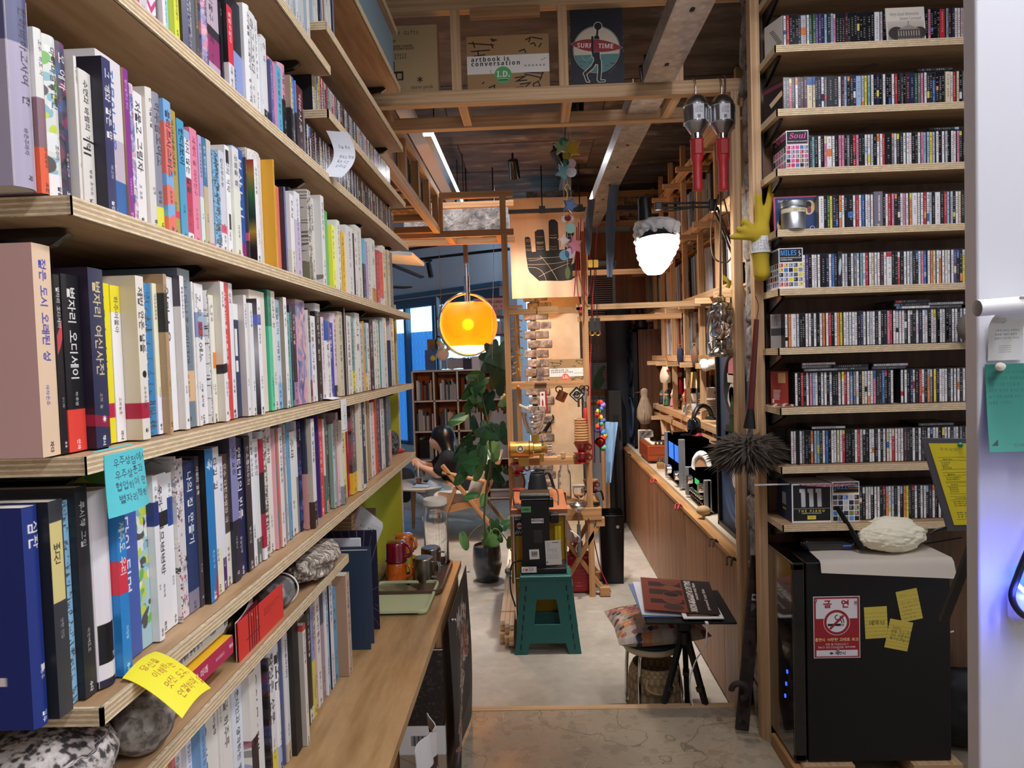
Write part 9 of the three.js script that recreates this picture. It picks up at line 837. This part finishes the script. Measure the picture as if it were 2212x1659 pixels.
// the stool, cushion, basket, tripod with records and tablet beyond the step
{
const sx=(x,y,z)=>atZ(x,y,z),zc=-3.22,c=sx(1407,1382,zc),R=63 / FP*3.15,st=thing('round_stool','low round stool with dark seat and chrome legs behind the step','stool',V(c.x,0,zc));const sy=c.y;part('seat',lathe([[0,0],[R*.98,0],[R,.008],[R,.022],[R*.97,.028],[0,.028]],48).translate(0,sy - .03,0),std(0xd8c9a8,.5),st);part('pad',lathe([[0,0],[R*.96,0],[R*.96,.01],[R*.9,.016],[0,.018]],48).translate(0,sy - .002,0),std(0x17383c,.8),st);for(let i=0;i<4;i++){const a=.6+i*Math.PI / 2,ca=Math.cos(a),sa=Math.sin(a);part('leg',tube([V(ca*R*.55,sy - .035,sa*R*.55),V(ca*R*.86,sy - .04,sa*R*.86),V(ca*R*.95,sy - .08,sa*R*.95),V(ca*R*1.05,LOW,sa*R*1.05)],.009,24,10),M.chrome,st);}
const [ks,km]=print(420,260,(x,w,h)=>{x.fillStyle='#b8a898';x.fillRect(0,0,w,h);const r=rng(17);for(let j=0;j<13;j++)for(let i=0;i<18;i++){const col=['#7a2f34','#b8aca0','#8a8880','#2c3444','#c07a48','#9a5a50','#a89888'][Math.floor((i+Math.abs(j - 6)+(r()<.3?1:0))% 7)];x.fillStyle=col;const X=i*25+(j % 2)*12,Y=j*20;x.beginPath();x.moveTo(X,Y+10);x.lineTo(X+8,Y);x.lineTo(X+26,Y+2);x.lineTo(X+34,Y+10);x.lineTo(X+26,Y+20);x.lineTo(X+8,Y+18);x.fill();}for(let i=0;i<5000;i++){x.fillStyle=r()<.5?'#00000022':'#ffffff22';x.fillRect(r()*w,r()*h,2,1);}});
const kg=new THREE.BufferGeometry();{const N=28,pos=[],uv=[],id=[];for(let s=0;s<2;s++)for(let j=0;j<=N;j++)for(let i=0;i<=N;i++){const u=i / N*2 - 1,v=j / N*2 - 1,e=(1 - u*u)*(1 - v*v),h=.065*Math.pow(Math.max(0,e),.42),p=1 - .07*(1 - Math.abs(u)*Math.abs(v));pos.push(u*.21*p,(s?-1:1)*h,v*.17*p);uv.push(i / N,j / N);}const M2=(N+1)*(N+1);for(let s=0;s<2;s++)for(let j=0;j<N;j++)for(let i=0;i<N;i++){const a=s*M2+j*(N+1)+i,b=a+1,d=a+N+1,e=d+1;s?id.push(a,b,e,a,e,d):id.push(a,e,b,a,d,e);}kg.setAttribute('position',new THREE.Float32BufferAttribute(pos,3));kg.setAttribute('uv',new THREE.Float32BufferAttribute(uv,2));kg.setIndex(id);kg.computeVertexNormals();}const cu=solo('woven_cushion',toSlot(kg,ks),km,'cushion woven in rust, grey and navy zigzags lying on the stool','cushion');cu.position.set(c.x+.02,sy+.078,zc);cu.rotation.set(.08,.1,.03);
const bp=V(c.x+.01,LOW,zc+.01),bs=thing('rope_basket','woven seagrass basket with rope handles under the stool','basket',bp),wv=std(0xffffff,.95,{map:tex(256,128,(u,v)=>{const k=Math.sin(u*150+Math.floor(v*22)% 2*3.1),n=fbm(u,v,30,20,3,311);return mixc(hex('c4ae8a'),hex('8a7350'),.5 - k*.3+n*.3 -(Math.abs((v*22)% 1 - .5)>.38?-.3:.1));},1,1)});part('body',lathe([[0,.004],[.1,.0],[.12,.01],[.13,.09],[.118,.19],[.102,.225],[.096,.222],[.112,.188],[.122,.09],[.1,.015]],44),wv,bs);for(const s of [-1,1])part('handle',tube([V(-.05,.19,s*.11),V(-.06,.16,s*.135),V(0,.14,s*.15),V(.06,.16,s*.135),V(.05,.2,s*.105)].map((p)=>s<0?V(p.x,p.y+.06,p.z+.01):p),.006,24,7),M.rope,bs);
// tripod tray
const tz=-3.02,hub=sx(1478,1365,tz),tr=thing('tripod_stand','black tripod with a flat tray carrying records and a tablet','stand',V(hub.x,0,tz));const hy=hub.y;part('column',cyl(.012,.012,.12,0,hy+.04,0,16),M.black,tr);part('head',[rbox(.05,.04,.05,.008,0,hy+.03,0),cyl(.028,.032,.05,0,hy - .02,0,20)],M.black,tr);for(const [x,z] of [[-.15,.08],[.1,.1],[.05,-.2]]){part('leg',bar(V(x*.1,hy - .02,z*.1),V(x,LOW+.01,z),.024,.024,V(0,1,0),.005),M.black,tr);part('leg_lock',bar(V(x*.5,hy - .02+(LOW - hy)*.45,z*.5),V(x*.56,hy - .02+(LOW - hy)*.5,z*.56),.03,.03,V(0,1,0),.005),M.blackGloss,tr);}
const t0=sx(1382,1243,tz - .16),ty=hy+.105,tilt=.16;const tray=part('tray',rot(rbox(.38,.012,.3,.02,0,0,0,3),.12,0,-.02).translate(.005,ty,-.02),M.blackMat,tr);void tray;void t0;
const [rs,rm]=print(512,512,(x,w,h)=>{x.fillStyle='#1d1517';x.fillRect(0,0,w,h);x.fillStyle='#7a3424';x.fillRect(0,0,w*.58,h);x.fillStyle='#2a1a18';for(const [a,b] of [[.12,.3],[.36,.56],[.66,.82]])x.fillRect(w*.1,h*a,w*.46,h*(b - a)*.8);const r=rng(6);for(const [y,q,col] of [[.12,1,'#6e3628'],[.3,.9,'#7a4030'],[.5,.9,'#15100f'],[.68,1,'#6a3828'],[.88,1.2,'#3a2420']]){x.fillStyle=col;x.beginPath();x.ellipse(w*.4,h*y,62*q,44*q,.1,0,7);x.fill();x.strokeStyle='#8a4a34';x.lineWidth=4;x.stroke();}for(let i=0;i<300;i++){x.fillStyle=r()<.5?'#c86a4a44':'#00000044';x.fillRect(r()*w*.6,r()*h,10*r(),5*r());}x.save();x.translate(w*.62,h*.03);x.rotate(Math.PI / 2);x.fillStyle='#f0e8e0';x.font='bold 64px sans-serif';x.fillText('DALLAS PLAYS FOR NORK',0,0,h*.94);x.font='bold 26px sans-serif';x.fillText('swing, blues and soul',30,-60,h*.6);x.fillText('people, joy',230,-26);x.fillText('songs, sister, grooves and',120,-120,h*.7);x.restore();});
const lpz=(i,m,label,dx,dz,ry,sl)=>{const o=solo('record_sleeve',sl?rot(card(.315,.315,.004,sl),-Math.PI / 2,0,0):box(.315,.004,.315),m,label,'record');o.position.set(hub.x+dx,ty+.014+i*.0055+.012*(i>1?1:0),tz+dz);o.rotation.set(.12,ry,-.05,'XYZ');return o;};lpz(0,std(0x6a86b0,.5),'blue edged record at the bottom of the tripod pile',-.045,-.07,.05);lpz(1,std(0xd8dce4,.6),'pale record sleeve in the middle of the tripod pile',-.035,-.065,-.02);lpz(2,rm,'dark red record cover with big white upright letters on the tripod',-.01,-.06,-.1,rs);
const tb=thing('tablet','white tablet sticking out below the records on the tripod tray','tablet',V(hub.x+.055,ty+.006,tz+.085));tb.rotation.set(.12,0,-.02);part('shell',rbox(.17,.008,.12,.006,0,.004,-.01,3),M.white,tb);part('screen',box(.135,.001,.1,0,.0085,-.012),M.blackGloss,tb);const wc=thing('charging_cable','white charging cable running down from the tablet to the floor','cable',V(hub.x,0,tz));part('plug',box(.012,.007,.02,.06,ty - .004,.16),M.white,wc);part('lead',tube([V(.06,ty - .01,.165),V(.055,ty - .1,.15),V(.02,ty - .2,.1),V(.0,ty - .3,.09),V(.04,LOW+.08,.08),V(.12,LOW+.03,.06),V(.26,LOW+.012,.04)],.0032,40,6),M.white,wc);void tilt;
}
// ---------------------------------------------------------------- what lies on the book shelves and the worktop
{
const XS=-0.53,on=(x,y,Y)=>atY(x,y,Y),DT=1.0125,WT=.652;
const speck=(a,b,f,s)=>std(0xffffff,.85,{map:tex(256,256,(u,v)=>{const n=fbm(u,v,f,f,3,s);return n>.54?mixc(hex(a),hex('ffffff'),(n - .54)):mixc(hex(b),hex(a),Math.max(0,(n - .34)*5));},.16,.16)});
const st=(x,y,z,sx,sy,sz,m,label,sd,rough=.25)=>{const o=solo('stone',mapBox(noisy(new THREE.IcosahedronGeometry(1,12),1.3,rough,sd).scale(sx,sy,sz)),m,label,'stone');o.position.set(x,y,z);return o;};
const p0=on(170,1640,DT);void p0;
const gran=speck('b8aea4','3a3636',26,401);st(-.585,DT+.043,-.775,.075,.046,.085,gran,'large speckled granite stone at the near end of the low shelf',3,.18);st(-.53,DT+.036,-.885,.04,.038,.045,speck('9a9186','6a6258',18,403),'smooth grey stone wedged under the board behind the granite one',5,.15);
st(-.6,DT+.03,-1.2,.05,.035,.06,speck('8a7350','5a4630',22,405),'rough brown stone behind the red leaflet',7,.3);st(-.545,DT+.032,-1.4,.038,.034,.055,speck('7d7a76','5d5a58',14,407),'dark grey stone with a pale line round it',8,.14);{const g=torus(.036,.0016,0,0,0,6,40).rotateY(.2).scale(1.07,.96,1);const o=solo('stone_vein',g,M.paper,'pale quartz line ringing the dark grey stone','stone');o.position.set(-.545,DT+.032,-1.425);}
const bk=solo('bark_piece',noisy(new THREE.IcosahedronGeometry(1,10),3,.4,12).scale(.03,.025,.11),M.walnut,'dark grooved piece of bark behind the red leaflet','wood');bk.position.set(-.6,DT+.045,-1.33);
const dw=solo('driftwood',mapBox(noisy(new THREE.IcosahedronGeometry(1,22),2.6,.62,21).scale(.05,.036,.14)),std(0xffffff,.95,{map:tex(256,256,(u,v)=>{const n=fbm(u,v,30,8,4,411);return n>.6?hex('d8cfc0'):mixc(hex('4a3e34'),hex('b4a898'),Math.max(0,Math.min(1,n*2 - .3)));},.1,.1)}),'weathered pale driftwood lying at the far end of the low shelf','driftwood');dw.position.set(-.535,DT+.038,-1.62);dw.rotation.set(-.05,.06,0);
st(-.585,1.135+.045,-2.83,.028,.05,.035,speck('4c4c48','22221f',20,413),'dark pointed stone at the end of the fourth book row',9,.3);const ti=thing('red_tin','flat red round tin with a pale label at the shelf end','tin',on(853,977,1.1345));part('tin',lathe([[0,0],[.038,0],[.04,.003],[.04,.01],[.036,.013],[0,.013]],36),M.red,ti);part('paper_label',box(.03,.001,.02,0,.0135,0),M.paper,ti);
// books lying down
const flat=(spec,H,T,y,z0,X,label)=>{const o=makeBook(parseBook(spec),.15,H,T,1500,label,'books lying on the low shelf');o.rotation.set(Math.PI / 2,0,0);o.position.set(X,y+T,z0 - H);o.rotation.set(Math.PI / 2,0,0);return o;};
const f1=flat('0 0 b83050 L1 Ce8b428 Me8b428:0:.001 |이토록 평범한 미래',.21,.03,DT,-.905,-.507,'crimson and yellow book lying under a thick white one');void f1;flat('0 0 eceae4 r k3a3a3c |민음사 세계의 문학 읽기',.2,.036,DT+.0305,-.91,-.512,'thick white rounded book lying on the crimson one');
// red leaflet folded in a v
const [rs,rm]=print(220,150,(c,w,h)=>{c.fillStyle='#d8382e';c.fillRect(0,0,w,h);c.fillStyle='#7a1418';for(const x of [44,56,66,76,88])c.fillRect(x,0,6,h);c.fillRect(34,h*.62,66,4);c.fillStyle='#e8b0a0';c.fillRect(60,10,3,12);c.fillRect(84,40,3,12);for(let i=0;i<3;i++)ticks(c,118,40+i*11,80 - i*20,8,'#5a1014',i+2,1);});const a=on(562,1340,DT),b=on(640,1302,DT),rl=thing('red_leaflet','bright red folded leaflet with white inside standing on the low shelf','leaflet',V(0,DT,0));{const zA=-1.145,zB=-1.355,h=.068,X=-.512;part('front_page',toSlot(sheet((u,v)=>V(X,v*h,zA+(zB - zA)*u),6,2,.001),rs),rm,rl);part('back_page',sheet((u,v)=>V(X - .004 - .055*Math.pow(u,1.6),v*h,zA+(zB - zA)*u*.98),14,2,.001),M.paper,rl);part('middle_page',sheet((u,v)=>V(X - .003 - .012*u,v*h*.98,zA - .2*.6*u),8,2,.001),std(0x9c1626,.7),rl);void a;void b;}
// sticky notes and slips
const note=(fn,draw,w,h,label,cat='note')=>{const [s,m]=print(w,h,draw);return solo('sticky_note',toSlot(sheet(fn,18,18,.0007),s),m,label,cat);};
const hand=(bg,ink,lines,sz,lh,x0=.2)=>(c,w,h)=>{c.fillStyle=bg;c.fillRect(0,0,w,h);lines.forEach((l,i)=>HG(c,l,w*(x0+.04*Math.sin(i*3)),h*(.2+i*lh),sz,ink,.085,{wob:.35,round:true}));};
const t0=atX(224,985,XE+.002),t1=atX(306,965,XE+.002);note((u,v)=>{const z=t0.z+(t1.z - t0.z)*u,y=1.419+.001 -(1 - v)*.076;return v>.97?V(XE - .012+.0,1.4212,z):V(XE+.0025+.012*Math.pow(1 - v,1.5)*Math.sin(u*2.4+.5),y,z+.012*(1 - v)*(.6 - u));},hand('#5cc8cc','#33475a',['우주상점에서','우주상훈과','협업하여 만든','별자리책북!'],21,.19),150,150,'teal sticky note with handwriting hanging from the third shelf board');
const y0=on(300,1440,1.1345),y1=on(372,1418,1.1345),e0=atX(290,1480,XE),e1=atX(352,1420,XE);void y0;void y1;note((u,v)=>{const z=e0.z+(e1.z - e0.z)*(u*1.12 - .06),d=(1 - v);return V(XE - .012+d*.078,1.1352+.003 - .045*Math.pow(d,1.5)+.006*Math.sin(u*3),z+.012*d);},hand('#f0e430','#a8622a',['당신을','이해하는','멋진 도구,','연결하며 읽어보세요'],20,.2,.28),150,150,'yellow sticky note with brown handwriting jutting from the fourth shelf board');
const s0=atX(706,282,XE+.004),s1=atX(722,390,XE+.004);note((u,v)=>{const t=1 - v;return V(XE+.002+.04*Math.sin(t*Math.PI)*.5+u*.05 - .02*t,s0.y+(s1.y - s0.y)*t,s0.z+u*-.02 - .012*Math.sin(t*3.1)*2);},hand('#dfe2e8','#55606e',['','오늘 밤은','','음악과 함께','좋은 시간','보내시길','',''],13,.105,.25),110,190,'white lined note curling down from the short disc board','note');
const g0=atX(730,853,XE+.004);note((u,v)=>V(XE+.004+.002*Math.sin(u*3),1.42 - .086*(1 - v),g0.z - .048+(u - .5)*-.052),(c,w,h)=>{c.fillStyle='#e8e6e2';c.fillRect(0,0,w,h);c.strokeStyle='#3a3a3c';for(let i=0;i<24;i++){const k=i*2.4;c.beginPath();c.moveTo(w*.5+Math.cos(k)*12,h*.32+Math.sin(k)*14);c.lineTo(w*.5+Math.cos(k)*17,h*.32+Math.sin(k)*19);c.stroke();c.beginPath();c.moveTo(w*.5+Math.cos(k)*9,h*.66+Math.sin(k)*12);c.lineTo(w*.5+Math.cos(k)*14,h*.66+Math.sin(k)*15);c.stroke();}c.fillStyle='#3a3a3c';c.fillRect(w*.3,h*.5,w*.4,2);c.fillRect(4,h*.93,w - 8,2);},80,130,'white hanging tag with dotted rings on the third shelf board','tag');const mz=solo('price_slip',sheet((u,v)=>V(XE - .06+u*.055,1.4225+.004*Math.sin(u*3),g0.z+.02 - v*.075),8,6,.001),M.paper,'white cut slip lying on the third board behind the dotted tag','slip');void mz;
const rib=(pts,r2,m,label)=>solo('bookmark_ribbon',tube(pts,r2,30,6),m,label,'ribbon');const r0=on(400,1292,1.136),r1=on(466,1268,1.136);rib([V(-.54,1.137,r0.z - .01),r0.clone().add(V(0,.003,0)),r0.clone().lerp(r1,.5).add(V(0,.002,.004)),r1.clone().add(V(0,.003,0))],.002,M.black,'black bookmark cord trailing on the fourth board');rib([V(-.52,1.424,-.83),on(138,968,1.4235),on(160,965,1.4245)],.004,std(0x4a2f6a,.7),'purple ribbon end beside the big pink book');const r2p=on(716,1066,1.1365);rib([V(-.53,1.14,r2p.z - .02),r2p.clone().add(V(0,.008,0)),on(728,1062,1.137),on(740,1066,1.137)],.002,M.black,'black ribbon curled before the sage green book');
// tall pieces leaning at the end of the worktop
const lean=(x0,y0,x1,y1,z,t,draw,wpx,label,name,cat,m2)=>{const p=atZ(x0,y0,z),q=atZ(x1,y1,z),w=q.x - p.x,h=p.y - WT,[s,m]=print(wpx,Math.round(wpx*h / w),draw),o=thing(name,label,cat,V((p.x+q.x)/ 2,WT+.0005,z));part('printed_front',card(w,h,.0012,s).translate(0,h / 2,t / 2+.0008),m,o);part('body',box(w - .001,h - .001,t,0,h / 2,0),m2,o);return o;};
lean(640,1149,822,1374,-2.2,.005,(c,w,h)=>{c.fillStyle='#191833';c.fillRect(0,0,w,h);c.strokeStyle='#a8848c';c.lineWidth=1.3;for(let i=0;i<150;i++){const k=i*2.399,r1=60+300*hash2(i,1,1),r2=r1+90+260*hash2(i,2,1),X=w*.78,Y=h*.68;c.beginPath();c.moveTo(X+Math.cos(k)*r1,Y+Math.sin(k)*r1);c.lineTo(X+Math.cos(k)*r2,Y+Math.sin(k)*r2);c.stroke();}c.fillStyle='#c84a6a';c.beginPath();c.arc(w*.76,h*.69,24,0,7);c.fill();},340,'midnight blue record with fine rays and a pink dot on the worktop','record_sleeve','record',std(0x191833,.6));
const wf=lean(600,1167,787,1380,-2.14,.016,(c,w,h)=>{c.fillStyle='#e2e2e4';c.fillRect(0,0,w,h);c.fillStyle='#c8c8cc';c.fillRect(26,26,w - 52,h - 52);c.fillStyle='#ececee';c.fillRect(29,29,w - 58,h - 58);c.fillStyle='#9a8f80';c.fillRect(60,60,w - 120,h - 120);},240,'white picture frame leaning before the midnight blue record','framed_picture','picture',M.white);void wf;
const db=thing('navy_slipcase','open navy slipcase standing behind the black book on the worktop','slipcase',V(-.585,WT,-2.065));part('case',[box(.15,.3,.004,0,.15,.022),box(.15,.3,.004,0,.15,-.022),box(.004,.3,.044,-.073,.15,0)],std(0x24384e,.6),db);part('block',box(.13,.29,.036,0,.147,0),M.pages,db);
const kb=lean(745,1098,815,1300,-2.6,.006,(c,w,h)=>{c.fillStyle='#8a7058';c.fillRect(0,0,w,h);},60,'brown board leaning in the corner behind the leaflets','board','board',M.kraft);kb.rotation.z=-.03;const pf=thing('leaflet_bundle','fanned bundle of white printed leaflets behind the midnight blue record','leaflets',atZ(772,1150,-2.45));const [ps,pm]=print(100,150,(c,w,h)=>{c.fillStyle='#e6e4e2';c.fillRect(0,0,w,h);for(let i=0;i<8;i++)ticks(c,12,14+i*16,74,9,'#55555a',i+4);c.fillStyle='#2a2a2c';c.fillRect(14,60,10,30);});for(let i=0;i<5;i++)part('leaflet',rot(card(.1,.17,.001,ps),0,0,-.7+i*.07).translate(i*.004,-.01*i,i*.004),pm,pf);const lb=thing('leaflet_stack','ochre strip of stacked cards beside the leaflets','cards',atZ(748,1125,-2.42));for(let i=0;i<8;i++)part('card',box(.05,.006,.05,0,-.03+i*.0072,0),i % 2?M.kraft:M.pine,lb);
// tray, mugs, carafe, green tray
const rim=(w,d,h,r2)=>{const s=new THREE.Shape(),q=(S,W,D,R)=>{S.moveTo(-W+R,-D);S.lineTo(W - R,-D);S.quadraticCurveTo(W,-D,W,-D+R);S.lineTo(W,D - R);S.quadraticCurveTo(W,D,W - R,D);S.lineTo(-W+R,D);S.quadraticCurveTo(-W,D,-W,D - R);S.lineTo(-W,-D+R);S.quadraticCurveTo(-W,-D,-W+R,-D);return S;};q(s,w,d,r2);const base=rot(ext(s,.004,.0015),-Math.PI / 2,0,0),t=q(new THREE.Shape(),w,d,r2);t.holes.push(q(new THREE.Path(),w - .006,d - .006,r2 - .004));return merge([base,rot(ext(t,h,.0015),-Math.PI / 2,0,0)]);};
const tp=[on(822,1330,WT),on(924,1332,WT),on(950,1262,WT),on(835,1260,WT)],gx=(tp[1].x+tp[2].x)/ 2,gz=(tp[0].z+tp[2].z)/ 2,W2=.12;const gt=thing('green_tray','pale green rounded plastic tray lying on the worktop','tray',V(gx - W2 - .003,WT+.003,gz));part('tray',mapBox(rim(W2,(tp[0].z - tp[2].z)/ 2,.013,.03)),std(0xc8cf9c,.5),gt);
const bp=on(990,1215,WT),bt=thing('wood_tray','brown wooden tray with raised rim under the mugs','tray',V(bp.x - .15,WT+.003,-2.7));part('tray',mapBox(rim(.13,.2,.016,.04)),std(0xffffff,.4,{map:woodTex('6a4e38','45301f',4,18,.6,.3,421)}),bt);
const TY=WT+.0095;const emug=(px,py,y,col,label,ry=-.25)=>{const p=on(px,py,TY),o=thing('enamel_mug',label,'mug',V(p.x,y,p.z),ry),m=phy(col,.16,{clearcoat:1,clearcoatRoughness:.05,side:THREE.DoubleSide});part('cup',lathe([[.0425,.001],[.0405,.004],[.0395,.06],[.038,.07],[.033,.075],[0,.0755]],44),m,o);part('rim',torus(.0425,.0016,0,.0015,0,8,44).rotateX(Math.PI / 2).translate(0,.0015,0),M.blackGloss,o);part('handle',tube([V(.037,.062,0),V(.052,.06,0),V(.063,.042,0),V(.06,.022,0),V(.04,.014,0)],.0055,20,8).scale(1,1,1.3),m,o);return o;};
emug(857,1252,TY,0xc85a14,'lower orange enamel mug upside down on the brown tray');const m2p=on(857,1252,TY);const em=emug(860,1252,TY+.0765,0x7a0c24,'crimson enamel mug upside down on the orange one');em.position.x=m2p.x+.002;em.position.z=m2p.z;emug(872,1232,TY,0xb8a028,'olive enamel mug mostly hidden behind the lower orange mug');emug(874,1232,TY+.0765,0xc8641c,'upper orange enamel mug at the back of the tray',-.5);
const smug=(px,py,label)=>{const p=on(px,py,TY),o=thing('metal_mug',label,'mug',V(p.x,TY,p.z),-.35),m=std(0x8d8578,.28,{metalness:1});part('cup',lathe([[.0405,0],[.041,.002],[.0405,.082],[.038,.0875],[.034,.089],[0,.0885]],44),m,o);part('handle',[tube([V(.04,.072,.006),V(.066,.072,.006),V(.07,.064,.006),V(.06,.018,.006),V(.04,.014,.006)],.002,24,7),tube([V(.04,.072,-.006),V(.066,.072,-.006),V(.07,.064,-.006),V(.06,.018,-.006),V(.04,.014,-.006)],.002,24,7)],M.steel,o);return o;};smug(916,1252,'front brushed metal mug upside down with wire handles');smug(932,1228,'rear brushed metal mug upside down near the glass bottle');
const cp=on(937,1222,TY),ca=thing('glass_bottle','tall ribbed clear glass bottle with a cream lid on the tray','bottle',V(cp.x+.01,TY,cp.z - .03)),k=1.02;part('glass',lathe([[0,.001],[.047,.001],[.05,.006],[.05,.2],[.046,.214],[.044,.22],[.044,.25],[.0425,.25],[.0425,.219],[.0445,.213],[.048,.199],[.048,.008],[0,.006]].map(([r3,y])=>[r3*k,y*k]),44),M.glass,ca);part('lid',lathe([[0,.246],[.045,.246],[.046,.25],[.049,.252],[.049,.272],[.047,.276],[.044,.27],[0,.268]],44),M.cream,ca);for(let i=0;i<26;i++){const q=i / 26*6.283;part('glass_rib',cyl(.0022,.0022,.17,Math.cos(q)*.0505,.1,Math.sin(q)*.0505,6),M.clear,ca);}
// floral black cloth pinned to the cabinet side, sack and books below
const e1p=on(1000,1203,WT),w0=V(e1p.x+.014,.63,-2.93),fl=print(260,640,(c,w,h)=>{c.fillStyle='#16161a';c.fillRect(0,0,w,h);const r=rng(23),cs=['#c8c0b0','#a8584a','#8a6a72','#d8d4c8','#5a5458','#b87a64'];for(let i=0;i<190;i++){const t=r(),x=w*(.45+.2*Math.sin(t*5)+(r()- .5)*.36),y=h*(.12+t*.7),l=10+26*r();c.save();c.translate(x,y);c.rotate((r()- .5)*1.6);c.fillStyle=cs[Math.floor(r()*6)];c.beginPath();c.ellipse(0,0,3+9*r()*r(),l,0,0,7);c.fill();c.fillStyle='#16161a';c.fillRect(-1,-l*.8,1.4,l*1.5);c.restore();}c.fillStyle='#4a4848';c.beginPath();c.moveTo(w*.2,h);c.quadraticCurveTo(w*.5,h*.84,w*.9,h*.8);c.lineTo(w,h);c.fill();});
solo('floral_cloth',toSlot(sheet((u,v)=>V(w0.x+.004+.02*Math.sin(v*2.2)*(1 - v)+.01*Math.sin(u*9)*(1 - v),.02+v*.615,-2.3 - u*.63),24,24,.0015),fl[0]),fl[1],'black cloth with painted flowers pinned to the cabinet side','cloth');[[835,0],[1004,0]].forEach(([x],i)=>{const o=thing('push_pin',['clear push pin at the near corner of the floral cloth','clear push pin at the far corner of the floral cloth'][i],'pin',V(w0.x+.006,.615,i?-2.9:-2.36));void x;part('head',lathe([[0,0],[.006,0],[.0035,.004],[.0035,.014],[.006,.018],[0,.019]],16).rotateZ(-Math.PI / 2),M.steel,o);});
const [ss,sm]=print(360,520,(c,w,h)=>{c.fillStyle='#e4e0de';c.fillRect(0,0,w,h);c.fillStyle='#3f1c28';c.beginPath();c.moveTo(0,h*.3);c.quadraticCurveTo(w*.3,h*.2,w,h*.12);c.lineTo(w,h);c.lineTo(0,h);c.fill();c.fillStyle='#2c3a34';c.beginPath();c.moveTo(0,h*.62);c.quadraticCurveTo(w*.5,h*.5,w,h*.34);c.lineTo(w,h*.8);c.lineTo(0,h);c.fill();c.strokeStyle='#e0d6b8';c.lineWidth=5;c.beginPath();c.moveTo(0,h*.61);c.quadraticCurveTo(w*.5,h*.49,w,h*.33);c.stroke();c.fillStyle='#3f1c28';c.save();c.translate(0,h*.62);c.rotate(-.3);c.fillRect(10,16,w*.75,66);c.strokeRect(10,16,w*.75,66);c.fillStyle='#e0d6b8';c.font='italic bold 36px monospace';c.fillText('ECIAL CO.,LTD.',16,60,w*.7);c.fillStyle='#3f1c28';c.fillRect(w*.34,130,w*.5,150);c.strokeRect(w*.34,130,w*.5,150);c.fillStyle='#e0d6b8';c.font='bold 52px serif';c.fillText('ESTD.',w*.42,190);c.fillText('2010',w*.44,250);c.restore();c.save();c.translate(w*.02,h*.47);c.rotate(-.33);c.fillStyle='#e0d6b8';c.font='bold 42px serif';c.fillText('RO SPECIAL',0,0,w*.52);c.fillRect(10,-46,w*.5,3);c.fillRect(0,16,w*.55,3);star8(c,w*.63,-14,24,'#e0d6b8',5);for(let i=0;i<3;i++)c.fillRect(w*.74,-40+i*14,70 - i*14,3);c.restore();c.save();c.translate(w*.62,h*.46);c.rotate(-.3);c.fillStyle='#e0d6b8';c.font='italic bold 54px serif';c.fillText('ink',0,0);c.restore();});
const sp=V(w0.x - .04,.03,-1.98);solo('coffee_sack',toSlot(sheet((u,v)=>{const q=(u - .5)*2;return V(sp.x+.05*(1 - q*q)*Math.sin(Math.min(1,v*1.4)*2.4)+.006*Math.sin(u*21+v*9)*v,sp.y+v*(.4+.03*Math.sin(u*5.2+.6)),sp.z -(u - .5)*.3*(1 - .1*v));},40,30,.003),ss),sm,'white paper sack printed maroon and green in the open cabinet','sack');
const [ws,wm]=print(90,260,(c,w,h)=>{c.fillStyle='#e8e6e2';c.fillRect(0,0,w,h);c.fillStyle='#2a2320';c.fillRect(0,0,w,h*.52);const r=rng(5);for(let i=0;i<300;i++){c.fillStyle='#8a766044';c.fillRect(r()*w,r()*h*.5,6*r(),3);}c.fillStyle='#222';for(let i=0;i<18;i++)c.fillRect(24+i*2.6,h*.59,1+(i % 3)*.6,18);c.fillStyle='#a89880';c.fillRect(0,h*.72,w,h*.28);c.strokeStyle='#6a5a48';c.beginPath();c.moveTo(0,h*.74);c.quadraticCurveTo(w*.6,h*.8,w*.9,h);c.stroke();});const wb=solo('magazine',card(.16,.5,.02,ws),wm,'tall white magazine with dark picture and barcode in the cabinet','magazine');wb.position.set(w0.x - .1,.28,-2.32);
// high boards: thin pale books, tray box
let z=-1.8,i=0;const r=rng(9);for(;z>-2.0;i++){const t=.008+.01*r(),c=['c8d4dc','e4e4dc','d8dcd0','e8e4dc','35363c','2c2c30','8088b0','c8c4bc','b08040'][i % 9];const o=makeBook(parseBook(`0 0 ${c}`),.14,.2+.02*r(),t,800,`thin ${colourName(c)} volume, ${ord(i + 1)} from the near end of the short high board`,'books on the short high board');o.position.set(-.535,2.3845,z);z -=t+.0005;}z=-1.2;for(let j=0;z>-1.75;j++){const t=.012+.012*r(),c=['e4e4dc','c8d4dc','d8d4c8','a8b8c4'][j % 4],o=makeBook(parseBook(`0 0 ${c}`),.14,.21,t,900,`${colourName(c)} volume, ${ord(j + 1)} from the near end of the uppermost cut board`,'books on the uppermost cut board');o.position.set(-.53,2.2805,z);z -=t+.0005;}
const tb=thing('tray_box','blue grey open metal tray box standing on the high board','tray',V(-.62,2.621,-2.5));part('tray',[box(.2,.004,.62,0,.004,0),box(.004,.19,.62,.1,.095,0),box(.004,.19,.62,-.1,.095,0),box(.2,.19,.004,0,.095,.308),box(.2,.19,.004,0,.095,-.308)],std(0x86a0ac,.5),tb);
}
renderer.render(scene,camera);
